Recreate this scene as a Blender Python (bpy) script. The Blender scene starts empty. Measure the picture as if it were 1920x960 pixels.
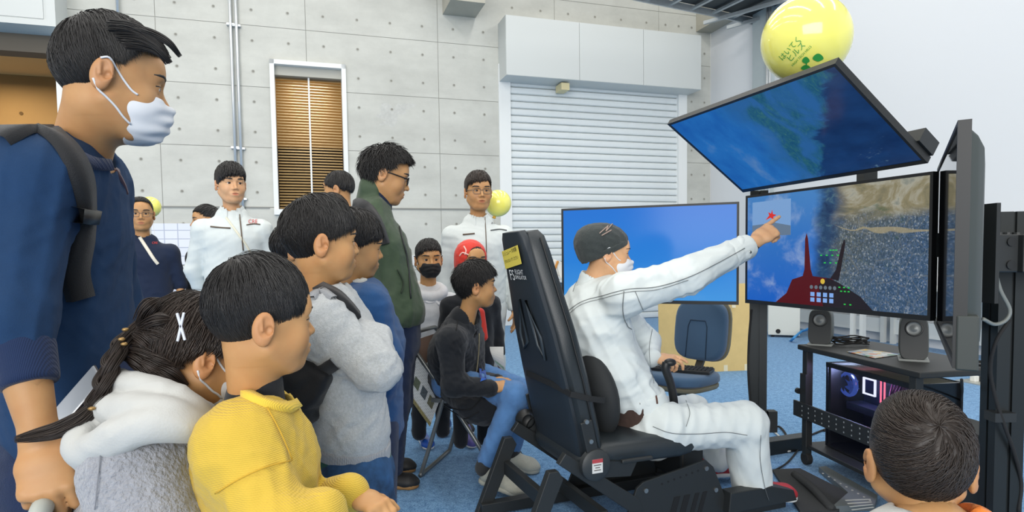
import bpy, bmesh, math, random
import numpy as np
from mathutils import Matrix, Vector
random.seed(7); np.random.seed(7)
SC = bpy.context.scene
COL = SC.collection
# ------------------------------------------------------------------ camera
F = 1170.0; CX, CY = 960.0, 537.0; CAM_H = 1.17
PITCH = math.radians(3.0); ROLL = math.radians(-0.8)
cd = bpy.data.cameras.new('camera'); cam = bpy.data.objects.new('camera', cd); COL.objects.link(cam)
cd.sensor_width = 36.0; cd.sensor_fit = 'HORIZONTAL'; cd.lens = F/1920*36
cd.shift_y = (CY-480)/1920.0; cd.clip_start = 0.05; cd.clip_end = 100
cam.matrix_world = Matrix.Translation((0,0,CAM_H)) @ Matrix.Rotation(math.pi/2-PITCH,4,'X') @ Matrix.Rotation(ROLL,4,'Z')
SC.camera = cam
# ------------------------------------------------------------------ light of the hall
SC.view_settings.view_transform = 'Standard'; SC.view_settings.look = 'None'
SC.view_settings.gamma = 1.0; SC.view_settings.use_curve_mapping = False
SC.view_settings.exposure = 0.28
wd = bpy.data.worlds.new('world'); SC.world = wd; wd.use_nodes = True
wd.node_tree.nodes['Background'].inputs[0].default_value = (1.0,1.0,0.97,1)
wd.node_tree.nodes['Background'].inputs[1].default_value = 0.50
YAW = math.radians(17.6)
DR = np.array([math.cos(YAW), math.sin(YAW), 0]); NR = np.array([math.sin(YAW), -math.cos(YAW), 0])
def area_lamp(loc, sx, sy, power, rotz=0, col=(1,0.98,0.94), tilt=0.0):
    l = bpy.data.lights.new('hall_lamp_or_fill','AREA'); l.shape='RECTANGLE'; l.size=sx; l.size_y=sy; l.energy=power; l.color=col
    o = bpy.data.objects.new('hall_lamp_or_fill', l); COL.objects.link(o); o.location=loc; o.rotation_euler=(tilt,0,rotz)
    return o
for iu, u in enumerate((-4.2,-1.9,0.4,2.7,5.0)):            # rows of long fluorescent battens under the ceiling
    for iv, v in enumerate((3.4,8.2)):
        q = np.array([-2.54,9.4,0]) + DR*(u-0.2) + NR*v
        area_lamp((q[0],q[1],6.2), 0.22, 4.2, 42, YAW)
# large unseen fill light, added behind the camera to brighten the front sides
area_lamp((-1.5,-11.0,4.2), 12.0, 6.5, 1500, 0, (1.0,0.99,0.97), math.radians(80))
# ------------------------------------------------------------------ pixel <-> place helpers
def ray(px, py):
    x=(px-CX)/F; y=-(py-CY)/F; z=-1.0
    c,s=math.cos(ROLL),math.sin(ROLL); x,y=c*x-s*y, s*x+c*y
    a=math.pi/2-PITCH; c,s=math.cos(a),math.sin(a)
    return np.array([x, c*y-s*z, s*y+c*z])
EYE = np.array([0,0,CAM_H])
def P(px,py,d): r=ray(px,py); return EYE+r*(d/r[1])
def G(px,py,z=0.0): r=ray(px,py); return EYE+r*((z-CAM_H)/r[2])
def hit(px,py,a,n): r=ray(px,py); return EYE+r*(np.dot(np.asarray(a)-EYE,n)/np.dot(r,n))
WA = P(640,400,9.4)
def W(px,py,off=0.0):
    p=hit(px,py,WA+NR*off,NR); return float((p-WA)@DR), float(p[2])
WC = hit(1332,300,WA,NR); UC = float((WC-WA)@DR)
def wp(u,z,off=0.0): q=WA+DR*u+NR*off; return np.array([q[0],q[1],z])
def rp(v,z,off=0.0): q=WC+NR*v-DR*off; return np.array([q[0],q[1],z])
def R(px,py,off=0.0):
    p=hit(px,py,WC-DR*off,DR); return float((p-WC)@NR), float(p[2])
# ------------------------------------------------------------------ materials
def lin(c):
    c=[x/255.0 for x in c]
    return tuple(x/12.92 if x<=0.04045 else ((x+0.055)/1.055)**2.4 for x in c)
_M={}
def M(name, col, rough=0.6, metal=0.0, bump=0.0, bscale=60, var=0.0, vscale=4, spec=0.5, sheen=0.0, coat=0.0, sss=0.0, trans=0.0, stretch=(1,1,1), alpha=1.0):
    if name in _M: return _M[name]
    m=bpy.data.materials.new(name); m.use_nodes=True; nt=m.node_tree; b=nt.nodes['Principled BSDF']
    c=lin(col)+(1,)
    b.inputs['Base Color'].default_value=c; b.inputs['Roughness'].default_value=rough; b.inputs['Metallic'].default_value=metal
    b.inputs['Specular IOR Level'].default_value=spec; b.inputs['Sheen Weight'].default_value=sheen; b.inputs['Coat Weight'].default_value=coat
    if sss: b.inputs['Subsurface Weight'].default_value=sss; b.inputs['Subsurface Radius'].default_value=(0.012,0.005,0.003); b.inputs['Subsurface Scale'].default_value=0.6
    if trans: b.inputs['Transmission Weight'].default_value=trans
    if alpha<1: b.inputs['Alpha'].default_value=alpha
    if var or bump:
        tc=nt.nodes.new('ShaderNodeTexCoord'); mp=nt.nodes.new('ShaderNodeMapping'); mp.inputs['Scale'].default_value=stretch
        nt.links.new(tc.outputs['Object'],mp.inputs['Vector'])
    if var:
        n=nt.nodes.new('ShaderNodeTexNoise'); n.inputs['Scale'].default_value=vscale; n.inputs['Detail'].default_value=6; n.inputs['Roughness'].default_value=0.65
        nt.links.new(mp.outputs[0],n.inputs['Vector'])
        rm=nt.nodes.new('ShaderNodeMapRange'); rm.inputs['From Min'].default_value=0.3; rm.inputs['From Max'].default_value=0.7
        rm.inputs['To Min'].default_value=1-var; rm.inputs['To Max'].default_value=1+var
        nt.links.new(n.outputs['Fac'],rm.inputs['Value'])
        mx=nt.nodes.new('ShaderNodeVectorMath'); mx.operation='SCALE'; mx.inputs[0].default_value=c[:3]
        nt.links.new(rm.outputs[0],mx.inputs['Scale']); nt.links.new(mx.outputs[0],b.inputs['Base Color'])
    if bump:
        n2=nt.nodes.new('ShaderNodeTexNoise'); n2.inputs['Scale'].default_value=bscale; n2.inputs['Detail'].default_value=4
        nt.links.new(mp.outputs[0],n2.inputs['Vector'])
        bp=nt.nodes.new('ShaderNodeBump'); bp.inputs['Strength'].default_value=bump; bp.inputs['Distance'].default_value=0.01
        nt.links.new(n2.outputs['Fac'],bp.inputs['Height']); nt.links.new(bp.outputs[0],b.inputs['Normal'])
    _M[name]=m; return m
def ME(name,col,strength=1.0):
    if name in _M: return _M[name]
    m=bpy.data.materials.new(name); m.use_nodes=True; nt=m.node_tree; b=nt.nodes['Principled BSDF']
    b.inputs['Base Color'].default_value=(0,0,0,1); b.inputs['Roughness'].default_value=0.25
    b.inputs['Emission Color'].default_value=lin(col)+(1,); b.inputs['Emission Strength'].default_value=strength
    _M[name]=m; return m
# ------------------------------------------------------------------ mesh building
def nrm(v): v=np.asarray(v,float); return v/max(1e-9,np.linalg.norm(v))
def frame(fwd, up=(0,0,1)):
    """columns: right, forward, up"""
    y=nrm(fwd); x=np.cross(y,np.asarray(up,float))
    if np.linalg.norm(x)<1e-4: x=np.cross(y,(1,0,0))
    x=nrm(x); z=np.cross(x,y); return np.stack([x,y,z],1)
def rotz(a): c,s=math.cos(a),math.sin(a); return np.array([[c,-s,0],[s,c,0],[0,0,1.]])
def rotx(a): c,s=math.cos(a),math.sin(a); return np.array([[1,0,0],[0,c,-s],[0,s,c]])
def roty(a): c,s=math.cos(a),math.sin(a); return np.array([[c,0,s],[0,1,0],[-s,0,c]])
class MB:
    def __init__(s): s.v=[]; s.f=[]; s.mi=[]; s.cm=0
    def add(s,V,Fs):
        n=len(s.v); s.v.extend([tuple(map(float,p)) for p in V])
        for q in Fs: s.f.append(tuple(i+n for i in q)); s.mi.append(s.cm)
        return s
    def box(s,c,size,Rm=None):
        h=np.asarray(size)/2.; V=[np.array([x,y,z])*h for x in(-1,1) for y in(-1,1) for z in(-1,1)]
        if Rm is not None: V=[Rm@p for p in V]
        return s.add([np.asarray(c)+p for p in V],[(0,1,3,2),(4,6,7,5),(0,4,5,1),(2,3,7,6),(0,2,6,4),(1,5,7,3)])
    def bar(s,a,b,w,h,up=(0,0,1)):
        a=np.asarray(a,float); b=np.asarray(b,float); fr=frame(b-a,up); return s.box((a+b)/2,(w,np.linalg.norm(b-a),h),fr)
    def cyl(s,a,b,r,n=16,r2=None,caps=True):
        a=np.asarray(a,float); b=np.asarray(b,float); r2=r if r2 is None else r2; fr=frame(b-a); V=[]
        for k in range(n):
            t=2*math.pi*k/n; d=fr[:,0]*math.cos(t)+fr[:,2]*math.sin(t); V+= [a+d*r, b+d*r2]
        Fs=[(2*k,2*((k+1)%n),2*((k+1)%n)+1,2*k+1) for k in range(n)]
        if caps: Fs+= [tuple(2*k for k in reversed(range(n))), tuple(2*k+1 for k in range(n))]
        return s.add(V,Fs)
    def tube(s,pts,r,n=8,caps=True,closed=False):
        pts=[np.asarray(p,float) for p in pts]; m=len(pts); rr=r if hasattr(r,'__len__') else [r]*m
        V=[]; up=None
        for i,p in enumerate(pts):
            d=pts[min(i+1,m-1)]-pts[max(i-1,0)]
            if closed: d=pts[(i+1)%m]-pts[i-1]
            d=nrm(d)
            if up is None:
                up=np.array([0,0,1.]) if abs(d[2])<0.9 else np.array([1.,0,0])
            x=nrm(np.cross(d,up)); up=np.cross(x,d)
            for k in range(n):
                t=2*math.pi*k/n; V.append(p+(x*math.cos(t)+up*math.sin(t))*rr[i])
        Fs=[]
        for i in range(m if closed else m-1):
            j=(i+1)%m
            for k in range(n): Fs.append((i*n+k,i*n+(k+1)%n,j*n+(k+1)%n,j*n+k))
        if caps and not closed: Fs+= [tuple(reversed(range(n))), tuple((m-1)*n+k for k in range(n))]
        return s.add(V,Fs)
    def prism(s,poly,o,ex,ey,depth,ez=None):
        o=np.asarray(o,float); ex=np.asarray(ex,float); ey=np.asarray(ey,float); ez=np.cross(ex,ey) if ez is None else np.asarray(ez,float); n=len(poly)
        V=[o+ex*a+ey*b for a,b in poly]+[o+ex*a+ey*b+ez*depth for a,b in poly]
        return s.add(V,[tuple(reversed(range(n))),tuple(range(n,2*n))]+[(k,(k+1)%n,n+(k+1)%n,n+k) for k in range(n)])
    def lathe(s,prof,o,axis=(0,0,1),n=24):
        """prof: (radius, height) list"""
        fr=frame(axis); o=np.asarray(o,float); V=[]; m=len(prof)
        for r,h in prof:
            for k in range(n):
                t=2*math.pi*k/n; V.append(o+fr[:,1]*h+(fr[:,0]*math.cos(t)+fr[:,2]*math.sin(t))*max(r,1e-5))
        Fs=[(i*n+k,i*n+(k+1)%n,(i+1)*n+(k+1)%n,(i+1)*n+k) for i in range(m-1) for k in range(n)]
        return s.add(V,Fs)
    def ell(s,c,r,Rm=None,nu=20,nv=12):
        V=[];c=np.asarray(c,float)
        for i in range(nv+1):
            a=math.pi*i/nv
            for k in range(nu):
                t=2*math.pi*k/nu; p=np.array([r[0]*math.sin(a)*math.cos(t),r[1]*math.sin(a)*math.sin(t),r[2]*math.cos(a)])
                V.append(c+(Rm@p if Rm is not None else p))
        return s.add(V,[(i*nu+k,(i+1)*nu+k,(i+1)*nu+(k+1)%nu,i*nu+(k+1)%nu) for i in range(nv) for k in range(nu)])
    def quad(s,a,b,c,d): return s.add([a,b,c,d],[(0,1,2,3)])
    def build(s,name,mat,parent=None,smooth=False,bevel=0.0,seg=2):
        me=bpy.data.meshes.new(name); me.from_pydata(s.v,[],s.f)
        mats=mat if isinstance(mat,(list,tuple)) else [mat]
        for m in mats: me.materials.append(m)
        if len(mats)>1: me.polygons.foreach_set('material_index',s.mi)
        if bevel or True:
            bm=bmesh.new(); bm.from_mesh(me)
            if bevel:
                es=[e for e in bm.edges if len(e.link_faces)==2 and e.calc_face_angle(0)>0.5]
                bmesh.ops.bevel(bm,geom=es,offset=bevel,segments=seg,affect='EDGES',profile=0.5,clamp_overlap=True)
            bmesh.ops.recalc_face_normals(bm,faces=bm.faces); bm.to_mesh(me); bm.free()
        if smooth: me.polygons.foreach_set('use_smooth',[True]*len(me.polygons))
        return link(name,me,parent)
def link(name,me,parent=None):
    o=bpy.data.objects.new(name,me); COL.objects.link(o)
    if parent is not None: setpar(o,parent)
    return o
def setpar(o,p):
    o.parent=p
    L=Vector((0,0,0)); q=p
    while q is not None: L+=Vector(q.get('_base',(0,0,0))); q=q.parent
    o.matrix_parent_inverse=Matrix.Translation(-Vector(p.get('_base',(0,0,0))))
def smooth_by_angle(o,ang=0.6):
    me=o.data; me.polygons.foreach_set('use_smooth',[True]*len(me.polygons))
    bm=bmesh.new(); bm.from_mesh(me)
    for e in bm.edges: e.smooth = not (len(e.link_faces)==2 and e.calc_face_angle(0)>ang)
    bm.to_mesh(me); bm.free(); return o
def thing(name,label,cat,loc=(0,0,0),group=None):
    o=bpy.data.objects.new(name,None); COL.objects.link(o); o.location=tuple(map(float,loc)); o['_base']=tuple(map(float,loc)); o.empty_display_size=0.05
    o['label']=label; o['category']=cat
    if group: o['group']=group
    return o
def tag(o,label,cat,group=None):
    o['label']=label; o['category']=cat
    if group: o['group']=group
    return o
def struct(o): o['kind']='structure'; return o
def stuff(o): o['kind']='stuff'; return o
def text_mesh(s,size=1.0,align='CENTER',res=3):
    cu=bpy.data.curves.new('t','FONT'); cu.body=s; cu.size=size; cu.align_x=align; cu.align_y='CENTER'; cu.resolution_u=res
    o=bpy.data.objects.new('t',cu); COL.objects.link(o)
    dg=bpy.context.evaluated_depsgraph_get(); me=bpy.data.meshes.new_from_object(o.evaluated_get(dg))
    V=[tuple(v.co) for v in me.vertices]; Fs=[tuple(p.vertices) for p in me.polygons]
    bpy.data.objects.remove(o); bpy.data.curves.remove(cu); bpy.data.meshes.remove(me)
    return V,Fs
def decal(mb,VF,fn):
    V,Fs=VF; return mb.add([fn(x,y) for x,y,_ in V],Fs)
def catmull(pts,n=8):
    pts=[np.asarray(p,float) for p in pts]; out=[]
    q=[2*pts[0]-pts[1]]+pts+[2*pts[-1]-pts[-2]]
    for i in range(1,len(q)-2):
        for k in range(n):
            t=k/n; a,b,c,d=q[i-1],q[i],q[i+1],q[i+2]
            out.append(0.5*((2*b)+(c-a)*t+(2*a-5*b+4*c-d)*t*t+(3*b-a-3*c+d)*t**3))
    out.append(pts[-1]); return out
# ================================================================== THE HALL
def concrete(name, col, var=0.10):
    m=bpy.data.materials.new(name); m.use_nodes=True; nt=m.node_tree; N=nt.nodes; b=N['Principled BSDF']
    tc=N.new('ShaderNodeTexCoord')
    n1=N.new('ShaderNodeTexNoise'); n1.inputs['Scale'].default_value=0.9; n1.inputs['Detail'].default_value=8; n1.inputs['Roughness'].default_value=0.6
    n2=N.new('ShaderNodeTexNoise'); n2.inputs['Scale'].default_value=7; n2.inputs['Detail'].default_value=8; n2.inputs['Roughness'].default_value=0.7
    mp=N.new('ShaderNodeMapping'); mp.inputs['Scale'].default_value=(1.2,1.2,3.2)
    nt.links.new(tc.outputs['Object'],mp.inputs[0]); nt.links.new(mp.outputs[0],n1.inputs['Vector']); nt.links.new(tc.outputs['Object'],n2.inputs['Vector'])
    oi=N.new('ShaderNodeObjectInfo')
    ad=N.new('ShaderNodeMath'); ad.operation='MULTIPLY_ADD'; ad.inputs[1].default_value=0.35
    nt.links.new(n2.outputs['Fac'],ad.inputs[0]); nt.links.new(n1.outputs['Fac'],ad.inputs[2])
    rd=N.new('ShaderNodeMath'); rd.operation='MULTIPLY_ADD'; rd.inputs[1].default_value=0.06; nt.links.new(oi.outputs['Random'],rd.inputs[0]); nt.links.new(ad.outputs[0],rd.inputs[2])
    cr=N.new('ShaderNodeValToRGB'); c=lin(col)
    cr.color_ramp.elements[0].position=0.42; cr.color_ramp.elements[0].color=tuple(x*(1-var*1.7) for x in c)+(1,)
    cr.color_ramp.elements[1].position=0.95; cr.color_ramp.elements[1].color=tuple(x*(1+var) for x in c)+(1,)
    nt.links.new(rd.outputs[0],cr.inputs[0]); nt.links.new(cr.outputs[0],b.inputs['Base Color'])
    b.inputs['Roughness'].default_value=0.42; b.inputs['Specular IOR Level'].default_value=0.4
    bp=N.new('ShaderNodeBump'); bp.inputs['Strength'].default_value=0.12; bp.inputs['Distance'].default_value=0.02
    nt.links.new(n2.outputs['Fac'],bp.inputs['Height']); nt.links.new(bp.outputs[0],b.inputs['Normal'])
    return m
CONC=concrete('fair_faced_concrete',(190,191,184)); CONC2=concrete('beam_concrete',(172,169,156))
WHITE=M('white_paint',(226,229,228),0.45,bump=0.02,bscale=200)
WHITE2=M('white_steel_panel',(200,204,202),0.4)
WALLW=M('white_wall_board',(216,219,222),0.7,bump=0.02,bscale=120)
GALV=M('galvanised_steel',(176,182,184),0.4,metal=0.55,var=0.05,vscale=20)
SHUT=M('shutter_steel',(220,226,227),0.42,metal=0.05,var=0.03,vscale=6)
DARK=M('dark_gap',(52,52,48),0.9)
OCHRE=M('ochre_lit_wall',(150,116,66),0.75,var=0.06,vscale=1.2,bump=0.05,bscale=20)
# ---- floor: blue loop carpet
def carpet():
    m=bpy.data.materials.new('blue_carpet'); m.use_nodes=True; nt=m.node_tree; N=nt.nodes; b=N['Principled BSDF']
    tc=N.new('ShaderNodeTexCoord')
    n1=N.new('ShaderNodeTexNoise'); n1.inputs['Scale'].default_value=120; n1.inputs['Detail'].default_value=3; n1.inputs['Roughness'].default_value=0.7
    n2=N.new('ShaderNodeTexNoise'); n2.inputs['Scale'].default_value=30; n2.inputs['Detail'].default_value=5
    nt.links.new(tc.outputs['Object'],n1.inputs['Vector']); nt.links.new(tc.outputs['Object'],n2.inputs['Vector'])
    ad=N.new('ShaderNodeMath'); ad.operation='MULTIPLY_ADD'; ad.inputs[1].default_value=0.45; nt.links.new(n2.outputs[0],ad.inputs[0]); nt.links.new(n1.outputs[0],ad.inputs[2])
    cr=N.new('ShaderNodeValToRGB'); cr.color_ramp.elements[0].position=0.5; cr.color_ramp.elements[0].color=lin((34,90,140))+(1,)
    cr.color_ramp.elements[1].position=0.98; cr.color_ramp.elements[1].color=lin((136,182,222))+(1,)
    nt.links.new(ad.outputs[0],cr.inputs[0]); nt.links.new(cr.outputs[0],b.inputs['Base Color'])
    b.inputs['Roughness'].default_value=0.95; b.inputs['Specular IOR Level'].default_value=0.15; b.inputs['Sheen Weight'].default_value=0.15
    bp=N.new('ShaderNodeBump'); bp.inputs['Strength'].default_value=0.6; bp.inputs['Distance'].default_value=0.006
    nt.links.new(n1.outputs[0],bp.inputs['Height']); nt.links.new(bp.outputs[0],b.inputs['Normal']); return m
mb=MB(); mb.box((0,4,-0.05),(26,26,0.1)); fl=struct(mb.build('floor',carpet())); 
# ---- back wall: panels of fair-faced concrete between recessed joints
OPEN=[]   # openings (u0,u1,z0,z1)
wTL=W(505,112); wTR=W(647,124); wBL=W(520,392)
win=(wTL[0],wTR[0]+0.005,1.80,wTL[1]); OPEN.append(win)
sh=(W(950,300)[0],W(1276,300)[0],-0.1,4.12); OPEN.append(sh)
lo=(-9.0,W(111,200)[0],-0.1,4.10); OPEN.append(lo)
wall=thing('wall_back','',''); 
for k in ('label','category'): del wall[k]
struct(wall)
bk=MB()
def slab(mb,u0,u1,z0,z1,o0,o1):
    a=[wp(u0,z0,o0),wp(u1,z0,o0),wp(u1,z1,o0),wp(u0,z1,o0),wp(u0,z0,o1),wp(u1,z0,o1),wp(u1,z1,o1),wp(u0,z1,o1)]
    mb.add(a,[(3,2,1,0),(4,5,6,7),(0,1,5,4),(1,2,6,5),(2,3,7,6),(3,0,4,7)])
def cut(rects,h):
    out=[]
    for (a,b,c,d) in rects:
        x0,x1,y0,y1=max(a,h[0]),min(b,h[1]),max(c,h[2]),min(d,h[3])
        if x0>=x1 or y0>=y1: out.append((a,b,c,d)); continue
        if c<y0: out.append((a,b,c,y0))
        if y1<d: out.append((a,b,y1,d))
        if a<x0: out.append((a,x0,y0,y1))
        if x1<b: out.append((x1,b,y0,y1))
    return out
us=[-9.0,-8.22,-6.27,-4.33,-2.38,-0.43,1.515,3.46,5.4,UC]; zs=[0.0,0.94,1.887,2.745,3.603,4.46,5.32,6.18,7.0]
rects=[(us[0],us[-1],zs[0],zs[-1])]
for h in OPEN: rects=cut(rects,h)
for r in rects: slab(bk,*r,-0.25,-0.006)
bk.build('wall_core',M('joint_grey',(150,150,144),0.8),wall)
for i in range(len(us)-1):
    for j in range(len(zs)-1):
        g=0.004; rs=[(us[i]+g,us[i+1]-g,zs[j]+g*(2.2 if j in(2,) else 1),zs[j+1]-g)]
        for h in OPEN: rs=cut(rs,h)
        for r in rs:
            if r[1]-r[0]<0.02 or r[3]-r[2]<0.02: continue
            if r[1]<-4.6: continue
            m=MB(); slab(m,*r,-0.01,0.0); m.build('concrete_panel',CONC,wall)
# form tie holes
th=MB(); thd=MB()
def disc(mb,u,z,r,o,n=10):
    c=wp(u,z,o); V=[c+DR*r*math.cos(2*math.pi*k/n)+np.array([0,0,r*math.sin(2*math.pi*k/n)]) for k in range(n)]
    mb.add(V,[tuple(range(n))])
for i in range(len(us)-1):
    for j in range(len(zs)-1):
        for a in (0.125,0.375,0.625,0.875):
            for b_ in (0.25,0.75):
                u=us[i]+(us[i+1]-us[i])*a; z=zs[j]+(zs[j+1]-zs[j])*b_
                if any(h[0]-0.1<u<h[1]+0.1 and h[2]-0.1<z<h[3]+0.1 for h in OPEN) or u<-4.5: continue
                disc(th,u,z,0.026,0.0012); disc(thd,u+0.002,z+0.003,0.016,0.0022)
stuff(th.build('form_tie_ring',M('tie_ring',(172,172,164),0.8),wall)); stuff(thd.build('form_tie_hole',M('tie_hole',(136,134,126),0.9),wall))
# damp patch of old plaster on the wall
pm=MB(); pc=W(738,212)
random.seed(3)
V=[]
for k in range(36):
    t=2*math.pi*k/36; rr=0.20+0.07*math.sin(3*t+1)+0.05*math.sin(7*t)+random.uniform(-.02,.02)
    V.append(wp(pc[0]+rr*1.15*math.cos(t),pc[1]+rr*0.7*math.sin(t)+0.1*math.cos(t),0.0011))
pm.add(V,[tuple(range(36))]); pm.build('repair_patch',M('repair_patch',(186,187,182),0.6,var=0.12,vscale=14),wall)
# steel lip running along the joint at head height
lp=MB()
for a,b in ((lo[1]+0.12,win[0]-0.06),(win[1]+0.06,sh[0]-0.08)): slab(lp,a,b,1.872,1.892,0.0,0.012)
struct(lp.build('trim_1',M('lip_grey',(128,130,126),0.5)))
# ---- window: white steel frame, bronze louvre blind in two bays
w1=thing('window_1','',''); 
for k in ('label','category'): del w1[k]
struct(w1)
fr=MB(); t=0.062; u0,u1,z0,z1=win
z0f=z0
slab(fr,u0,u0+t,z0f,z1,-0.2,0.05); slab(fr,u1-t,u1,z0f,z1,-0.2,0.05); slab(fr,u0,u1,z1-t,z1,-0.2,0.05); slab(fr,u0,u1,z0f-0.02,z0f+0.06,-0.2,0.08)
fr.build('window_frame',WHITE,w1)
um=u0+(u1-u0)*0.5
m=MB(); slab(m,um-0.012,um+0.012,z0f+0.06,z1-t,-0.125,-0.1); m.build('mullion',WHITE,w1)
m=MB(); slab(m,u0+t,u1-t,z1-t-0.13,z1-t,-0.25,-0.05); m.build('blind_box',M('blind_box_grey',(176,174,164),0.6),w1)
SL=M('louvre_bronze',(170,142,92),0.45,metal=0.1)
ns=46; zt=z1-t-0.14; zb=z0f+0.07
for side in (0,1):
    a,b=(u0+t+0.01,um-0.014) if side==0 else (um+0.014,u1-t-0.01)
    base=None
    for k in range(ns):
        z=zt-(zt-zb)*(k+0.5)/ns
        if base is None:
            m=MB(); q=[wp(a,0.012,-0.175),wp(b,0.012,-0.175),wp(b,-0.010,-0.13),wp(a,-0.010,-0.13),wp(a,0.016,-0.175),wp(b,0.016,-0.175),wp(b,-0.006,-0.13),wp(a,-0.006,-0.13)]
            m.add(q,[(3,2,1,0),(4,5,6,7),(0,1,5,4),(1,2,6,5),(2,3,7,6),(3,0,4,7)]); base=m.build('slat',SL,w1); base.location.z=z
        else:
            o=base.copy(); COL.objects.link(o); o.location.z=z
# warm-lit room behind the blind
m=MB(); slab(m,u0-0.6,u1+0.6,1.2,4.6,-2.2,-2.1); slab(m,u0-0.7,u0-0.6,1.2,4.6,-2.2,-0.26); slab(m,u1+0.6,u1+0.7,1.2,4.6,-2.2,-0.26); slab(m,u0-0.7,u1+0.7,4.6,4.7,-2.2,-0.26); slab(m,u0-0.7,u1+0.7,1.1,1.2,-2.2,-0.26)
struct(m.build('wall_room_behind',OCHRE))
m=MB(); slab(m,u0-0.5,u1+0.5,1.2,2.95,-1.2,-1.1); struct(m.build('trim_2',M('dark_partition',(44,34,22),0.8)))
def spot(loc,power,col,size=0.4):
    l=bpy.data.lights.new('room_lamp','AREA'); l.size=size; l.energy=power; l.color=col; o=bpy.data.objects.new('room_lamp',l); COL.objects.link(o); o.location=loc; return o
q=wp((u0+u1)/2,4.5,-1.2); spot(q,22,(1.0,0.84,0.58),0.6)
# ---- roller shutter door with its housing box
d1=thing('door_1','',''); 
for k in ('label','category'): del d1[k]
struct(d1)
m=MB(); slab(m,W(936,300)[0],sh[0]+0.07,0,4.2,-0.1,0.035); m.build('jamb',WHITE,d1)
m=MB(); slab(m,sh[1]-0.06,sh[1]+0.11,0,4.2,-0.1,0.035); m.build('jamb',WHITE,d1)
nsl=36; hz=(4.1-0.0)/nsl; base=None
for k in range(nsl):
    if base is None:
        prof=[(-0.05,0.0),(-0.022,0.012),(-0.012,0.05),(-0.018,hz-0.02),(-0.05,hz-0.004)]
        m=MB(); n=len(prof); V=[wp(sh[0]+0.06,z,o) for o,z in prof]+[wp(sh[1]-0.05,z,o) for o,z in prof]
        m.add(V,[(i,i+1,n+i+1,n+i) for i in range(n-1)]); base=m.build('shutter_slat',SHUT,d1); base.location.z=0.0; smooth_by_angle(base,0.9)
    else:
        o=base.copy(); COL.objects.link(o); o.location.z=k*hz
m=MB(); slab(m,sh[0],sh[1],0,4.2,-0.12,-0.055); m.build('backing',M('shutter_joint',(96,102,104),0.7),d1)
BO=0.42
a=W(948,25,BO); b=W(1315,68,BO); c=W(948,128+12,BO); zt_=(a[1]+b[1])/2; zb_=c[1]
hb=thing('trim_3','',''); 
for k in ('label','category'): del hb[k]
struct(hb)
m=MB(); slab(m,a[0],b[0],zb_,zt_,0.0,BO-0.012); m.build('housing_body',WHITE2,hb)
un=a[0]; L=(b[0]-a[0])
for k,(f0,f1) in enumerate(((0.0,0.352),(0.352,0.682),(0.682,1.0))):
    m=MB(); slab(m,un+L*f0+0.004,un+L*f1-0.004,zb_+0.004,zt_-0.004,BO-0.012,BO); m.build('housing_panel',WHITE2,hb)
    m=MB()
    p0,p1,q0,q1=un+L*f0+0.05,un+L*f1-0.05,zb_+0.06,zt_-0.06
    if k==0: pass
m=MB(); u_=W(1047,150)[0]; slab(m,u_-0.07,u_+0.07,zb_-0.13,zb_-0.02,0.05,0.3)
struct(m.build('trim_4',M('sensor_beige',(216,204,160),0.5)))
# ---- left opening (second shutter door, open) with housing
a2=W(105,50,BO)
hb2=thing('trim_5','',''); 
for k in ('label','category'): del hb2[k]
struct(hb2)
m=MB(); slab(m,-8.0,a2[0],a2[1],a2[1]+0.95,0.0,BO-0.012); m.build('housing_body',WHITE2,hb2)
m=MB(); slab(m,a2[0]-0.10,a2[0],a2[1],a2[1]+0.95,BO-0.012,BO+0.004); slab(m,-8.0,a2[0]-0.1,a2[1],a2[1]+0.07,BO-0.012,BO+0.004); m.build('housing_edge',WHITE2,hb2)
m=MB(); slab(m,-8.0,a2[0]-0.13,a2[1]+0.085,a2[1]+0.95,BO-0.012,BO); m.build('housing_panel',WHITE2,hb2)
m=MB(); slab(m,lo[1]-0.012,W(124,200)[0],0,4.1,-0.25,0.03); struct(m.build('trim_6',WHITE))
m=MB(); slab(m,-8.0,lo[1],3.86,4.1,-0.25,0.02); struct(m.build('trim_7',M('door_head_dark',(92,84,72),0.6)))
oz=W(60,117)[1]
# room seen through the opening, warmly lit
m=MB(); slab(m,-9,-2.6,-0.1,4.35,-3.3,-3.2); slab(m,-2.7,-2.6,-0.1,4.6,-3.2,-0.26); 
struct(m.build('wall_far_room',OCHRE))
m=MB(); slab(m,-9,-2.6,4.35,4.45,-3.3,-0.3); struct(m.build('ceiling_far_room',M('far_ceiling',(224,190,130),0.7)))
hm=MB()
for uu in np.arange(-7.0,-2.8,0.62):
    for zz in (1.3,1.75,2.2,2.7,3.2,3.7): disc(hm,uu,zz,0.03,-3.19)
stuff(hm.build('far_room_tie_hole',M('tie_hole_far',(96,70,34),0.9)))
q=wp(-5.2,4.2,-2.0); o=spot(q,52,(1.0,0.86,0.64),0.8)
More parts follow.
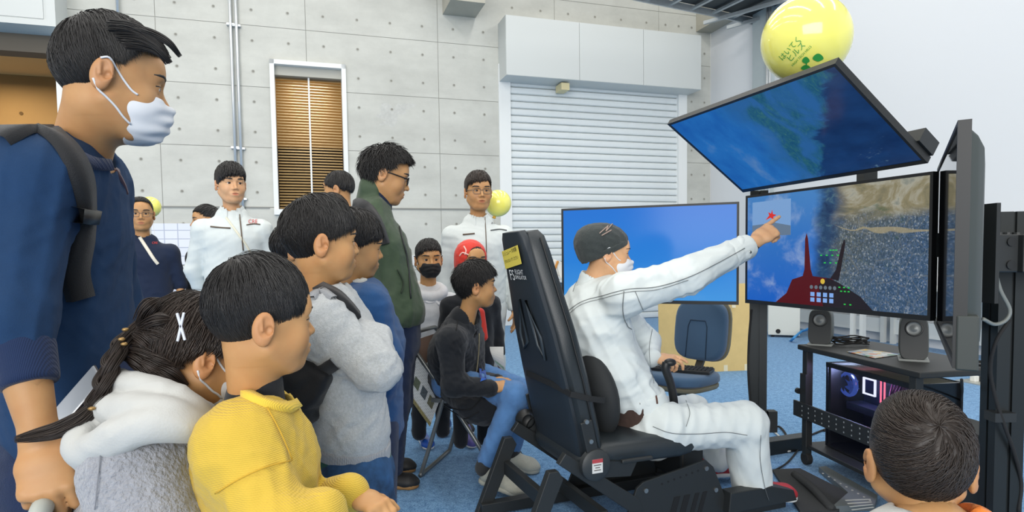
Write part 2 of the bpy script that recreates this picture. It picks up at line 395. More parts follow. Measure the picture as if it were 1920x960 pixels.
# ---- conduits on the wall
def conduit(pxs,r,name='conduit',label=''):
    pass
cm=M('conduit_steel',(206,210,212),0.32,metal=0.5)
def vpipe(px,py,zt,zb,r,lab,clipz):
    u=W(px,py)[0]; t_=thing('conduit_pipe',lab,'pipe',wp(u,zb,0.06))
    m=MB(); m.cyl(wp(u,zb,0.06),wp(u,zt,0.06),r,10); m.build('pipe',cm,t_,smooth=True)
    for z in clipz:
        m=MB(); slab(m,u-0.055,u+0.055,z-0.016,z+0.016,0.0,0.066); m.build('clip',cm,t_,bevel=0.004)
    return t_
vpipe(432,20,6.8,W(452,330)[1]-1.2,0.02,'left one of the twin steel conduit pipes on the concrete wall',[W(436,48)[1],W(446,278)[1],2.0])
vpipe(443,20,6.8,W(452,330)[1]-1.2,0.02,'right one of the twin steel conduit pipes on the concrete wall',[W(436,48)[1]-0.01,W(446,278)[1]-0.01,2.0])
vpipe(223,20,6.8,W(224,37)[1]-0.1,0.02,'short steel conduit pipe above the head of the man in navy',[4.8])
# ---- ceiling beams
m=MB(); c1=W(838,0); slab(m,W(845,0,0.6)[0],W(910,0,0.6)[0],W(900,5,0.6)[1],6.8,0.0,0.6); struct(m.build('trim_8',CONC2))
bz=W(1308,58)[1]
m=MB(); slab(m,W(1305,40)[0],UC,bz-0.02,6.8,0.0,9.0); struct(m.build('trim_9',CONC2))
m=MB(); slab(m,W(1296,300)[0],UC,0,bz-0.02,0.0,0.03)
# ---- right wall: white boards, steel column, big bright wall
def rslab(mb,v0,v1,z0,z1,o0,o1):
    a=[rp(v0,z0,o0),rp(v1,z0,o0),rp(v1,z1,o0),rp(v0,z1,o0),rp(v0,z0,o1),rp(v1,z0,o1),rp(v1,z1,o1),rp(v0,z1,o1)]
    mb.add(a,[(3,2,1,0),(4,5,6,7),(0,1,5,4),(1,2,6,5),(2,3,7,6),(3,0,4,7)])
v1_=R(1420,200)[0]; v2_=R(1452,200)[0]
m=MB(); rslab(m,0.0,14.0,0,7.0,-0.3,0.0); struct(m.build('wall_right',WALLW))
m=MB(); rslab(m,v1_,v2_,0,7.0,0.0,0.10); struct(m.build('trim_10',M('column_grey',(172,182,184),0.5,var=0.04)))
pv=R(1453,180)[0]
t_=thing('conduit_pipe','pair-clipped thin steel pipe running down beside the grey column','pipe',rp(pv,0.9,0.15))
m=MB(); m.cyl(rp(pv,0.9,0.15),rp(pv,5.0,0.15),0.018,10); m.cyl(rp(pv+0.06,0.9,0.15),rp(pv+0.06,5.0,0.15),0.018,10); m.build('pipe',cm,t_,smooth=True)
# ---- ladder cable tray under the ceiling
tray=thing('cable_tray','steel ladder cable tray hung under the ceiling beside the white wall','cable tray',P(1350,20,8.6))
TZ=4.86
def TP(px,py): return G(px,py,TZ)
E1a,E1b=TP(1190,-6),TP(1420,42)
dirn=nrm(E1b-E1a); n0=E1a-dirn*3
n1_=E1b+dirn*0.0
back=np.array([-dirn[1],dirn[0],0.0])
Wd=0.95
m=MB(); m.bar(n0,n1_+dirn*0.6,0.03,0.10); m.build('side_rail',GALV,tray)
m=MB(); m.bar(n0-back*Wd,n1_+dirn*0.6-back*Wd,0.03,0.10); m.build('side_rail',GALV,tray)
for k in range(14):
    q=n0+dirn*(0.3+0.42*k); m=MB(); m.bar(q,q-back*Wd,0.05,0.035); m.build('rung',GALV,tray)
m=MB(); q0=n0+np.array([0,0,0.06])-back*Wd/2; m.bar(q0,n1_+dirn*0.5-back*Wd/2+np.array([0,0,0.06]),Wd*0.94,0.02); m.build('tray_bed',M('tray_bed',(58,64,66),0.6,metal=0.3),tray)
m=MB(); m.bar(n1_-dirn*0.9+back*0.25-np.array([0,0,.06]),n1_-dirn*0.35-back*1.3-np.array([0,0,.06]),0.05,0.05); m.build('support_channel',GALV,tray)
m=MB(); m.bar(n1_-dirn*0.4+back*0.25-np.array([0,0,.06]),n1_+dirn*0.15-back*1.3-np.array([0,0,.06]),0.05,0.05); m.build('support_channel',GALV,tray)
# ---- baseboard
m=MB(); slab(m,lo[1]+.2,sh[0]-.2,0,0.08,0.0,0.015); struct(m.build('baseboard_back',M('base_grey',(120,122,120),0.6)))
# ================================================================== THINGS
BLK=M('black_satin',(26,28,29),0.45); BLKM=M('black_powder_coat',(34,37,38),0.5,bump=0.03,bscale=400); BLKP=M('black_profile',(38,42,43),0.38,metal=0.4)
RUB=M('black_rubber',(24,24,25),0.8); GREYP=M('grey_plastic',(92,96,96),0.5); CHR=M('chrome_bolt',(150,152,150),0.3,metal=0.8)
UP=np.array([0,0,1.0])
def nodes_mat(name):
    m=bpy.data.materials.new(name); m.use_nodes=True; return m,m.node_tree,m.node_tree.nodes
def screen_mat(name,kind):
    """lit screen, picture made by nodes over the panel's own u,v (UV map)"""
    m,nt,N=nodes_mat(name); b=N['Principled BSDF']; L=nt.links.new
    b.inputs['Base Color'].default_value=(0.004,0.004,0.005,1); b.inputs['Roughness'].default_value=0.14; b.inputs['Specular IOR Level'].default_value=0.18
    uv=N.new('ShaderNodeUVMap'); sp=N.new('ShaderNodeSeparateXYZ'); L(uv.outputs[0],sp.inputs[0])
    def math_(op,a,b2=None,c=None):
        n=N.new('ShaderNodeMath'); n.operation=op
        for i,x in enumerate((a,b2,c)):
            if x is None: continue
            if isinstance(x,(int,float)): n.inputs[i].default_value=x
            else: L(x,n.inputs[i])
        return n.outputs[0]
    def noise(scale,det=6,rough=0.6,dist=0.0,vec=None,sc=(1,1,1),rot=0.0):
        mp=N.new('ShaderNodeMapping'); mp.inputs['Scale'].default_value=sc; mp.inputs['Rotation'].default_value=(0,0,rot); L(vec or uv.outputs[0],mp.inputs[0])
        n=N.new('ShaderNodeTexNoise'); n.inputs['Scale'].default_value=scale; n.inputs['Detail'].default_value=det; n.inputs['Roughness'].default_value=rough; n.inputs['Distortion'].default_value=dist
        L(mp.outputs[0],n.inputs['Vector']); return n.outputs['Fac']
    def ramp(f,stops):
        r=N.new('ShaderNodeValToRGB'); e=r.color_ramp.elements
        e[0].position,e[0].color=stops[0][0],lin(stops[0][1])+(1,); e[1].position,e[1].color=stops[-1][0],lin(stops[-1][1])+(1,)
        for p,c in stops[1:-1]:
            k=e.new(p); k.color=lin(c)+(1,)
        L(f,r.inputs[0]); return r.outputs[0]
    def mix(f,a,b2,mode='MIX'):
        n=N.new('ShaderNodeMix'); n.data_type='RGBA'; n.blend_type=mode
        if isinstance(f,(int,float)): n.inputs['Factor'].default_value=f
        else: L(f,n.inputs['Factor'])
        for i,x in ((6,a),(7,b2)):
            if isinstance(x,tuple): n.inputs[i].default_value=lin(x)+(1,)
            else: L(x,n.inputs[i])
        return n.outputs[2]
    def step(f,a,b2):
        n=N.new('ShaderNodeMapRange'); n.interpolation_type='SMOOTHSTEP'; n.inputs[1].default_value=a; n.inputs[2].default_value=b2; L(f,n.inputs[0]); return n.outputs[0]
    u,v=sp.outputs[0],sp.outputs[1]
    def vor(scale,feat='F1',rot=0.0,sc=(1,1,1),what='Color'):
        mp=N.new('ShaderNodeMapping'); mp.inputs['Scale'].default_value=sc; mp.inputs['Rotation'].default_value=(0,0,rot); L(uv.outputs[0],mp.inputs[0])
        n=N.new('ShaderNodeTexVoronoi'); n.inputs['Scale'].default_value=scale; L(mp.outputs[0],n.inputs['Vector']); return n.outputs[what]
    if kind=='blue':
        col=ramp(math_('ADD',v,math_('MULTIPLY',noise(3,4),0.12)),[(0.05,(72,160,236)),(0.5,(46,136,228)),(1.0,(38,124,224))])
        cl=step(math_('SUBTRACT',noise(2.2,6),math_('MULTIPLY',v,0.25)),0.5,0.75); col=mix(math_('MULTIPLY',cl,0.35),col,(120,180,240))
    elif kind=='main':
        # sky at the left, a river, sandy banks and a town of little roofs
        t=math_('ADD',u,math_('MULTIPLY',noise(3,5),0.18))           # 0 sky .. land
        sky=ramp(v,[(0.0,(24,96,196)),(0.55,(52,116,196)),(1.0,(70,132,196))])
        cl=step(noise(3.6,7,0.6,0.3,sc=(1.7,1,1)),0.46,0.72); sky=mix(math_('MULTIPLY',cl,0.6),sky,(176,196,222))
        vc=vor(100,sc=(2.0,0.8,1),rot=0.6); sepc=N.new('ShaderNodeSeparateColor'); L(vc,sepc.inputs[0])
        base=mix(step(math_('SUBTRACT',u,math_('MULTIPLY',v,.6)),.25,.75),(104,108,100),(66,96,136)); city=ramp(sepc.outputs[0],[(0.0,(30,50,66)),(0.35,(66,88,104)),(0.6,(104,118,124)),(0.8,(70,104,150)),(1.0,(190,198,200))])
        fine=noise(120,3,0.8,sc=(1.4,1,1),rot=0.7); city=mix(step(fine,0.42,0.62),mix(0.55,city,(30,52,70)),city)
        sand=ramp(noise(4.2,9,0.62,1.6),[(0.3,(98,100,84)),(0.45,(140,132,104)),(0.55,(168,166,150)),(0.65,(120,128,122)),(0.8,(196,200,192))])
        nn=noise(3.0,5,0.55,0.6)
        s=math_('ADD',math_('ADD',v,math_('MULTIPLY',u,-0.15)),math_('MULTIPLY',nn,0.35))
        city=mix(.38,city,base); v2=N.new('ShaderNodeTexVoronoi'); v2.feature='DISTANCE_TO_EDGE'; v2.inputs['Scale'].default_value=9; mp2=N.new('ShaderNodeMapping'); mp2.inputs['Scale'].default_value=(1.8,1,1); mp2.inputs['Rotation'].default_value=(0,0,.5); L(uv.outputs[0],mp2.inputs[0]); L(mp2.outputs[0],v2.inputs['Vector']); city=mix(math_('MULTIPLY',step(v2.outputs['Distance'],.03,.008),.22),city,(150,148,136)); land=mix(step(s,0.74,0.86),city,sand)
        road=step(math_('ABSOLUTE',math_('SUBTRACT',math_('ADD',v,math_('MULTIPLY',noise(2.2,3,0.5,1.2),0.8)),1.02)),0.018,0.007)
        land=mix(math_('MULTIPLY',road,0.75),land,(164,154,124))
        green=step(noise(4.2,5,0.6,0.4,sc=(1,1.4,1)),0.6,0.68); land=mix(math_('MULTIPLY',green,0.5),land,(52,86,58))
        dark=ramp(noise(14,6,0.7,1.0),[(0.3,(20,46,84)),(0.55,(42,76,112)),(0.75,(96,132,140))])
        x2=math_('ADD',math_('ADD',u,math_('MULTIPLY',math_('SUBTRACT',v,0.5),-0.10)),math_('MULTIPLY',nn,0.22))
        land=mix(step(x2,0.62,0.72),dark,land)
        col=mix(step(x2,0.52,0.60),sky,land)
    else:
        n1=noise(3.2,7,0.65,0.5); nn=noise(2.4,5)
        dj=math_('MULTIPLY',math_('SUBTRACT',nn,0.5),0.35); d=math_('ADD',u,dj); dn=math_('ADD',math_('SUBTRACT',u,math_('MULTIPLY',v,0.45)),math_('MULTIPLY',math_('SUBTRACT',noise(5,6,.6,.5),0.5),0.3))
        sky=ramp(noise(2.4,6,0.6,0.2,sc=(2.4,0.8,1),rot=-0.5),[(0.3,(26,92,176)),(0.55,(40,116,196)),(0.75,(96,140,196))])
        sea=ramp(noise(16,8,0.75,1.2,sc=(3.2,0.9,1),rot=-0.65),[(0.3,(18,74,120)),(0.5,(34,96,128)),(0.62,(52,112,120)),(0.8,(120,160,176))])
        nav=ramp(noise(5,4),[(0.3,(16,46,92)),(0.7,(26,66,120))])
        town=mix(step(noise(44,4,0.8),0.5,0.6),nav,(84,120,150)); tw=step(noise(4,5,0.6,0.8),0.56,0.62)
        nav=mix(math_('MULTIPLY',tw,step(v,0.55,0.1)),nav,town)
        sea=mix(step(noise(3.0,4,.5,.8,sc=(2.2,.8,1),rot=-.65),.42,.6),sea,(44,104,168)); col=mix(step(d,0.30,0.48),sky,sea); col=mix(step(dn,0.47,0.52),col,nav)
    L(col,b.inputs['Emission Color']); b.inputs['Emission Strength'].default_value={'blue':.72,'main':.74,'top':.60}[kind]
    return m
def add_uv(o,fn):
    me=o.data; uvl=me.uv_layers.new(name='UVMap')
    for lp in me.loops: uvl.data[lp.index].uv=fn(me.vertices[lp.vertex_index].co)
class TV:
    pass
def make_tv(label,BL,BR,upv,h,scr,bulge=0.07,rear=True,lower_box=False):
    BL=np.asarray(BL,float); BR=np.asarray(BR,float); ex=nrm(BR-BL); w=np.linalg.norm(BR-BL); ey=nrm(upv); ey=nrm(ey-ex*np.dot(ey,ex)); ez=np.cross(ex,ey)   # ez faces viewer
    t=thing('monitor',label,'monitor',BL+ex*w/2)
    def p(a,b,c): return BL+ex*a+ey*b+ez*c
    bz=0.012
    m=MB()
    m.add([p(0,0,0),p(w,0,0),p(w,h,0),p(0,h,0),p(bz,bz*1.6,0),p(w-bz,bz*1.6,0),p(w-bz,h-bz,0),p(bz,h-bz,0)],[(0,1,5,4),(1,2,6,5),(2,3,7,6),(3,0,4,7)])
    m.add([p(bz,bz*1.6,0),p(w-bz,bz*1.6,0),p(w-bz,h-bz,0),p(bz,h-bz,0),p(bz,bz*1.6,-.004),p(w-bz,bz*1.6,-.004),p(w-bz,h-bz,-.004),p(bz,h-bz,-.004)],[(0,1,5,4),(1,2,6,5),(2,3,7,6),(3,0,4,7)])
    m.add([p(0,0,0),p(w,0,0),p(w,h,0),p(0,h,0),p(0,0,-.028),p(w,0,-.028),p(w,h,-.028),p(0,h,-.028)],[(0,4,5,1),(1,5,6,2),(2,6,7,3),(3,7,4,0),(4,7,6,5)])
    m.build('bezel',BLK,t)
    m=MB(); m.quad(p(bz,bz*1.6,-.0035),p(w-bz,bz*1.6,-.0035),p(w-bz,h-bz,-.0035),p(bz,h-bz,-.0035)); s=m.build('screen',scr,t)
    add_uv(s,lambda c:(float(np.dot(np.array(c)-BL,ex))/w,float(np.dot(np.array(c)-BL,ey))/h))
    if rear:
        m=MB(); rows=[]
        prof=[(0.02,-.028),(0.035,-.045),(0.06,-.06),(0.10,-.066)] if bulge<0.09 else [(0.012,-.028),(0.02,-.06),(0.035,-.085),(0.06,-.105),(0.10,-.115)]
        sc_=bulge/0.066 if bulge<0.09 else bulge/0.115
        V=[];Fs=[];
        for i,(ins,z) in enumerate(prof):
            z=-.028+(z+.028)*sc_
            V+= [p(ins,ins,z),p(w-ins,ins,z),p(w-ins,h-ins,z),p(ins,h-ins,z)]
        for i in range(len(prof)-1):
            for k in range(4): Fs.append((4*i+k,4*i+(k+1)%4,4*i+4+(k+1)%4,4*i+4+k))
        n=4*(len(prof)-1); Fs.append((n,n+1,n+2,n+3)); m.add(V,Fs)
        o=m.build('rear_shell',M('tv_rear',(58,64,62),0.5,bump=0.02,bscale=500),t,bevel=0.006); smooth_by_angle(o,1.0)
    T=TV(); T.t=t; T.p=p; T.w=w; T.h=h; T.ex,T.ey,T.ez=ex,ey,ez; return T
SB=screen_mat('screen_sky','blue'); SM=screen_mat('screen_town','main'); ST=screen_mat('screen_coast','top')
bl=P(1054,571,3.75); br=P(1385,567,3.39); br[2]=bl[2]=(bl[2]+br[2])/2
TVL=make_tv('blue-sky monitor behind the seated man\'s head',bl,br,UP,0.56,SB)
bl=P(1397,568,3.276); br=P(1744,602,2.34); zz=(bl[2]+br[2])/2; 
TVM=make_tv('main monitor showing a town from above and a red cockpit',bl,br,UP,0.56,SM)
bl=P(1393,361,3.27); br=P(1740,306,2.35); nn_=-nrm(np.array([0.936,0.347,0]))
al=math.radians(55); upv=nn_*math.sin(al)+UP*math.cos(al)
TVT=make_tv('overhead monitor tilted down, showing a coast and blue sky',bl,br,upv,0.565,ST,bulge=0.05)
TVR=make_tv('monitor at far right turned edge-on, its grey back to us',np.array([1.655,2.44,0.875]),np.array([1.075,1.515,0.875]),UP,0.60,M('screen_grazing',(10,12,16),0.04,spec=0.8),bulge=0.062)
# lower rear box and mount plate of the edge-on monitor
p=TVR.p; m=MB(); m.add([p(TVR.w-.30,-.004,-.006),p(TVR.w+.003,-.004,-.006),p(TVR.w+.003,.13,-.006),p(TVR.w-.30,.13,-.006),p(TVR.w-.30,-.004,-.052),p(TVR.w+.003,-.004,-.052),p(TVR.w+.003,.13,-.052),p(TVR.w-.30,.13,-.052)],[(3,2,1,0),(4,5,6,7),(0,1,5,4),(1,2,6,5),(2,3,7,6),(3,0,4,7)])
m.build('speaker_box',M('tv_box',(50,56,54),0.5),TVR.t,bevel=0.004)
# flat picture elements on the main screen
def scr_poly(T,pts,mat,name,off=0.0008):
    pts=[(f*3.276/(2.34+f*.936),v) for f,v in pts]
    m=MB(); m.add([T.p(u*T.w,v*T.h,-.0035+off) for u,v in pts],[tuple(range(len(pts)))]); return m.build(name,mat,T.t)
def tri_fan(T,outline,mat,name,off): return scr_poly(T,outline,mat,name,off)
KR=ME('cockpit_red',(76,12,20),0.9); KD=ME('cockpit_dark',(26,20,28),0.9); KG=ME('hud_green',(40,190,70),0.9); KB=ME('mfd_blue',(120,160,220),0.9); KY=ME('dial_yellow',(200,170,60),0.9)
tri_fan(TVM,[(0.16,0.03),(0.69,0.03),(0.62,0.12),(0.50,0.22),(0.46,0.26),(0.32,0.28),(0.25,0.24),(0.22,0.12)],KR,'cockpit_image',0.0008)
scr_poly(TVM,[(0.42,0.03),(0.69,0.03),(0.62,0.13),(0.50,0.23),(0.44,0.265),(0.39,0.2)],KD,'cockpit_dark_image',0.0012)  # darker right part of the cockpit picture
scr_poly(TVM,[(0.305,0.26),(0.362,0.27),(0.350,0.33),(0.334,0.58),(0.326,0.63),(0.318,0.58),(0.316,0.33)],KR,'canopy_bow_image',0.0012)
scr_poly(TVM,[(0.455,0.26),(0.50,0.245),(0.512,0.33),(0.535,0.54),(0.528,0.57),(0.515,0.52),(0.485,0.33)],KD,'canopy_bow_image',0.0012)
scr_poly(TVM,[(0.035,0.62),(0.24,0.62),(0.24,0.93),(0.035,0.93)],ME('inset_sky',(112,150,196),0.9),'inset_image',0.0008)
scr_poly(TVM,[(0.035,0.62),(0.24,0.62),(0.24,0.70),(0.15,0.735),(0.035,0.72)],ME('inset_sea',(92,112,134),0.9),'inset_image',0.0012)
scr_poly(TVM,[(0.105,0.76),(0.125,0.80),(0.12,0.83),(0.135,0.815),(0.14,0.85),(0.145,0.81),(0.165,0.80),(0.147,0.785),(0.15,0.76),(0.132,0.78)],ME('inset_jet',(200,44,36),0.9),'inset_image',0.0016)
for k in range(6):
    c=(0.355+0.025*k,0.185); scr_poly(TVM,[(c[0]+.009*math.cos(a),c[1]+.016*math.sin(a)) for a in np.linspace(0,6.28,13)[:-1]],ME('gauge',(96,108,118),0.9),'gauge_image',0.0016)
scr_poly(TVM,[(0.415+.012*math.cos(a),0.235+.022*math.sin(a)) for a in np.linspace(0,6.28,13)[:-1]],KY,'gauge_image',0.0016)
for i in range(4):
    for j in range(2):
        x=0.35+0.034*i; y=0.065+0.045*j; scr_poly(TVM,[(x,y),(x+.022,y),(x+.022,y+.034),(x,y+.034)],KB,'panel_display_image',0.0016)
for (x0,y0,n_,sx) in ((0.50,0.19,3,.025),(0.51,0.16,3,.02),(0.40,0.44,4,.03),(0.42,0.38,3,.03),(0.45,0.48,3,.015),(0.53,0.06,2,.03)):
    for k in range(n_): scr_poly(TVM,[(x0+sx*k,y0),(x0+sx*k+.011,y0),(x0+sx*k+.011,y0+.009),(x0+sx*k,y0+.009)],KG,'hud_symbol_image',0.0016)
# support rails behind the overhead screen
pt=TVT.p
for a in (0.28,0.72):
    m=MB(); m.bar(pt(TVT.w*a,0.02,-.075),pt(TVT.w*a,0.50,-.075),0.04,0.03,TVT.ez); m.build('mount_rail',BLKM,TVT.t)
m=MB(); m.bar(pt(TVT.w+0.01,0.05,-.06),pt(TVT.w-.10,0.05,-.06),0.09,0.06,TVT.ez); m.build('mount_block',BLKM,TVT.t)
# ---- black extrusion stand carrying the monitors
def profile_post(c,z0,z1,w,ang,name,parent,mat):
    m=MB(); Rm=rotz(ang); g=w*0.1
    for sx in(-1,1):
        for sy in(-1,1): m.box((c[0]+(Rm@np.array([sx*w*.28,sy*w*.28,0]))[0],c[1]+(Rm@np.array([sx*w*.28,sy*w*.28,0]))[1],(z0+z1)/2),(w*.44,w*.44,z1-z0),Rm)
    m.box((c[0],c[1],(z0+z1)/2),(w*.8,w*.8,z1-z0-.002),Rm)
    return m.build(name,mat,parent)
st=thing('monitor_stand','black aluminium profile stand carrying the four monitors','stand',(1.5,2.8,0))
c1=P(1421,700,3.52); c2=P(1880,700,2.10)
profile_post(c1,0,1.5,0.092,math.radians(-20),'post',st,BLKP); profile_post(c2,0,P(1887,398,2.10)[2],0.088,math.radians(-8),'post',st,BLKP)
cmid=(c1+c2)/2+np.array([0.12,0.06,0])
mc=TVM.p(TVM.w*0.55,TVM.h*0.5,-.16); 
m=MB(); m.bar((c1[0],c1[1],1.18),(mc[0]+.02,mc[1]+.0,1.18),0.06,0.09); m.bar((mc[0]+.02,mc[1],1.18),(c2[0]-.02,c2[1]+.06,1.18),0.06,0.09); m.build('crossbar',BLKP,st)
m=MB(); m.bar((mc[0]+.03,mc[1],1.15),(mc[0]+.03,mc[1],1.75),0.06,0.06,(1,0,0)); m.build('upright',BLKP,st)
m=MB(); q=TVT.p(TVT.w*.5,.33,-.07); m.bar((mc[0]+.03,mc[1],1.72),q,0.06,0.06); m.build('tilt_arm',BLKM,st)
m=MB(); q=TVM.p(TVM.w*.5,.28,-.066); m.box(q-TVM.ez*0.03,(0.25,0.05,0.22),np.stack([TVM.ex,TVM.ez,UP],1)); m.build('mount_plate',BLKM,st)
tl=TVL.p(TVL.w*.6,.28,-.08); m=MB(); m.bar((c1[0],c1[1],1.18),(tl[0]+.2,tl[1]+.10,1.18),0.06,0.09); m.bar((tl[0]+.2,tl[1]+.10,1.18),(tl[0],tl[1],1.18),0.06,0.09); m.build('crossbar',BLKP,st)
for c in (c1,c2):
    m=MB(); m.bar((c[0]-.32,c[1]-.12,.04),(c[0]+.34,c[1]+.12,.04),0.08,0.08); m.build('foot',BLKP,st,bevel=.004)
m=MB(); m.box((c1[0]+.07,c1[1]-.02,.2),(0.05,0.05,0.12)); m.build('bracket',BLKM,st)
# arm of the edge-on monitor
q=TVR.p(TVR.w*.45,.31,-.13); a_=np.array([q[0]+.02,q[1],P(1880,473,2.0)[2]])
b1=P(1848,475,1.93); b2=P(1915,475,1.93)
m=MB(); m.bar(b1,b2,0.07,0.115); m.build('clamp_block',BLKM,st,bevel=.004)
m=MB(); m.bar(b2+np.array([-.04,-.01,.0]),b2+np.array([.18,.0,0]),0.09,0.115); m.build('clamp_block',BLKM,st,bevel=.004)
for z in (.035,-.035):
    m=MB(); m.cyl(b1+(b2-b1)*.45+np.array([0,-.04,z]),b1+(b2-b1)*.45+np.array([0,-.033,z]),0.014,12); m.build('bolt',BLK,st)
for px in (1856,1872,1888,1906):
    q=P(px,443,1.93); m=MB(); m.cyl(q,q+np.array([0,0,.012]),0.012,10); m.build('bolt',BLKM,st)
m=MB(); q=P(1845,475,1.93); m.box(q+np.array([-.012,0,0.0]),(0.012,0.14,0.30)); m.build('vesa_plate',BLKM,st)
m=MB(); q=P(1875,780,2.05); m.box(q,(0.07,0.05,0.03)); m.build('cable_clip',BLKM,st)
# cables at the stand
def cable(pts,r,mat,label,name='cable',group=None,n=8,cat='cable'):
    m=MB(); m.tube(catmull(pts,n),r,7); return tag(m.build(name,mat,smooth=True),label,cat,group)
GREYC=M('cable_grey',(120,124,120),0.5); WHC=M('cable_white',(206,206,200),0.5)
cable([P(1866,510,1.98),P(1876,545,1.98),P(1893,580,1.98),P(1886,600,1.98),P(1865,608,1.98),P(1843,598,1.95)],0.006,GREYC,'grey power cable looping out behind the edge-on monitor')
cable([P(1893,600,2.0),P(1868,640,2.0),P(1857,690,2.02),P(1866,745,2.03),P(1884,800,2.03),P(1902,850,2.04),P(1915,905,2.05),P(1910,960,2.05)],0.006,RUB,'black cable running down the front of the right stand post')
cable([P(1848,433,2.0),P(1868,436,2.0),P(1890,446,2.02)],0.004,RUB,'short black lead above the clamp of the right stand post')
cable([P(1409,580,3.47),P(1404,640,3.47),P(1403,700,3.47),P(1407,760,3.47),P(1409,800,3.47)],0.006,RUB,'black cable hanging along the left stand post')
# ---- PC cart
CFL=np.array([1.59,3.36,0]); CFR=np.array([1.712,2.607,0]); ca=nrm(CFR-CFL); cb=np.array([-ca[1],ca[0],0]); 
if cb[0]<0: cb=-cb
CL=np.linalg.norm(CFR-CFL)
def cp(a,b,z): q=CFL+ca*a+cb*b; return np.array([q[0],q[1],z])
CR=np.stack([ca,cb,UP],1)
cart=thing('computer_cart','low black steel cart holding the computer and both speakers','cart',cp(CL/2,.2,0))
m=MB(); m.box(cp(CL/2,.2,.64),(CL+.07,.46,.028),CR); m.build('top_shelf',M('cart_top',(36,38,38),0.55),cart,bevel=.006)
m=MB(); m.box(cp(CL/2,.2,.105),(CL+.02,.42,.02),CR); m.build('bottom_shelf',BLKM,cart,bevel=.003)
for a in (0.015,CL-.015):
    for b in (0.0,.40):
        m=MB(); m.box(cp(a,b,.365),(.038,.038,.53),CR); m.build('leg',BLKM,cart,bevel=.003)
        m=MB(); m.cyl(cp(a,b-.016,.035),cp(a,b+.016,.035),.034,16); cs=m.build('caster',RUB,cart,bevel=.004)
        m=MB(); m.box(cp(a,b,.08),(.03,.036,.05),CR); m.build('fork',BLKM,cs)
m=MB(); m.box(cp(CL/2-.03,-.028,.30),(CL+.06,.012,.085),CR); rl=m.build('side_rail',BLKM,cart,bevel=.002)
m=MB()
for a in np.arange(0.02,CL,.055):
    for z in (.275,.30,.325):
        c=cp(a,-.0346,z); m.add([c+ca*.004+UP*.004,c-ca*.004+UP*.004,c-ca*.004-UP*.004,c+ca*.004-UP*.004],[(0,1,2,3)])
stuff(m.build('rail_hole',M('rail_hole',(150,156,158),0.6),rl))
m=MB(); m.box(cp(0.015,-.018,.42),(.05,.02,.16),CR); m.build('height_sleeve',BLKM,cart)
m=MB(); m.cyl(cp(-.03,-.03,.40),cp(-.012,-.03,.40),.016,12); m.build('clamp_knob',BLK,cart)
# ---- computer
pc0=np.array([1.675,3.31,0]); 
PL=0.60
def pp(a,b,z): q=pc0+ca*a+cb*b; return np.array([q[0],q[1],z])
pc=thing('computer_tower','black computer tower with glass side and pink and blue glow','computer',pp(PL/2,.12,.115))
Z0,Z1=.118,.568
m=MB()
m.box(pp(PL/2,.235,(Z0+Z1)/2),(PL,.012,Z1-Z0),CR); m.box(pp(PL/2,.12,Z0+.006),(PL,.24,.012),CR); m.box(pp(.006,.12,(Z0+Z1)/2),(.012,.24,Z1-Z0),CR)
m.box(pp(PL/2,.12,Z0+.11),(PL-.03,.2,.012),CR); m.box(pp(PL/2,.004,Z1-.012),(PL,.012,.024),CR); m.box(pp(PL/2,.232,Z1-.012),(PL,.012,.024),CR); m.box(pp(.03,.004,(Z0+Z1)/2),(.02,.01,Z1-Z0),CR); m.box(pp(PL-.02,.004,(Z0+Z1)/2),(.03,.01,Z1-Z0),CR)
m.build('case',BLK,pc)
m=MB()
for k in range(38):
    a=.02+k*(PL-.05)/38; m.bar(pp(a,.012,Z1-.004),pp(a+.02,.23,Z1-.004),.006,.006)
stuff(m.build('top_grille',M('grille_grey',(120,120,106),0.5),pc))
m=MB(); m.box(pp(PL-.006,.12,(Z0+Z1)/2),(.012,.24,Z1-Z0),CR); fp=m.build('front_panel',M('pc_front',(12,13,15),0.15),pc)
m=MB(); c=pp(PL+.0008,.14,Z1-.13); m.add([c+UP*.045,c+cb*.035,c-UP*.045,c-cb*.035],[(0,1,2,3)]); m.build('lit_diamond',ME('pc_diamond',(235,238,245),1.2),fp)
gl=M('pc_glass',(40,46,66),0.05,alpha=0.16); m=MB(); m.box(pp(PL/2,-.003,(Z0+Z1)/2),(PL-.01,.004,Z1-Z0-.01),CR); m.build('glass_side',gl,pc)
m=MB(); m.box(pp(PL/2,.2,.36),(PL-.08,.01,.28),CR); m.build('circuit_board',M('pcb',(20,22,46),0.4),pc)
m=MB(); m.lathe([(.052,0),(.064,.0),(.066,.012),(.06,.022),(.05,.018)],pp(.055,.10,.455),-cb,24); m.build('fan_ring',ME('fan_blue',(60,84,170),0.8),pc,smooth=True)
m=MB(); m.lathe([(.0,.012),(.016,.012),(.018,0)],pp(.055,.11,.455),-cb,16)
for k in range(7):
    t=2*math.pi*k/7; u1=ca*math.cos(t)+UP*math.sin(t); u2=ca*math.cos(t+.6)+UP*math.sin(t+.6); c=pp(.055,.11,.455); m.add([c+u1*.016,c+u1*.05-cb*.01,c+u2*.05+cb*.01,c+u2*.016],[(0,1,2,3)])
m.build('fan_blades',ME('fan_glow',(46,66,140),0.7),pc)
c=pp(.135,.15,.455); m=MB()
for s in (-1,1):
    m.box(c+ca*s*.04,(.007,.01,.087),CR); m.box(c+UP*s*.04,(.087,.01,.007),CR)
m.build('cooler_ring',ME('cooler_white',(225,230,255),1.3),pc)
for k,cx in enumerate((.215,.24)):
    m=MB(); m.box(pp(cx,.15,.455),(.006,.006,.13),CR); m.build('memory_stick',ME('ram_pink',(255,120,150),1.3),pc)
m=MB(); m.box(pp(.2,.13,.345),(.30,.09,.035),CR); m.build('graphics_card',M('gpu',(40,44,70),0.3),pc)
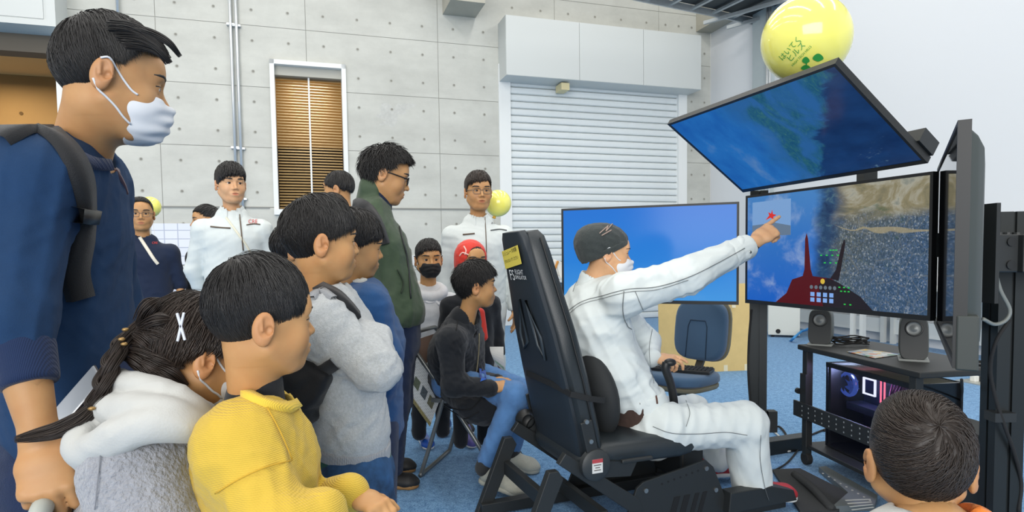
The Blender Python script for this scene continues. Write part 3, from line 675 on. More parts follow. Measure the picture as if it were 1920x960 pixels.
for k in range(4):
    m=MB(); m.tube(catmull([pp(.28+.02*k,.16,.5),pp(.33,.10,.44-.02*k),pp(.30+.02*k,.12,.36),pp(.35,.18,.33)],6),.004,6); m.build('inner_wire',M('inner_wire',(110,70,130),0.5),pc,smooth=True)
l=bpy.data.lights.new('pc_glow','POINT'); l.energy=2.4; l.color=(0.4,0.5,1.0); l.shadow_soft_size=.03; o=bpy.data.objects.new('pc_glow',l); COL.objects.link(o); o.location=pp(.1,.08,.53)
l=bpy.data.lights.new('pc_glow','POINT'); l.energy=0.4; l.color=(1.0,0.3,0.5); l.shadow_soft_size=.03; o=bpy.data.objects.new('pc_glow',l); COL.objects.link(o); o.location=pp(.26,.09,.51)
# ---- speakers
def speaker(px,py,d,yaw,hh,lab):
    c=P(px,py,d); c[2]=.654; t=thing('speaker',lab,'speaker',c,'desktop speakers on the cart'); Rm=rotz(yaw)
    w,dp=.115,.105
    def L(x,y,z): return c+Rm@np.array([x,y,z])
    m=MB(); n=28; ol=[]
    for k in range(n):
        a=2*math.pi*k/n; e=0.45; x=(abs(math.cos(a))**e)*math.copysign(1,math.cos(a))*w/2; z=(abs(math.sin(a))**e)*math.copysign(1,math.sin(a))*hh/2
        ol.append((x*(1-.06*z/hh),z+hh/2))
    tilt=0.12
    V=[L(x,-dp/2+z*tilt,z+.008) for x,z in ol]+[L(x,dp/2+z*tilt*.3,z+.008) for x,z in ol]
    m.add(V,[tuple(range(n)),tuple(reversed(range(n,2*n)))]+[(k,n+k,n+(k+1)%n,(k+1)%n) for k in range(n)])
    smooth_by_angle(m.build('cabinet',M('speaker_grey',(70,76,74),0.55),t,bevel=.006),0.7)
    m=MB(); V=[L(x*.93,-dp/2-.0035+z*tilt,z*.96+.011) for x,z in ol]; m.add(V,[tuple(range(n))]); m.build('front_grille',M('speaker_front',(40,43,44),0.45),t)
    dz=hh*.75; ax=Rm@np.array([0,-1,tilt]); o=L(0,-dp/2-.004+dz*tilt,dz)
    m=MB(); m.lathe([(.026,0),(.033,.0),(.036,.004),(.034,.006),(.029,.004)],o,ax,28); m.build('driver_ring',M('speaker_ring',(22,23,24),0.35),t,smooth=True)
    m=MB(); m.lathe([(.0,.006),(.012,.005),(.022,.001),(.029,.004)],o,ax,28); m.build('driver_cone',M('cone_silver',(112,115,114),0.35,metal=.3),t,smooth=True)
    m=MB(); m.box(L(0,0.0,.005),(w*1.05,dp*1.15,.01),Rm); m.build('foot_pad',M('speaker_foot',(140,144,142),0.5),t,bevel=.003)
    return t
speaker(1539,640,3.36,math.radians(-34),.185,'left grey desktop speaker, beside the coil of cable')
speaker(1712,668,2.86,math.radians(-30),.20,'right grey desktop speaker, near the edge-on monitor')
# cable coil, stickers sheet and keyboard-like thing on the cart
m=MB(); c=P(1595,640,3.32); c[2]=.66
rs=random.Random(4)
for k in range(5):
    pts=[c+np.array([(.085+rs.uniform(-.012,.012))*math.cos(t+k),(.055+rs.uniform(-.01,.01))*math.sin(t+k),.008+.007*k+.004*math.sin(3*t+k)]) for t in np.linspace(0,6.28,22)[:-1]]
    m.tube(pts,.004,6,closed=True)
tag(m.build('cable_coil',RUB,smooth=True),'coil of black cable beside the left speaker on the cart','cable')
def sticker_sheet():
    m,nt,N=nodes_mat('sticker_print'); b=N['Principled BSDF']; tc=N.new('ShaderNodeTexCoord'); v=N.new('ShaderNodeTexVoronoi'); v.inputs['Scale'].default_value=34
    nt.links.new(tc.outputs['Object'],v.inputs['Vector']); cr=N.new('ShaderNodeValToRGB'); cr.color_ramp.interpolation='CONSTANT'
    e=cr.color_ramp.elements; e[0].color=lin((150,156,156))+(1,); e[1].position=.9; e[1].color=lin((60,130,90))+(1,)
    for p_,c_ in ((.25,(188,190,186)),(.45,(90,120,170)),(.55,(206,170,70)),(.65,(196,110,60)),(.72,(200,202,200))):
        k=e.new(p_); k.color=lin(c_)+(1,)
    sp=N.new('ShaderNodeSeparateColor'); nt.links.new(v.outputs['Color'],sp.inputs[0]); nt.links.new(sp.outputs[0],cr.inputs[0]); nt.links.new(cr.outputs[0],b.inputs['Base Color']); b.inputs['Roughness'].default_value=.35; return m
q=[G(1588,660,.6565),G(1622,655,.6565),G(1690,665,.6565),G(1640,672,.6565)]
m=MB(); m.add([x for x in q]+[x+UP*.002 for x in q],[(3,2,1,0),(4,5,6,7),(0,1,5,4),(1,2,6,5),(2,3,7,6),(3,0,4,7)]); tag(m.build('sticker_sheet',sticker_sheet()),'colourful printed sheet lying on the black cart top','paper')
q=cp(CL-.02,.33,.66); m=MB(); m.tube(catmull([q+np.array([.05*math.cos(t)*(1+.1*k),.06*math.sin(t),.004+.004*k]) for k in range(2) for t in np.linspace(0,6.0,9)],4),.004,6); tag(m.build('cable_coil',RUB,smooth=True),'small loose loop of black cable behind the right speaker','cable')
# ================================================================== SEAT RIG
SF=nrm([.932,.362,0]); SRt=np.array([SF[1],-SF[0],0]); S0=np.array([.56,2.78,0])
SR=np.stack([SRt,SF,UP],1)          # local x = sitter's right (towards us), y = forward
def sp_(x,y,z): q=S0+SRt*x+SF*y; return np.array([q[0],q[1],z])
LEA=M('black_leatherette',(38,44,48),0.42,bump=0.10,bscale=260); LEA2=M('black_seat_fabric',(34,37,39),0.8,bump=0.15,bscale=500); NAVYP=M('seat_shell',(36,43,50),0.5,bump=0.03,bscale=300)
rig=thing('simulator_seat','black reclining flight simulator seat under the pointing man','seat',S0)
# backrest: tapered shell, front at angle; profile along height
def back_c(t): # t 0..1 along height -> y,z of middle plane
    return -.345-.20*t, .36+.90*t
rows=[(0.0,.235,.05),(.12,.242,.052),(.35,.235,.054),(.55,.215,.052),(.72,.178,.05),(.9,.140,.048),(.97,.125,.042),(1.0,.10,.028)]
def loft(rows,mat,name,parent,y_off=0.0,wscale=1.0,bev=0.0):
    m=MB(); V=[]; n=16
    for t,hw,th in rows:
        y,z=back_c(t); 
        for k in range(n):
            a=2*math.pi*k/n+math.pi/n; e=.35
            cx=math.copysign(abs(math.cos(a))**e,math.cos(a))*hw*wscale; cy=math.copysign(abs(math.sin(a))**e,math.sin(a))*th
            V.append(sp_(cx,y+cy*.97+y_off,z+cy*.21))
    Fs=[(i*n+k,i*n+(k+1)%n,(i+1)*n+(k+1)%n,(i+1)*n+k) for i in range(len(rows)-1) for k in range(n)]
    Fs+= [tuple(reversed(range(n))),tuple((len(rows)-1)*n+k for k in range(n))]
    m.add(V,Fs); return smooth_by_angle(m.build(name,mat,parent),0.75)
bk_=loft(rows,LEA,'backrest',rig)
loft([(t,hw*.93,.02) for t,hw,th in rows],NAVYP,'rear_shell',rig,y_off=-.046)
# rear triangular cut-outs of the shell (dark recesses with raised rims)
def bp(x,t,o=0.0):
    y,z=back_c(t); th=.068+o
    return sp_(x,y-th*.97,z-th*.21)
RIM=M('seat_rim',(60,68,74),0.4); HOLE=M('seat_hole',(12,13,15),0.7)
for s in (-1,1):
    tri=[(s*.035,.70),(s*.105,.54),(s*.105,.44),(s*.06,.50)] if s>0 else [(s*.035,.70),(s*.105,.54),(s*.105,.46),(s*.05,.50)]
    m=MB(); m.tube([bp(x,t,.003) for x,t in tri],.007,6,closed=True); m.build('slot_rim',RIM,rig,smooth=True)
    m=MB(); m.add([bp(x,t,.002) for x,t in tri],[(0,1,2,3)]); m.build('slot',HOLE,rig)
# stitched piping down the side
for s in (-1,1):
    m=MB(); m.tube([sp_(s*(hw+.004),back_c(t)[0]+.012,back_c(t)[1]) for t,hw,th in rows[:-1]],.004,6); m.build('piping',M('piping_dark',(20,22,24),0.5),rig,smooth=True)
# lettering on the shell and yellow notice
def on_back(x0,t0,su,sv=None):
    sv=su if sv is None else sv
    def fn(x,y): return bp(x0+x*su,t0+y*sv/.9,.0045)
    return fn
WPR=M('white_print',(226,228,226),0.5)
m=MB(); decal(m,text_mesh('FS',.1),on_back(-.055,.815,.62)); m.build('logo',WPR,rig)
m=MB(); decal(m,text_mesh('FLIGHT',.045),on_back(.03,.832,.62)); decal(m,text_mesh('SIMULATOR',.04),on_back(.038,.808,.55)); m.build('logo',WPR,rig)
YN=M('yellow_paper',(226,206,86),0.6); m=MB(); q=[bp(x,t,.006) for x,t in ((-.108,.845),(.085,.872),(.085,.955),(-.108,.928))]; qq=[bp(x,t,.0075) for x,t in ((-.108,.845),(.085,.872),(.085,.955),(-.108,.928))]
m.add(q+qq,[(3,2,1,0),(4,5,6,7),(0,1,5,4),(1,2,6,5),(2,3,7,6),(3,0,4,7)]); nt_=tag(m.build('notice',YN),'yellow paper notice taped on the back of the simulator seat','notice')
m=MB()
def nf(dy):
    def fn(x,y): return bp(-.0165+x,.905+(y+dy)/.9+x*.148,.0083)
    return fn
decal(m,text_mesh('シミュレータ体験',.021),nf(.018)); decal(m,text_mesh('さわらないでください',.017),nf(-.014)); m.build('notice_text',M('ink',(60,54,30),0.7),nt_)
# lumbar pillow and strap
t_=MB(); t_.ell(sp_(0,-.235,.555),(.20,.075,.19),SR@rotx(.16),28,16); tag(t_.build('lumbar_cushion',LEA2,smooth=True),'black lumbar cushion strapped to the simulator seat behind the man','cushion')
m=MB(); pts=[sp_(.244,-.31,.585),sp_(.247,-.38,.60),sp_(.243,-.46,.625),sp_(.12,-.478,.64),sp_(-.15,-.478,.64)]; 
for i in range(len(pts)-1): m.bar(pts[i],pts[i+1],.006,.022)
m.build('strap',M('strap_black',(22,23,24),0.7),rig)
# seat cushion
m=MB(); V=[]; n=20
prof=[(-.42,.20,.02),(-.40,.235,.06),(-.30,.25,.075),(-.1,.26,.078),(.04,.265,.08),(.10,.26,.065),(.125,.245,.03)]
for y,hw,th in prof:
    for k in range(n):
        a=2*math.pi*k/n+math.pi/n; e=.4
        V.append(sp_(math.copysign(abs(math.cos(a))**e,math.cos(a))*hw,y,.362+math.copysign(abs(math.sin(a))**e,math.sin(a))*th*.75-.03*(y<-.3)))
m.add(V,[(i*n+k,i*n+(k+1)%n,(i+1)*n+(k+1)%n,(i+1)*n+k) for i in range(len(prof)-1) for k in range(n)]+[tuple(reversed(range(n))),tuple((len(prof)-1)*n+k for k in range(n))])
smooth_by_angle(m.build('seat_cushion',LEA,rig),.8)
# recline hinges
for s in (-1,1):
    hp=sp_(s*.262,-.37,.345); ax=SRt*s
    m=MB(); m.lathe([(0,.03),(.05,.03),(.062,.022),(.064,0),(.0,0)],hp,ax,28); hd=smooth_by_angle(m.build('recline_hinge',M('hinge_cover',(46,50,52),0.5),rig),.7)
    if s>0:
        c=hp+ax*.0305
        m=MB(); m.box(c+UP*.0,(.001,.046,.055),SR); m.build('warning_label',M('label_white',(214,214,210),0.5),hd)
        m=MB(); m.box(c+UP*.02+ax*.0008,(.001,.046,.015),SR); m.build('warning_label_band',M('label_red',(176,66,70),0.5),hd)
        m=MB()
        for dz,w_ in ((.004,.032),(-.006,.02),(-.016,.03)): m.box(c+UP*dz+ax*.0008,(.001,w_,.003),SR)
        m.build('warning_label_text',M('ink2',(70,66,64),0.7),hd)
    m=MB(); a=hp+ax*.012; b=sp_(s*.262,-.41,.52)+ax*.012; m.bar(a,b,.012,.05,SF); m.build('hinge_arm',BLKM,rig,bevel=.004)
    for q in (b,a+(b-a)*.55):
        m=MB(); m.cyl(q,q+ax*.012,.009,10); m.build('bolt',CHR,rig)
    m=MB(); m.prism([(-.05,-.055),(.17,-.075),(.20,-.02),(.06,.0),(.03,.05)],sp_(s*.25,-.37,.345),SF,UP,.008*s,SRt); m.build('hinge_plate',BLKM,rig)
m=MB(); m.bar(sp_(.285,-.26,.345),sp_(.29,-.12,.345),.02,.016); m.build('recline_lever',BLKM,rig,bevel=.005)
m=MB(); m.lathe([(0,.02),(.045,.02),(.05,0),(.03,-.03)],sp_(-.262,-.44,.40),-SRt,20); m.build('recline_knob',BLK,rig,smooth=True)
# steel frame: for each side a leg plate, a diagonal carrier and a perforated side panel
for s in (-1,1):
    x=s*.225
    m=MB(); m.prism([(-.70,.0),(-.64,.0),(-.50,.30),(-.52,.335),(-.56,.335)],sp_(x,0,0),SF,UP,.035*s,SRt); m.build('rear_leg',BLKM,rig,bevel=.003)
    m=MB(); m.prism([(-.52,.36),(-.49,.40),(-.16,.17),(-.14,.12),(-.20,.12)],sp_(x+s*.005,0,0),SF,UP,.03*s,SRt); m.build('diagonal_carrier',BLKM,rig,bevel=.003)
    m=MB(); m.prism([(-.24,.05),(-.17,.215),(-.14,.235),(.17,.285),(.21,.25),(.30,.05)],sp_(x+s*.02,0,0),SF,UP,.012*s,SRt); sp=m.build('side_panel',BLKM,rig,bevel=.002)
    m=MB()
    for (a,b) in ((-.13,.20),(.17,.25),(.22,.15)):
        c=sp_(x+s*.033,a,b); m.cyl(c,c+SRt*s*.006,.010,10)
    m.build('panel_bolts',CHR,sp)
    m=MB()
    for k in range(7):
        c=sp_(x+s*.0325,-.05+.03*k,.215+.005*k); m.cyl(c,c+SRt*s*.0006,.005,8)
    m.build('panel_holes',HOLE,sp)
    if s>0:
        m=MB()
        for (a,w_) in ((-.02,.03),(.03,.03),(.085,.022),(.125,.022)):
            m.prism([(a,.06),(a+w_,.06),(a+w_+.03,.15),(a+.03,.15)],sp_(x+s*.0325,0,0),SF,UP,.001*s,SRt)
        m.build('panel_cutouts',HOLE,sp)
    m=MB(); m.bar(sp_(x,-.68,.03),sp_(x,.62,.03),.05,.05); m.build('floor_rail',BLKM,rig,bevel=.003)
    m=MB(); m.prism([(.26,.05),(.27,.14),(.50,.135),(.62,.10),(.64,.05)],sp_(x+s*.01,0,0),SF,UP,.06*s,SRt); m.build('front_rail',BLKM,rig,bevel=.004)
for y,z in ((-.55,.20),(-.30,.10),(.25,.03)):
    m=MB(); m.bar(sp_(-.225,y,z),sp_(.225,y,z),.03,.06); m.build('cross_member',BLKM,rig,bevel=.003)
m=MB(); m.box(sp_(.02,.20,.24),(.22,.12,.18),SR); m.build('pedal_motor_box',BLK,rig,bevel=.012)
# control stick on an arm
stk=thing('control_stick','black flight control stick gripped by the seated man','joystick',sp_(-.02,.20,.33))
m=MB(); m.bar(sp_(-.20,.13,.34),sp_(-.20,.20,.36),.05,.05); m.build('stick_base',BLK,stk,bevel=.01)
gr=P(1248,692,2.80); gb=P(1262,742,2.82)
m=MB(); m.tube(catmull([gb+np.array([.02,.02,-.12]),gb,gb*.5+gr*.5+np.array([.004,0,0]),gr,gr+np.array([.004,0,.03])],5),.019,12); m.build('grip',BLK,stk,smooth=True)
m=MB(); m.ell(gr+np.array([.02,.0,.03]),(.028,.024,.018)); m.build('stick_head',BLK,stk,smooth=True)
# ---- floor plates in front of the seat
mat_=thing('floor_mat','black ribbed rubber mat rucked up in front of the seat','mat',G(1530,915))
q=[G(1448,886),G(1500,884),G(1600,935),G(1570,965),G(1500,965)]
m=MB(); m.add([x+UP*.004 for x in q]+[x+UP*.018 for x in q],[tuple(reversed(range(5))),tuple(range(5,10))]+[(k,(k+1)%5,5+(k+1)%5,5+k) for k in range(5)]); m.build('sheet',M('ribbed_rubber',(44,46,47),0.7,bump=.5,bscale=160,stretch=(1,6,1)),mat_)
m=MB(); a,b=G(1490,890,.02),G(1560,955,.02)
m.tube(catmull([a,a*.5+b*.5+UP*.015,b],6),.02,8); m.build('fold',M('ribbed_rubber',(44,46,47)),mat_,smooth=True)
pl=thing('pedal_plate','grey perforated metal plate on the carpet beside the rubber mat','plate',G(1600,930))
q=[G(1535,886),G(1548,884),G(1645,940),G(1640,958),G(1560,962),G(1590,935)]
m=MB(); m.add([x+UP*.003 for x in q]+[x+UP*.03 for x in q],[tuple(reversed(range(6))),tuple(range(6,12))]+[(k,(k+1)%6,6+(k+1)%6,6+k) for k in range(6)]); m.build('plate',M('plate_grey',(112,118,118),0.45,metal=.4),pl)
m=MB()
for k in range(9):
    c=G(1543+11*k,888+6.3*k,.031); m.cyl(c,c+UP*.002,.005,8)
for k in range(4):
    a=G(1585+4*k,938+6*k,.031); b=G(1632+2*k,936+5*k,.031); m.bar(a,b,.006,.002)
stuff(m.build('plate_slots',M('slot_pale',(176,178,172),0.5),pl))
# ---- blue office chair
CH=np.array([1.03,3.85,0]); c0=P(1278,705,3.85); CH=np.array([c0[0],c0[1],0]); cyaw=math.radians(205)
cf=rotz(cyaw)@np.array([0,1.,0]); cf=nrm([-.78,-.62,0]); cr_=np.array([cf[1],-cf[0],0]); CHR_=np.stack([cr_,cf,UP],1)
def ch(x,y,z): q=CH+cr_*x+cf*y; return np.array([q[0],q[1],z])
BLU=M('chair_blue_fabric',(62,92,122),0.85,bump=.2,bscale=500,sheen=.2)
oc=thing('office_chair','blue upholstered office chair with a keyboard on its seat','chair',CH)
def pillow(m,o,ex,ey,ez,w,h,t,e=.4,n=32,rings=((1,0),(1,.6),(.96,.9),(.86,1.0)),bot=True):
    V=[];rr=[(.90,-1.0)]+[(a,b) for a,b in ((1.0,-.5),(1.0,.3),(.97,.75),(.88,1.0))]
    for s,hh in rr:
        for k in range(n):
            a=2*math.pi*k/n; x=math.copysign(abs(math.cos(a))**e,math.cos(a))*w/2*s; y=math.copysign(abs(math.sin(a))**e,math.sin(a))*h/2*s
            V.append(o+ex*x+ey*y+ez*(hh*t/2))
    Fs=[(i*n+k,i*n+(k+1)%n,(i+1)*n+(k+1)%n,(i+1)*n+k) for i in range(len(rr)-1) for k in range(n)]+[tuple(reversed(range(n))),tuple((len(rr)-1)*n+k for k in range(n))]
    return m.add(V,Fs)
lean=nrm(UP-cf*.12)
m=MB(); bc=ch(0,-.20,.665); pillow(m,bc,cr_,lean,nrm(cf+UP*.12),.37,.385,.075,.55); smooth_by_angle(m.build('backrest',BLU,oc),.9)
m=MB(); pillow(m,bc-cf*.042,cr_,lean,-nrm(cf+UP*.12),.385,.40,.03,.55); smooth_by_angle(m.build('backrest_shell',M('chair_shell',(120,116,96),0.5),oc),.9)
m=MB(); pts=[(-.075,-.18),(-.07,.02),(-.055,.06),(.055,.06),(.07,.02),(.075,-.18)]
m.tube([bc+cr_*x+lean*y+nrm(cf+UP*.12)*.0385 for x,y in pts],.003,6); m.build('backrest_seam',M('chair_seam',(34,52,72),0.8),oc,smooth=True)
SZ=.395
m=MB(); pillow(m,ch(0,.02,SZ),cr_,cf,UP,.43,.40,.07,.6); smooth_by_angle(m.build('seat',BLU,oc),.9)
m=MB(); pillow(m,ch(0,.02,SZ-.045),cr_,cf,-UP,.42,.39,.04,.6); smooth_by_angle(m.build('seat_shell',M('chair_shell',(120,116,96)),oc),.9)
m=MB(); m.bar(ch(0,-.22,.5),ch(0,-.12,.33),.05,.02,cf); m.build('back_arm',M('chair_arm',(70,68,60),0.5),oc)
m=MB(); m.lathe([(.09,.30),(.06,.33),(.03,.30),(.028,.1),(.05,.08)],CH,UP,16); m.build('column',M('chair_arm',(70,68,60)),oc,smooth=True)
for k in range(5):
    a=k*2*math.pi/5; d=cr_*math.cos(a)+cf*math.sin(a)
    m=MB(); m.bar(CH+UP*.10,CH+d*.27+UP*.07,.045,.03); fo=m.build('base_arm',M('chair_arm',(70,68,60)),oc)
    m=MB(); m.cyl(CH+d*.27+UP*.028-np.cross(d,UP)*.02,CH+d*.27+UP*.028+np.cross(d,UP)*.02,.027,12); m.build('castor',RUB,fo)
kz=SZ+.037
kb=thing('keyboard','black computer keyboard lying on the blue chair seat','keyboard',ch(0,.03,kz))
kc=ch(-.02,.02,kz+.012); kx=nrm(np.array([.86,-.5,0])); ky=np.array([.5,.86,0]); KR_=np.stack([kx,ky,UP],1)
m=MB(); m.box(kc,(.36,.14,.018),KR_); m.build('keyboard_body',BLK,kb,bevel=.004)
m=MB()
for i in range(15):
    for j in range(5): m.box(kc+kx*(-.165+.0235*i)+ky*(-.052+.026*j)+UP*.012,(.018,.019,.007),KR_)
m.build('keys',M('keycap',(44,46,48),0.5),kb)
# ---- cardboard sheet behind
a,b=G(1236,701),G(1407,694); a[2]=b[2]=0; ex=nrm(b-a); wl=np.linalg.norm(b-a)
cbd=thing('cardboard_sheet','large tan cardboard sheet standing behind the blue chair','cardboard',(a+b)/2)
ez=np.cross(ex,UP); tilt=nrm(UP-ez*.04)
m=MB(); m.prism([(0,0),(wl,0),(wl,.85),(0,.85)],a,ex,tilt,.008); m.build('sheet',M('cardboard',(222,192,128),0.8,var=.05,vscale=8,bump=.05,bscale=80),cbd)
TP_=M('masking_tape',(232,222,190),0.6)
for px,py,w_,h_ in ((1293,573,.05,.06),(1335,575,.04,.07),(1375,574,.04,.03),(1398,690,.03,.08),(1360,690,.04,.06),(1360,610,.02,.3)):
    q=hit(px,py,a-ez*.0,ez); m=MB(); m.box(q+np.cross(ex,tilt)*.0085,(w_,.002,h_),np.stack([ex,np.cross(tilt,ex),tilt],1)); m.build('tape',TP_,cbd)
# ---- trolley table by the shutter with device and bottle
tb0=P(1012,527,9.3); tb1=P(1100,527,9.5)
tt=thing('side_table','pale grey table in front of the roller shutter','table',(tb0+tb1)/2*np.array([1,1,0]))
zt=tb0[2]; c=(tb0+tb1)/2; c[2]=zt; TL_=np.linalg.norm(tb1-tb0)*1.15; TR_=np.stack([DR,NR,UP],1)
m=MB(); m.box(c,(TL_,.5,.035),TR_); m.build('table_top',M('table_pale',(206,212,212),0.5),tt,bevel=.004)
m=MB(); m.box(c+np.array([0,0,-zt*.64]),(TL_*.96,.46,.025),TR_); m.build('lower_shelf',M('table_pale',(206,212,212)),tt)
m=MB(); m.box(c-NR*.22+np.array([0,0,-zt*.33]),(TL_*.96,.02,zt*.6),TR_); m.build('back_panel',M('table_grey',(140,158,170),0.6),tt)
for sx in (-1,1):
    for sy in (-1,1):
        q=c+DR*sx*TL_*.46+NR*sy*.22; m=MB(); m.bar(np.array([q[0],q[1],0]),np.array([q[0],q[1],zt-.02]),.035,.035,DR); m.build('leg',M('table_pale',(206,212,212)),tt)
dv=thing('handheld_device','white and orange device leaning on the pale table by the shutter','device',P(1043,524,9.3))
a=P(1034,523,9.25); b=P(1047,489,9.25); c2=P(1056,520,9.25)
m=MB(); m.bar(a,b,.16,.055,NR); m.build('body',M('dev_white',(226,224,216),0.4),dv,bevel=.015)
m=MB(); m.bar(a+NR*.03-DR*.02,b+NR*.03-DR*.02,.03,.05,NR); m.build('orange_edge',M('dev_orange',(206,140,60),0.5),dv,bevel=.008)
m=MB(); m.bar(b-UP*.03,c2,.10,.04,NR); m.build('stand',M('dev_white',(226,224,216)),dv,bevel=.01)
bt=thing('bottle','small brown glass bottle on the lower shelf by the shutter','bottle',P(1036,583,9.25))
q=P(1036,583,9.25); m=MB(); m.lathe([(0,0),(.045,0),(.045,.10),(.02,.125),(.018,.14)],q,UP,14); m.build('glass',M('amber_glass',(132,92,34),0.2),bt,smooth=True)
m=MB(); m.lathe([(.022,.135),(.022,.165),(0,.165)],q,UP,12); m.build('cap',M('bottle_cap',(92,70,40),0.5),bt,smooth=True)
# ---- tables and white cabinet along the right wall
TW=M('desk_white',(216,219,216),0.5); LEG=M('desk_leg',(206,208,204),0.45)
def rtable(v0,v1,lab):
    t=thing('wall_table',lab,'table',rp((v0+v1)/2,0,.4),'white tables along the right wall')
    m=MB(); rslab(m,v0,v1,.69,.72,.06,.66); m.build('table_top',TW,t)
    m=MB(); rslab(m,v0+.05,v1-.05,.42,.66,.10,.13); m.build('modesty_panel',TW,t)
    for v in (v0+.06,v1-.06):
        for o in (.12,.6):
            m=MB(); rslab(m,v-.025,v+.025,0,.69,o-.025,o+.025); m.build('leg',LEG,t)
    m=MB(); rslab(m,v0+.05,v1-.05,.12,.30,.08,.12); m.build('foot_panel',TW,t)
va=R(1490,600)[0]
rtable(va-.1,va+1.7,'white wall table farthest from us, behind the left speaker'); rtable(va+1.72,va+3.5,'white wall table between the right speaker and the stand post'); rtable(va+3.52,va+5.3,'white wall table at the right edge of the picture')
q=P(1468,600,8.3); wc=thing('white_cabinet','white floor box with a round black port below the main monitor','cabinet',G(1463,628))
g0=G(1440,632); g1=G(1500,634); ex=nrm(g1-g0); wl=np.linalg.norm(g1-g0); ez=np.cross(ex,UP)
m=MB(); m.prism([(0,.03),(wl,.03),(wl,.58),(0,.58)],g0,ex,UP,-.45); m.build('body',M('cab_white',(206,208,200),0.5),wc,bevel=.008)
m=MB(); c=hit(1459,621,g0,ez)+ez*.002; m.cyl(c,c+ez*.006,.03,14); m.build('port',RUB,wc)
for k in (.06,wl-.06):
    m=MB(); c=g0+ex*k-ez*.05; m.cyl(c,c+UP*.04,.02,10); m.build('foot',RUB,wc)
BLC=M('cable_blue',(60,140,200),0.5)
cable([G(1482,640),G(1490,632,.08),G(1502,622,.1),G(1512,618,.14),G(1525,612,.2)],.016,BLC,'bright blue network cable on the carpet beside the white box')
# ---- dark box on the floor at the right, floor outlet, loose cables
g=G(1800,905); bx=thing('subwoofer','black box on the floor behind the right boy\'s head','speaker box',(2.0,2.75,0))
q0=G(1785,800,.5); q1=G(1858,795,.5)
ex=nrm(np.array([q1[0]-q0[0],q1[1]-q0[1],0])); wl=np.linalg.norm(q1-q0); ey=np.array([-ex[1],ex[0],0])
c=(q0+q1)/2-ey*.0; c[2]=.25
m=MB(); m.box(c,(wl,.26,.5),np.stack([ex,ey,UP],1)); m.build('cabinet',M('sub_black',(34,37,38),0.6),bx,bevel=.006)
m=MB(); m.box(c-ey*.132,(wl*.9,.006,.42),np.stack([ex,ey,UP],1)); m.build('front_cloth',M('sub_cloth',(26,28,30),0.9),bx)
g=G(1838,716); fo=thing('floor_outlet','open metal floor outlet with plugs on the blue carpet','floor outlet',g)
m=MB(); m.box(g+UP*.004,(.30,.22,.008),rotz(.3)); m.build('plate',M('outlet_metal',(176,178,172),0.4,metal=.5),fo)
m=MB(); m.box(g+UP*.03+np.array([.02,.02,0]),(.12,.05,.05),rotz(.5)); m.build('plug',BLK,fo,bevel=.006)
m=MB(); m.box(g+UP*.03+np.array([-.05,.0,0]),(.05,.05,.05),rotz(.2)); m.build('plug',M('plug_white',(220,220,214),0.5),fo,bevel=.006)
cable([g+np.array([.05,.02,.03]),G(1850,705,.02),G(1858,712,.02),G(1861,720,.02),G(1866,735,.02)],.006,WHC,'white lead plugged into the floor outlet')
random.seed(5)
def scribble(pxs,r,mat,lab):
    cable([G(x,y,r+.004*(i%2)) for i,(x,y) in enumerate(pxs)],r,mat,lab,group=None)
scribble([(1442,800),(1466,822),(1492,836),(1476,846),(1462,830),(1480,818),(1502,826),(1512,842)],.006,WHC,'white cable looping on the carpet by the cart wheel')
scribble([(1446,842),(1480,838),(1515,818),(1560,800),(1545,808)],.006,RUB,'black cable on the carpet passing under the cart')
scribble([(1440,806),(1460,800),(1472,812),(1478,826),(1500,836)],.007,RUB,'short black cable from the left stand post across the carpet')
scribble([(1448,884),(1470,872),(1485,858),(1500,838)],.005,RUB,'thin black cable from the rubber mat towards the cart')
cable([P(1803,712,1.7),P(1804,740,2.6),P(1796,770,2.9)],.004,RUB,'thin black cable hanging below the edge-on monitor')
cable([G(1878,870,.02),G(1915,885,.02),G(1900,900,.02),G(1918,915,.02)],.004,WHC,'white cable on the carpet beside the right stand post')
# ---- balloons
YB=M('balloon_yellow',(242,236,120),0.16,coat=.5,sss=0.0)
b_=YB.node_tree.nodes['Principled BSDF']; b_.inputs['Emission Color'].default_value=(0,0,0,1); b_.inputs['Transmission Weight'].default_value=0.0
b_.inputs['Subsurface Weight'].default_value=.35; b_.inputs['Subsurface Radius'].default_value=(.1,.1,.03); b_.inputs['Subsurface Scale'].default_value=.4
GRN=M('balloon_green',(52,150,70),0.3)
def balloon(c,r,ax,lab,n=40,string=False):
    t=thing('balloon',lab,'balloon',c,'yellow balloons')
    m=MB(); prof=[]
    for k in range(25):
        a=math.pi*k/24; prof.append((r*math.sin(a)*(1.0),-r*1.0*math.cos(a) if k>6 else -r*(1.0+.04*(6-k)/6)*math.cos(a)))
    m.lathe([(x,y) for x,y in prof],c,-np.asarray(ax)*-1,n); m.build('skin',YB,t,smooth=True)
    q=np.asarray(c)-nrm(ax)*r*1.03; m=MB(); m.lathe([(.004,.012),(.010,.0),(.014,-.012),(.004,-.016)],q,ax,12); m.build('knot',M('knot_orange',(226,170,50),0.4),t,smooth=True)
    if string: m=MB(); m.tube([q,np.array([q[0]+.01,q[1]+.05,q[2]-.4]),np.array([q[0]-.01,q[1]+.08,.0])],.0015,5); m.build('string',M('string_white',(220,220,214),.7),t,smooth=True)
    return t
bc_=P(1511,74,2.52); br_=.168
bax=nrm(P(1470,20,2.4)-P(1590,125,2.62))
bt_=balloon(bc_,br_,bax,'big yellow balloon with green print above the overhead monitor')
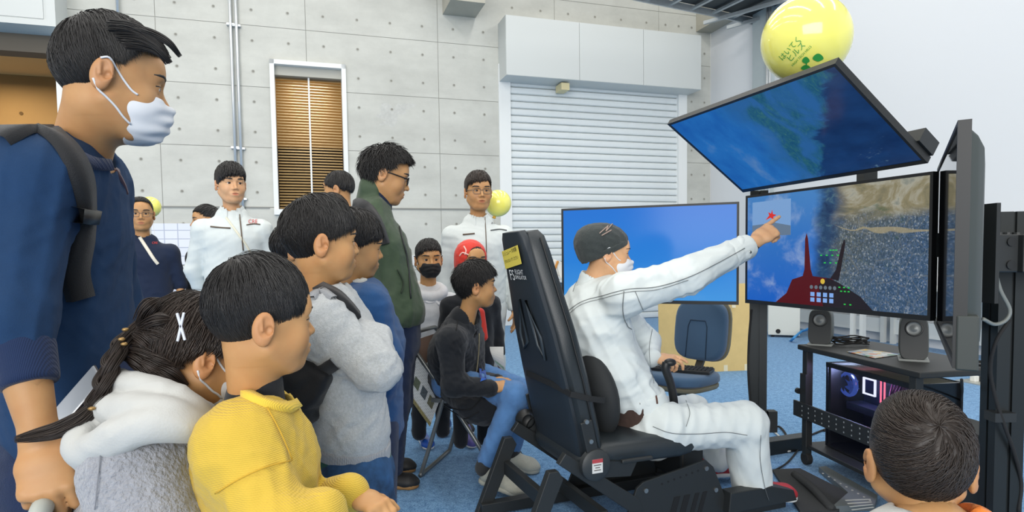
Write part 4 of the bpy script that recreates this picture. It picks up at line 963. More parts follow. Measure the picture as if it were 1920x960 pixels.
# print wrapped on the ball
bn=nrm(EYE-bc_); 
def proj(px,py):
    r=ray(px,py); o=EYE-bc_; R_=br_+.0015; a=r@r; b=2*o@r; c=o@o-R_*R_; d=max(b*b-4*a*c,0); s=(-b-math.sqrt(d))/(2*a); return EYE+r*s
def ball_text(s,px,py,size,ang,sq=1.0):
    m=MB(); ca_,sa_=math.cos(ang),math.sin(ang)
    decal(m,text_mesh(s,size),lambda x,y:proj(px+(x*ca_+y*sq*sa_),py-(-x*-sa_*1.0+y*sq*ca_) if False else py-(x*sa_+y*sq*ca_)) if False else proj(px+x*ca_-y*sq*sa_,py-(x*sa_+y*sq*ca_)))
    return m.build('print',GRN,bt_)
ball_text('はいてく',1482,91,14,math.radians(48)); ball_text('ヒルズ',1493,98,15,math.radians(48)); ball_text('HIGH TECH HILLS',1503,105,6.5,math.radians(46))
def ball_blob(cx,cy,rx,ry,nm='print'):
    m=MB(); n=18; m.add([proj(cx+rx*(1+.1*math.sin(3*t))*math.cos(t),cy+ry*(1+.1*math.cos(4*t))*math.sin(t)) for t in np.linspace(0,2*math.pi,n+1)[:-1]],[tuple(range(n))]); m.build(nm,GRN,bt_)
ball_blob(1511,113,7,6); ball_blob(1534,108,10,7); ball_blob(1511,127,9,5); ball_blob(1512,119,1.2,5)
balloon(P(281,388,5.0),.082,nrm([-.2,0,1]),'small yellow balloon beside the man in the navy polo shirt',string=True)
balloon(P(934,381,4.35),.092,nrm([.3,0,1]),'yellow balloon behind the shoulder of the bespectacled man in white',string=True)
# ---- paper sheets on the back wall
def sheet_mat():
    m,nt,N=nodes_mat('printed_sheet'); b=N['Principled BSDF']; tc=N.new('ShaderNodeTexCoord'); mp=N.new('ShaderNodeMapping'); nt.links.new(tc.outputs['Object'],mp.inputs[0])
    br=N.new('ShaderNodeTexBrick'); br.inputs['Scale'].default_value=1.0; br.offset=0.0; br.inputs['Color1'].default_value=lin((226,229,236))+(1,); br.inputs['Color2'].default_value=lin((220,224,232))+(1,); br.inputs['Mortar'].default_value=lin((176,182,200))+(1,)
    br.inputs['Mortar Size'].default_value=.006; br.inputs['Brick Width'].default_value=.16; br.inputs['Row Height'].default_value=.12
    cx=N.new('ShaderNodeSeparateXYZ'); cb_=N.new('ShaderNodeCombineXYZ'); nt.links.new(mp.outputs[0],cx.inputs[0]); nt.links.new(cx.outputs[0],cb_.inputs[0]); nt.links.new(cx.outputs[2],cb_.inputs[1])
    nt.links.new(cb_.outputs[0],br.inputs['Vector']); nt.links.new(br.outputs[0],b.inputs['Base Color']); b.inputs['Roughness'].default_value=.6; return m
SHM=sheet_mat()
p0=W(284,419); p1=W(376,419)
m=MB(); slab(m,p0[0],p1[0],1.08,p0[1],.014,.02); tag(m.build('wall_chart',SHM),'large white printed chart on the wall behind the polo-shirt man','poster')
m=MB(); slab(m,p0[0],p1[0],.40,1.06,.014,.02); tag(m.build('wall_chart',SHM),'second white printed chart hanging below the first','poster')
m=MB(); q=W(775,488); slab(m,q[0]-.05,q[0]+.05,q[1]-.08,q[1]+.08,.0,.02); tag(m.build('wall_outlet',M('outlet_white',(214,216,214),0.5)),'white wall outlet plate left of the black-masked boy','outlet')
# ---- folding chair (seated boy)
FT=M('chair_tube',(120,122,120),0.35,metal=.6)
fcf=nrm([.965,-.263,0]); fcl=np.array([-fcf[1],fcf[0],0])    # forward, and away from us
F0=np.array([-.484,3.23,0])
def fp_(a,b,z): q=F0+fcf*a+fcl*b; return np.array([q[0],q[1],z])
fc=thing('folding_chair','grey tubular folding chair under the seated boy in black','chair',fp_(.2,.2,0))
BW=.42
m=MB(); m.tube(catmull([fp_(.43,0,.012),fp_(.20,.0,.36),fp_(-.04,.0,.69),fp_(-.07,.02,.735),fp_(-.075,.06,.75),fp_(-.075,BW-.06,.75),fp_(-.07,BW-.02,.735),fp_(-.04,BW,.69),fp_(.2,BW,.36),fp_(.43,BW,.012)],5),.0115,10); m.build('back_frame',FT,fc,smooth=True)
m=MB(); m.tube(catmull([fp_(.13,.02,.46),fp_(.05,.01,.2),fp_(-.005,0,.03),fp_(-.012,.03,.012),fp_(-.012,BW-.03,.012),fp_(-.005,BW,.03),fp_(.05,BW-.01,.2),fp_(.13,BW-.02,.46)],5),.0115,10); m.build('rear_frame',FT,fc,smooth=True)
m=MB(); m.box(fp_(.27,BW/2,.425),(.40,BW-.05,.03),np.stack([fcf,fcl,UP],1)); m.build('seat',M('fold_seat',(52,54,54),0.6),fc,bevel=.01)
m=MB(); m.prism([(.03,-.075),(BW-.03,-.075),(BW-.03,.06),(.03,.06)],fp_(-.035,0,.66),fcl,nrm(UP-fcf*.45),.012); m.build('back_panel',M('fold_back',(96,78,68),0.5),fc)
m=MB(); m.bar(fp_(.05,.02,.41),fp_(.42,.02,.41),.012,.022); m.build('seat_rail',FT,fc); m=MB(); m.bar(fp_(.05,BW-.02,.41),fp_(.42,BW-.02,.41),.012,.022); m.build('seat_rail',FT,fc)
m=MB(); m.cyl(fp_(.13,-.02,.46),fp_(.13,.03,.46),.016,12); m.build('pivot',FT,fc,bevel=.003)
# ---- flyers
def news_mat():
    m,nt,N=nodes_mat('news_print'); b=N['Principled BSDF']; uv=N.new('ShaderNodeUVMap')
    br=N.new('ShaderNodeTexBrick'); br.offset=.5; br.inputs['Scale'].default_value=1; br.inputs['Brick Width'].default_value=.09; br.inputs['Row Height'].default_value=.035; br.inputs['Mortar Size'].default_value=.012
    br.inputs['Color1'].default_value=lin((176,178,176))+(1,); br.inputs['Color2'].default_value=lin((206,208,206))+(1,); br.inputs['Mortar'].default_value=lin((226,228,226))+(1,)
    nt.links.new(uv.outputs[0],br.inputs['Vector']); nt.links.new(br.outputs[0],b.inputs['Base Color']); b.inputs['Roughness'].default_value=.5; return m
NM=news_mat()
def paper(name,lab,pts,nx=8,curl=.02,photos=()):
    """bent sheet with thickness through four corner points"""
    a,b,c,d=[np.asarray(q,float) for q in pts]; n=nrm(np.cross(b-a,d-a)); t=thing(name,lab,'paper',(a+b)/2)
    def sp(u,v,o=0.0): return a*(1-u)*(1-v)+b*u*(1-v)+c*u*v+d*(1-u)*v+n*(curl*math.sin(math.pi*v)+o)
    m=MB(); g=[(i/4,j/nx) for j in range(nx+1) for i in range(5)]
    V=[sp(u,v) for u,v in g]+[sp(u,v,-.0015) for u,v in g]; k=len(g)
    Fs=[(j*5+i,j*5+i+1,j*5+i+6,j*5+i+5) for j in range(nx) for i in range(4)]; m.add(V,Fs+[tuple(x+k for x in reversed(f)) for f in Fs])
    o=m.build('sheet',NM,t,smooth=False); uvl=o.data.uv_layers.new(name='UVMap'); gg=g+g
    for lp in o.data.loops: uvl.data[lp.index].uv=gg[lp.vertex_index]
    for (u0,v0,u1,v1,cc) in photos:
        for sgn in (1,):
            m=MB(); m.add([sp(u0,v0,.002*sgn),sp(u1,v0,.002*sgn),sp(u1,v1,.002*sgn),sp(u0,v1,.002*sgn)],[(0,1,2,3)]); m.add([sp(u0,v0,-.0035),sp(u1,v0,-.0035),sp(u1,v1,-.0035),sp(u0,v1,-.0035)],[(3,2,1,0)]); m.build('photo',M('photo_%d_%d_%d'%cc,cc,.4,var=.4,vscale=60),t)
    return t
paper('newspaper','printed leaflet with small photos hanging behind the folding chair',[P(762,738,3.62),P(806,800,3.62),P(842,700,3.66),P(790,640,3.66)],photos=((.12,.25,.32,.42,(96,104,84)),(.40,.25,.60,.42,(80,90,96)),(.68,.25,.88,.42,(110,108,84)),(.0,.0,1.0,.07,(150,140,96))))
paper('leaflet','white leaflet in the hand of the child in the red hood',[P(928,680,3.5),P(950,702,3.45),P(944,650,3.5),P(918,650,3.55)],photos=((.1,.1,.9,.2,(160,190,160)),))
# ---- grey shell chair held by the man at the left
gc=thing('shell_chair','pale grey chair back held by the man in navy at bottom left','chair',P(130,960,1.15)*np.array([1,1,0]))
gA=P(70,985,1.02); gB=P(150,900,1.25)
GS=M('chair_shell_grey',(176,182,176),0.45)
pts=[P(62,1000,1.0),P(78,955,1.04),P(98,922,1.10),P(125,900,1.16),P(160,893,1.22),P(200,900,1.28),P(225,930,1.32)]
m=MB(); m.tube(catmull(pts,6),.017,12); m.build('back_rim',GS,gc,smooth=True)
pl_=catmull(pts,3); m=MB()
V=[q for q in pl_]+[np.array([q[0]+.0,q[1]+.0,.44]) for q in pl_]; k=len(pl_); ez=np.array([.6,.3,0])*.012
V+= [q+ez for q in V]; n2=2*k
m.add(V,[(i,i+1,k+i+1,k+i) for i in range(k-1)]+[(n2+i,n2+k+i,n2+k+i+1,n2+i+1) for i in range(k-1)]); m.build('back_shell',M('shell_brown',(104,92,88),0.5),gc,smooth=True)
cm_=(pl_[0]+pl_[-1])/2+np.array([.2,-.02,0])
m=MB(); m.box((cm_[0],cm_[1],.43),(.42,.42,.03),rotz(.8)); m.build('seat',M('shell_brown',(104,92,88)),gc,bevel=.01)
for sx in (-1,1):
    for sy in (-1,1):
        q=rotz(.8)@np.array([sx*.18,sy*.18,0]); m=MB(); m.cyl((cm_[0]+q[0],cm_[1]+q[1],.42),(cm_[0]+q[0]*1.15,cm_[1]+q[1]*1.15,0),.011,10); m.build('leg',FT,gc,smooth=True)
# ================================================================== FIGURES: implicit surfaces meshed with surface nets
f32=np.float32
class SDF:
    def __init__(s): s.p=[]; s.R=np.eye(3); s.t=np.zeros(3); s.s=1.0
    def frame(s,R=None,t=(0,0,0),sc=1.0): s.R=np.eye(3) if R is None else R; s.t=np.asarray(t,float); s.s=sc; return s
    def w(s,p): return s.t+s.R@(np.asarray(p,float)*s.s)
    def rc(s,a,b,ra,rb=None,k=.01,op='u'):
        rb=ra if rb is None else rb; a=s.w(a); b=s.w(b); ra*=s.s; rb*=s.s; r=max(ra,rb)
        s.p.append(('rc',op,k*s.s,np.minimum(a,b)-r,np.maximum(a,b)+r,a,b,ra,rb)); return s
    def el(s,c,r,R=None,k=.01,op='u'):
        R=s.R if R is None else s.R@R; c=s.w(c); r=np.asarray(r,float)*s.s; e=np.sqrt(((R*r)**2).sum(1))
        s.p.append(('el',op,k*s.s,c-e,c+e,c,r,R)); return s
    def ec(s,a,b,ra,rb,side=(1,0,0),k=.02,op='u'):
        a=s.w(a); b=s.w(b); sd=s.R@np.asarray(side,float); ez=nrm(b-a); ex=nrm(sd-ez*np.dot(sd,ez)); ey=np.cross(ez,ex)
        ra=np.asarray(ra,float)*s.s; rb=np.asarray(rb,float)*s.s; r=max(ra.max(),rb.max())
        s.p.append(('ec',op,k*s.s,np.minimum(a,b)-r,np.maximum(a,b)+r,a,b,ra,rb,ex,ey,ez)); return s
    def bx(s,c,h,R=None,r=.005,k=.005,op='u'):
        R=s.R if R is None else s.R@R; c=s.w(c); h=np.asarray(h,float)*s.s; e=np.abs(R)@h
        s.p.append(('bx',op,k*s.s,c-e,c+e,c,h,R,r*s.s)); return s
    def hs(s,pt,n,k=.004):
        s.p.append(('hs','i',k*s.s,None,None,s.w(pt),nrm(s.R@np.asarray(n,float)))); return s
    @staticmethod
    def d(q,X,Y,Z):
        ty=q[0]
        if ty=='rc':
            a,b,ra,rb=q[5:9]; ab=b-a; L=max(float(ab@ab),1e-9); x=X-f32(a[0]); y=Y-f32(a[1]); z=Z-f32(a[2])
            t=np.clip((x*f32(ab[0])+y*f32(ab[1])+z*f32(ab[2]))/f32(L),0,1)
            return np.sqrt((x-t*f32(ab[0]))**2+(y-t*f32(ab[1]))**2+(z-t*f32(ab[2]))**2)-(f32(ra)+t*f32(rb-ra))
        if ty=='el':
            c,r,R=q[5:8]; x=X-f32(c[0]); y=Y-f32(c[1]); z=Z-f32(c[2]); k0=0; k1=0
            for i in range(3):
                u=(x*f32(R[0,i])+y*f32(R[1,i])+z*f32(R[2,i]))/f32(r[i]); u2=u*u; k0=k0+u2; k1=k1+u2/f32(r[i]*r[i])
            k0=np.sqrt(k0); k1=np.sqrt(k1)+f32(1e-6); return k0*(k0-1)/k1
        if ty=='ec':
            a,b,ra,rb,ex,ey,ez=q[5:12]; L=np.linalg.norm(b-a); x=X-f32(a[0]); y=Y-f32(a[1]); z=Z-f32(a[2])
            h=x*f32(ez[0])+y*f32(ez[1])+z*f32(ez[2]); t=np.clip(h/f32(L),0,1); o=h-t*f32(L)
            u=x*f32(ex[0])+y*f32(ex[1])+z*f32(ex[2]); v=x*f32(ey[0])+y*f32(ey[1])+z*f32(ey[2])
            wu=f32(ra[0])+t*f32(rb[0]-ra[0]); wv=f32(ra[1])+t*f32(rb[1]-ra[1]); m=np.minimum(wu,wv)
            k0=np.sqrt((u/wu)**2+(v/wv)**2+(o/m)**2); k1=np.sqrt((u/(wu*wu))**2+(v/(wv*wv))**2+(o/(m*m))**2)+f32(1e-6)
            return k0*(k0-1)/k1
        if ty=='bx':
            c,h,R,r=q[5:9]; x=X-f32(c[0]); y=Y-f32(c[1]); z=Z-f32(c[2]); s2=0; mx=None
            for i in range(3):
                e=np.abs(x*f32(R[0,i])+y*f32(R[1,i])+z*f32(R[2,i]))-f32(h[i]-r); s2=s2+np.maximum(e,0)**2; mx=e if mx is None else np.maximum(mx,e)
            return np.sqrt(s2)+np.minimum(mx,0)-f32(r)
        if ty=='hs':
            c,n=q[5:7]; return (X-f32(c[0]))*f32(n[0])+(Y-f32(c[1]))*f32(n[1])+(Z-f32(c[2]))*f32(n[2])
    @staticmethod
    def comb(g,d,op,k):
        if k<=1e-6: k=1e-6
        if op=='u': h=np.maximum(k-np.abs(g-d),0)/k; return np.minimum(g,d)-h*h*k*f32(.25)
        if op=='s': d=-d
        h=np.maximum(k-np.abs(g-d),0)/k; return np.maximum(g,d)+h*h*k*f32(.25)
    def ev(s,P_):
        P_=np.asarray(P_,f32); X,Y,Z=P_[:,0],P_[:,1],P_[:,2]; g=np.full(len(P_),f32(1.0))
        for q in s.p: g=s.comb(g,s.d(q,X,Y,Z),q[1],f32(q[2]))
        return g
    def surf(s,o,dirn,far=.3):
        """outermost surface point along a ray from inside o in direction dirn"""
        o=np.asarray(o,float); dirn=nrm(dirn); t=np.linspace(0,far,160); g=s.ev(o+dirn*t[:,None]); i=np.where(g<0)[0]
        return o+dirn*(t[i[-1]] if len(i) else 0.0)
    def mesh(s,vox,disp=None):
        us=[q for q in s.p if q[1]=='u']; lo=np.min([q[3]-q[2]*.3 for q in us],0)-vox*2.5; hi=np.max([q[4]+q[2]*.3 for q in us],0)+vox*2.5
        n=np.ceil((hi-lo)/vox).astype(int)+1
        ax=[(lo[i]+vox*np.arange(n[i])).astype(f32) for i in range(3)]
        g=np.full(tuple(n),f32(.5))
        for q in s.p:
            if q[3] is None: sl=[slice(0,n[i]) for i in range(3)]
            else:
                mg=q[2]+vox*2; sl=[slice(max(0,int((q[3][i]-mg-lo[i])/vox)),min(n[i],int((q[4][i]+mg-lo[i])/vox)+2)) for i in range(3)]
                if any(x.stop<=x.start for x in sl): continue
            X=ax[0][sl[0]][:,None,None]; Y=ax[1][sl[1]][None,:,None]; Z=ax[2][sl[2]][None,None,:]
            sl=tuple(sl); g[sl]=s.comb(g[sl],s.d(q,X,Y,Z),q[1],f32(q[2]))
        if disp is not None:
            idx=np.where(np.abs(g)<.035); pts=[ax[i][idx[i]] for i in range(3)]; g[idx]+=disp(*pts).astype(f32)
        return surface_nets(g,lo,vox)
def surface_nets(g,lo,vox):
    sg=g<0; n=g.shape
    c=sg[:-1,:-1,:-1].astype(np.int8)
    for a in (0,1):
        for b in (0,1):
            for d in (0,1):
                if a+b+d: c=c+sg[a:n[0]-1+a,b:n[1]-1+b,d:n[2]-1+d]
    act=(c>0)&(c<8); I=np.stack(np.where(act),1); 
    if len(I)==0: return np.zeros((0,3)),np.zeros((0,4),int)
    vid=np.full(act.shape,-1,np.int32); vid[act]=np.arange(len(I))
    acc=np.zeros((len(I),3)); cnt=np.zeros(len(I)); i,j,k=I.T
    cor=[(a,b,d) for a in(0,1) for b in(0,1) for d in(0,1)]
    val={q:g[i+q[0],j+q[1],k+q[2]] for q in cor}
    for q in cor:
        for axx in range(3):
            if q[axx]==0:
                r=list(q); r[axx]=1; r=tuple(r); a,b=val[q],val[r]; m=(a<0)!=(b<0); t=np.where(m,a/np.where(m,a-b,1),0)
                for e in range(3): acc[:,e]+=m*(q[e]+(t if e==axx else 0))
                cnt+=m
    V=lo+(I+acc/cnt[:,None])*vox
    Fs=[]
    for axx in range(3):
        s0=[slice(1,-1)]*3; s0[axx]=slice(0,-1); s1=[slice(1,-1)]*3; s1[axx]=slice(1,None)
        # edges along axx at interior points
        A=sg[tuple(s0)]; B=sg[tuple(s1)]; m=A!=B; E=np.stack(np.where(m),1); fl=A[m]
        o=np.array([1,1,1]); o[axx]=0; E=E+o; u,v=[(1,2),(2,0),(0,1)][axx]
        def at(du,dv):
            q=E.copy(); q[:,u]+=du; q[:,v]+=dv; return vid[q[:,0],q[:,1],q[:,2]]
        quad=np.stack([at(-1,-1),at(0,-1),at(0,0),at(-1,0)],1); quad[~fl]=quad[~fl][:,::-1]; Fs.append(quad)
    Fq=np.concatenate(Fs); Fq=Fq[(Fq>=0).all(1)]
    return V,Fq
def np_mesh(name,V,Fq,mat,parent=None,smooth=True,attr=None):
    me=bpy.data.meshes.new(name); V=np.asarray(V,f32); Fq=np.asarray(Fq,np.int32); k=Fq.shape[1]
    me.vertices.add(len(V)); me.vertices.foreach_set('co',V.ravel()); me.loops.add(Fq.size); me.loops.foreach_set('vertex_index',Fq.ravel())
    me.polygons.add(len(Fq)); me.polygons.foreach_set('loop_start',np.arange(0,Fq.size,k,dtype=np.int32)); me.polygons.foreach_set('loop_total',np.full(len(Fq),k,np.int32))
    me.materials.append(mat); me.update(calc_edges=True)
    if smooth: me.polygons.foreach_set('use_smooth',np.ones(len(Fq),bool))
    if attr is not None:
        a=me.attributes.new('tint','FLOAT','POINT'); a.data.foreach_set('value',np.asarray(attr,f32))
    return link(name,me,parent)
def folds(seed,amp,wl,n=4,stretch=None,sharp=.55):
    """cloth folds: creased waves; stretch = (direction, factor) makes folds run along that direction"""
    r=np.random.RandomState(seed); K=[]
    for i in range(n):
        k=r.normal(size=3); k/=np.linalg.norm(k)
        if stretch is not None:
            d=nrm(stretch[0]); k=k-d*(k@d)*(1-1/stretch[1]); k/=np.linalg.norm(k)
        K.append((k*2*math.pi/(wl*r.uniform(.7,1.5)),r.uniform(0,6.28),r.normal(size=3)*2*math.pi/(wl*2.6),r.uniform(0,6.28)))
    def fn(x,y,z):
        o=0
        for k,ph,k2,p2 in K:
            w=np.sin(k2[0]*x+k2[1]*y+k2[2]*z+p2); a=np.sin(k[0]*x+k[1]*y+k[2]*z+ph+1.3*w)
            o=o+(np.abs(a)**f32(sharp+.45)-.5)*(.55+.45*w)
        return o*f32(amp/math.sqrt(n))
    return fn
def addf(*fs):
    return lambda x,y,z: sum(f(x,y,z) for f in fs)
def shit(S,px,py,near=.6,far=6.0,lift=.0):
    r=nrm(ray(px,py)); t=np.linspace(near,far,900); g=S.ev(EYE+r*t[:,None]); i=np.where(g<0)[0]
    if len(i)==0: return None
    a,b=t[max(i[0]-1,0)],t[i[0]]; tt=np.linspace(a,b,24); g=S.ev(EYE+r*tt[:,None]); k=np.where(g<0)[0]; p=EYE+r*tt[k[0] if len(k) else -1]
    e=.004; n=np.array([S.ev([p+np.eye(3)[q]*e])[0]-S.ev([p-np.eye(3)[q]*e])[0] for q in range(3)]); n=nrm(n)
    return p+n*lift,n
def strip(S,pxs,width,mat,name,parent,thick=.004,lift=.001,n=5,near=.6,far=6.0):
    """a band lying on a garment along picture points"""
    P2=catmull([np.array([x,y,0.]) for x,y in pxs],n); hits=[shit(S,q[0],q[1],near,far) for q in P2]; hits=[h for h in hits if h is not None]
    if len(hits)<2: return None
    m=MB(); V=[]
    pts=[h[0] for h in hits]; ns=[h[1] for h in hits]
    for i in range(len(pts)):
        d=nrm(pts[min(i+1,len(pts)-1)]-pts[max(i-1,0)]); nn=ns[i]; b=nrm(np.cross(d,nn)); w=width/2
        V+= [pts[i]+b*w+nn*lift*.2-nn*.004,pts[i]+b*w*.92+nn*(lift+thick),pts[i]-b*w*.92+nn*(lift+thick),pts[i]-b*w+nn*lift*.2-nn*.004]
    Fs=[(4*i+k,4*i+k+1,4*i+k+5,4*i+k+4) for i in range(len(pts)-1) for k in range(3)]; m.add(V,Fs); return m.build(name,mat,parent,smooth=True)
def seam(S,pxs,mat,name,parent,r=.0012,n=6,near=.6,far=6.0,lift=.002):
    P2=catmull([np.array([x,y,0.]) for x,y in pxs],n); hits=[shit(S,q[0],q[1],near,far,lift) for q in P2]; hits=[h[0] for h in hits if h is not None]
    if len(hits)<2: return None
    m=MB(); m.tube(hits,r,5); return m.build(name,mat,parent,smooth=True)
def patch(S,pxs,mat,name,parent,lift=.003,near=.6,far=6.0):
    c=np.mean(np.array(pxs,float),0); hs=[]
    for t in (0.0,.5,1.0):
        for q in pxs:
            w=c+(np.array(q,float)-c)*t; h=shit(S,w[0],w[1],near,far,lift); hs.append(h[0] if h is not None else None)
    if any(h is None for h in hs): return None
    n=len(pxs); m=MB(); m.add(hs,[(n+k,n+(k+1)%n,2*n+(k+1)%n,2*n+k) for k in range(n)]+[(0,n+(k+1)%n,n+k) for k in range(n)]); return m.build(name,mat,parent)
# ---- skin, eyes, hair materials
def skin_mat(name,col,lip):
    m,nt,N=nodes_mat(name); b=N['Principled BSDF']; at=N.new('ShaderNodeAttribute'); at.attribute_name='tint'
    tc=N.new('ShaderNodeTexCoord'); n=N.new('ShaderNodeTexNoise'); n.inputs['Scale'].default_value=22; n.inputs['Detail'].default_value=5; nt.links.new(tc.outputs['Object'],n.inputs['Vector'])
    cr=N.new('ShaderNodeValToRGB'); c=lin(col); cr.color_ramp.elements[0].position=.3; cr.color_ramp.elements[0].color=(c[0]*.93,c[1]*.86,c[2]*.82,1); cr.color_ramp.elements[1].position=.75; cr.color_ramp.elements[1].color=(c[0]*1.04,c[1]*1.05,c[2]*1.06,1)
    nt.links.new(n.outputs['Fac'],cr.inputs[0]); mx=N.new('ShaderNodeMix'); mx.data_type='RGBA'; nt.links.new(at.outputs['Fac'],mx.inputs['Factor']); nt.links.new(cr.outputs[0],mx.inputs[6]); mx.inputs[7].default_value=lin(lip)+(1,)
    nt.links.new(mx.outputs[2],b.inputs['Base Color']); b.inputs['Roughness'].default_value=.48; b.inputs['Specular IOR Level'].default_value=.35
    b.inputs['Subsurface Weight'].default_value=.12; b.inputs['Subsurface Radius'].default_value=(.01,.004,.002); b.inputs['Subsurface Scale'].default_value=.5
    return m
SKIN=skin_mat('skin_light',(212,168,128),(186,110,90)); SKIN2=skin_mat('skin_tan',(186,142,97),(158,92,74)); SKIN3=skin_mat('skin_child',(190,145,97),(174,94,74))
SCL=M('eye_white',(226,222,216),.15); IRI=M('eye_iris',(34,22,16),.08)
def hair_mat(name,col,col2):
    m,nt,N=nodes_mat(name); b=N['Principled BSDF']; g=N.new('ShaderNodeNewGeometry'); cr=N.new('ShaderNodeValToRGB')
    cr.color_ramp.elements[0].color=lin(col)+(1,); cr.color_ramp.elements[1].color=lin(col2)+(1,); nt.links.new(g.outputs['Random Per Island'],cr.inputs[0]); nt.links.new(cr.outputs[0],b.inputs['Base Color'])
    b.inputs['Roughness'].default_value=.5; b.inputs['Specular IOR Level'].default_value=.45; return m
HAIR=hair_mat('hair_black',(28,26,26),(42,40,39)); HAIRB=hair_mat('hair_dark_brown',(38,31,27),(56,46,40))
# ---- the head
def lerp_tab(tab,x): return np.interp(x,[a for a,_ in tab],[b for _,b in tab])
HC=np.array([0,-.003,.030]); HRAD=np.array([.0795,.0905,.0885])
def add_head(S,child=0.0,neck=True,neck_to=(0,-.045,-.19),nr=.052,ears=True,jaw=1.0,smile=0):
    j=(1-.10*child)*jaw; ch=child
    S.el((0,-.003,.030),(.0765,.0875,.0855),k=.02)
    S.el((0,.028,-.034),(.0645*(1-.02*ch),.062,.074*j),k=.04)
    S.el((0,.018,-.062*j),(.054,.052,.045*j),k=.03)
    S.el((0,.068,-.097*j),(.024,.020,.019),k=.03)
    for s in (-1,1):
        S.el((s*.036,.056,-.034),(.027+.004*ch,.026,.028+.004*ch),k=.022)
        S.rc((s*.06,-.005,-.05),(s*.03,.045,-.098*j),.014,.012,k=.03)
    S.rc((-.036,.0745,.021),(.036,.0745,.021),.013,k=.022)
    S.el((0,.075,.045),(.045,.018,.03),k=.03)
    for s in (-1,1): S.el((s*.031,.099,.001),(.020,.016,.013),k=.014,op='s')
    ns=1-.18*ch
    S.rc((0,.084,.008),(0,.087+.021*ns,-.031*ns),.0065,.0095,k=.012)
    for s in (-1,1): S.el((s*.0115*ns,.091+.002*ns,-.036*ns),(.0085,.011,.008),k=.007)
    for s in (-1,1): S.el((s*.0065,.101,-.0425*ns),(.004,.006,.003),k=.003,op='s')
    S.el((0,.083,-.066*j),(.026,.016,.017),k=.015)
    S.el((0,.0925,-.0605*j),(.021,.0095,.0055),k=.004); S.el((0,.0905,-.0725*j),(.018,.010,.0068),k=.004)
    S.el((0,.101,-.0662*j),(.023+.004*smile,.010,.0014+.002*smile),k=.003,op='s')
    for s in (-1,1):
        S.el((s*.031,.0755,.0),(.0155,.0152,.0150),k=.006)
        S.el((s*.0315,.0935,-.0006),(.0135,.012,.0044+.0006*ch),R=roty(s*.10),k=.002,op='s')
        if ears:
            R_=rotz(s*-.35)@rotx(-.15)
            S.el((s*.0825,-.019,-.007),(.0085,.0205,.033),R=R_,k=.005)
            S.el((s*.0925,-.0165,-.002),(.0075,.0135,.022),R=R_,k=.003,op='s')
            S.el((s*.0885,-.010,-.010),(.008,.007,.009),R=R_,k=.003,op='s')
            S.rc((s*.086,-.023,.012),(s*.087,-.022,-.010),.003,.0025,k=.004)
            S.el((s*.082,-.018,-.030),(.006,.010,.010),k=.006)
            S.rc((s*.079,-.003,-.006),(s*.080,-.007,-.016),.005,k=.004)
    if neck:
        S.rc((0,-.022,-.055),neck_to,nr*.98,nr*1.04,k=.03)
def lip_tint(V,R,c,s,j=1.0):
    L=(V-c)@R/s; d=((L[:,0]/.022)**2+((L[:,2]+.0665*j)/.0115)**2); t=np.clip(1.25-d,0,1)*(L[:,1]>.07)*.75
    ck=np.exp(-(((np.abs(L[:,0])-.04)/.018)**2+((L[:,2]+.032)/.018)**2))*(L[:,1]>.03)*.14
    er=np.clip((np.abs(L[:,0])-.074)/.01,0,1)*(np.abs(L[:,2])<.05)*.22
    return np.maximum(np.maximum(t,ck),er)
def eyes(parent,R,c,s,gaze=(0,1,0),closed=False):
    if closed: return
    g=R@nrm(gaze)
    for sx in (-1,1):
        o=c+R@(np.array([sx*.031,.0755,0.0])*s); m=MB(); r=.0138*s; fr=frame(g); n=16; V=[];Fs=[];nv=10
        for i in range(nv+1):
            a=math.pi*i/nv
            for k in range(n):
                t=2*math.pi*k/n; V.append(o+fr[:,1]*r*math.cos(a)+(fr[:,0]*math.cos(t)+fr[:,2]*math.sin(t))*r*math.sin(a))
        for i in range(nv):
            m.cm=1 if i<2 else 0
            m.add([],[]) 
        m.v=[tuple(q) for q in V]
        for i in range(nv):
            for k in range(n): m.f.append((i*n+k,(i+1)*n+k,(i+1)*n+(k+1)%n,i*n+(k+1)%n)); m.mi.append(1 if i<2 else 0)
        m.build('eye',[SCL,IRI],parent,smooth=True)
def brows(parent,S,R,c,s,mat,thick=1.0,z=.0235,lift=0.0):
    for sx in (-1,1):
        pts=[]; rr=[]
        for t in np.linspace(0,1,7):
            x=sx*(.013+.027*t); zz=z+.005*math.sin(t*2.6)-.003*t+lift; o=c+R@(np.array([x,.02,zz])*s); p=S.surf(o,R@np.array([sx*.3*t,1,0])); pts.append(p-R@np.array([0,.0018*s,0])); rr.append((.0042*math.sin(math.pi*(.18+.75*t))+.0006)*thick*s)
        m=MB(); m.tube(pts,rr,6); m.build('eyebrow',mat,parent,smooth=True)
        pts=[]; rr=[]
        for t in np.linspace(0,1,7):
            x=sx*(.0195+.0255*t); o=c+R@(np.array([x,.03,.0042*math.sin(math.pi*(.15+.8*t))+.0006])*s); p=S.surf(o,R@np.array([sx*.12*(t-.3),1,.02])); pts.append(p); rr.append((.0006+.0011*t)*s)
        m=MB(); m.tube(pts,rr,5); m.build('eyelash',mat,parent,smooth=True)
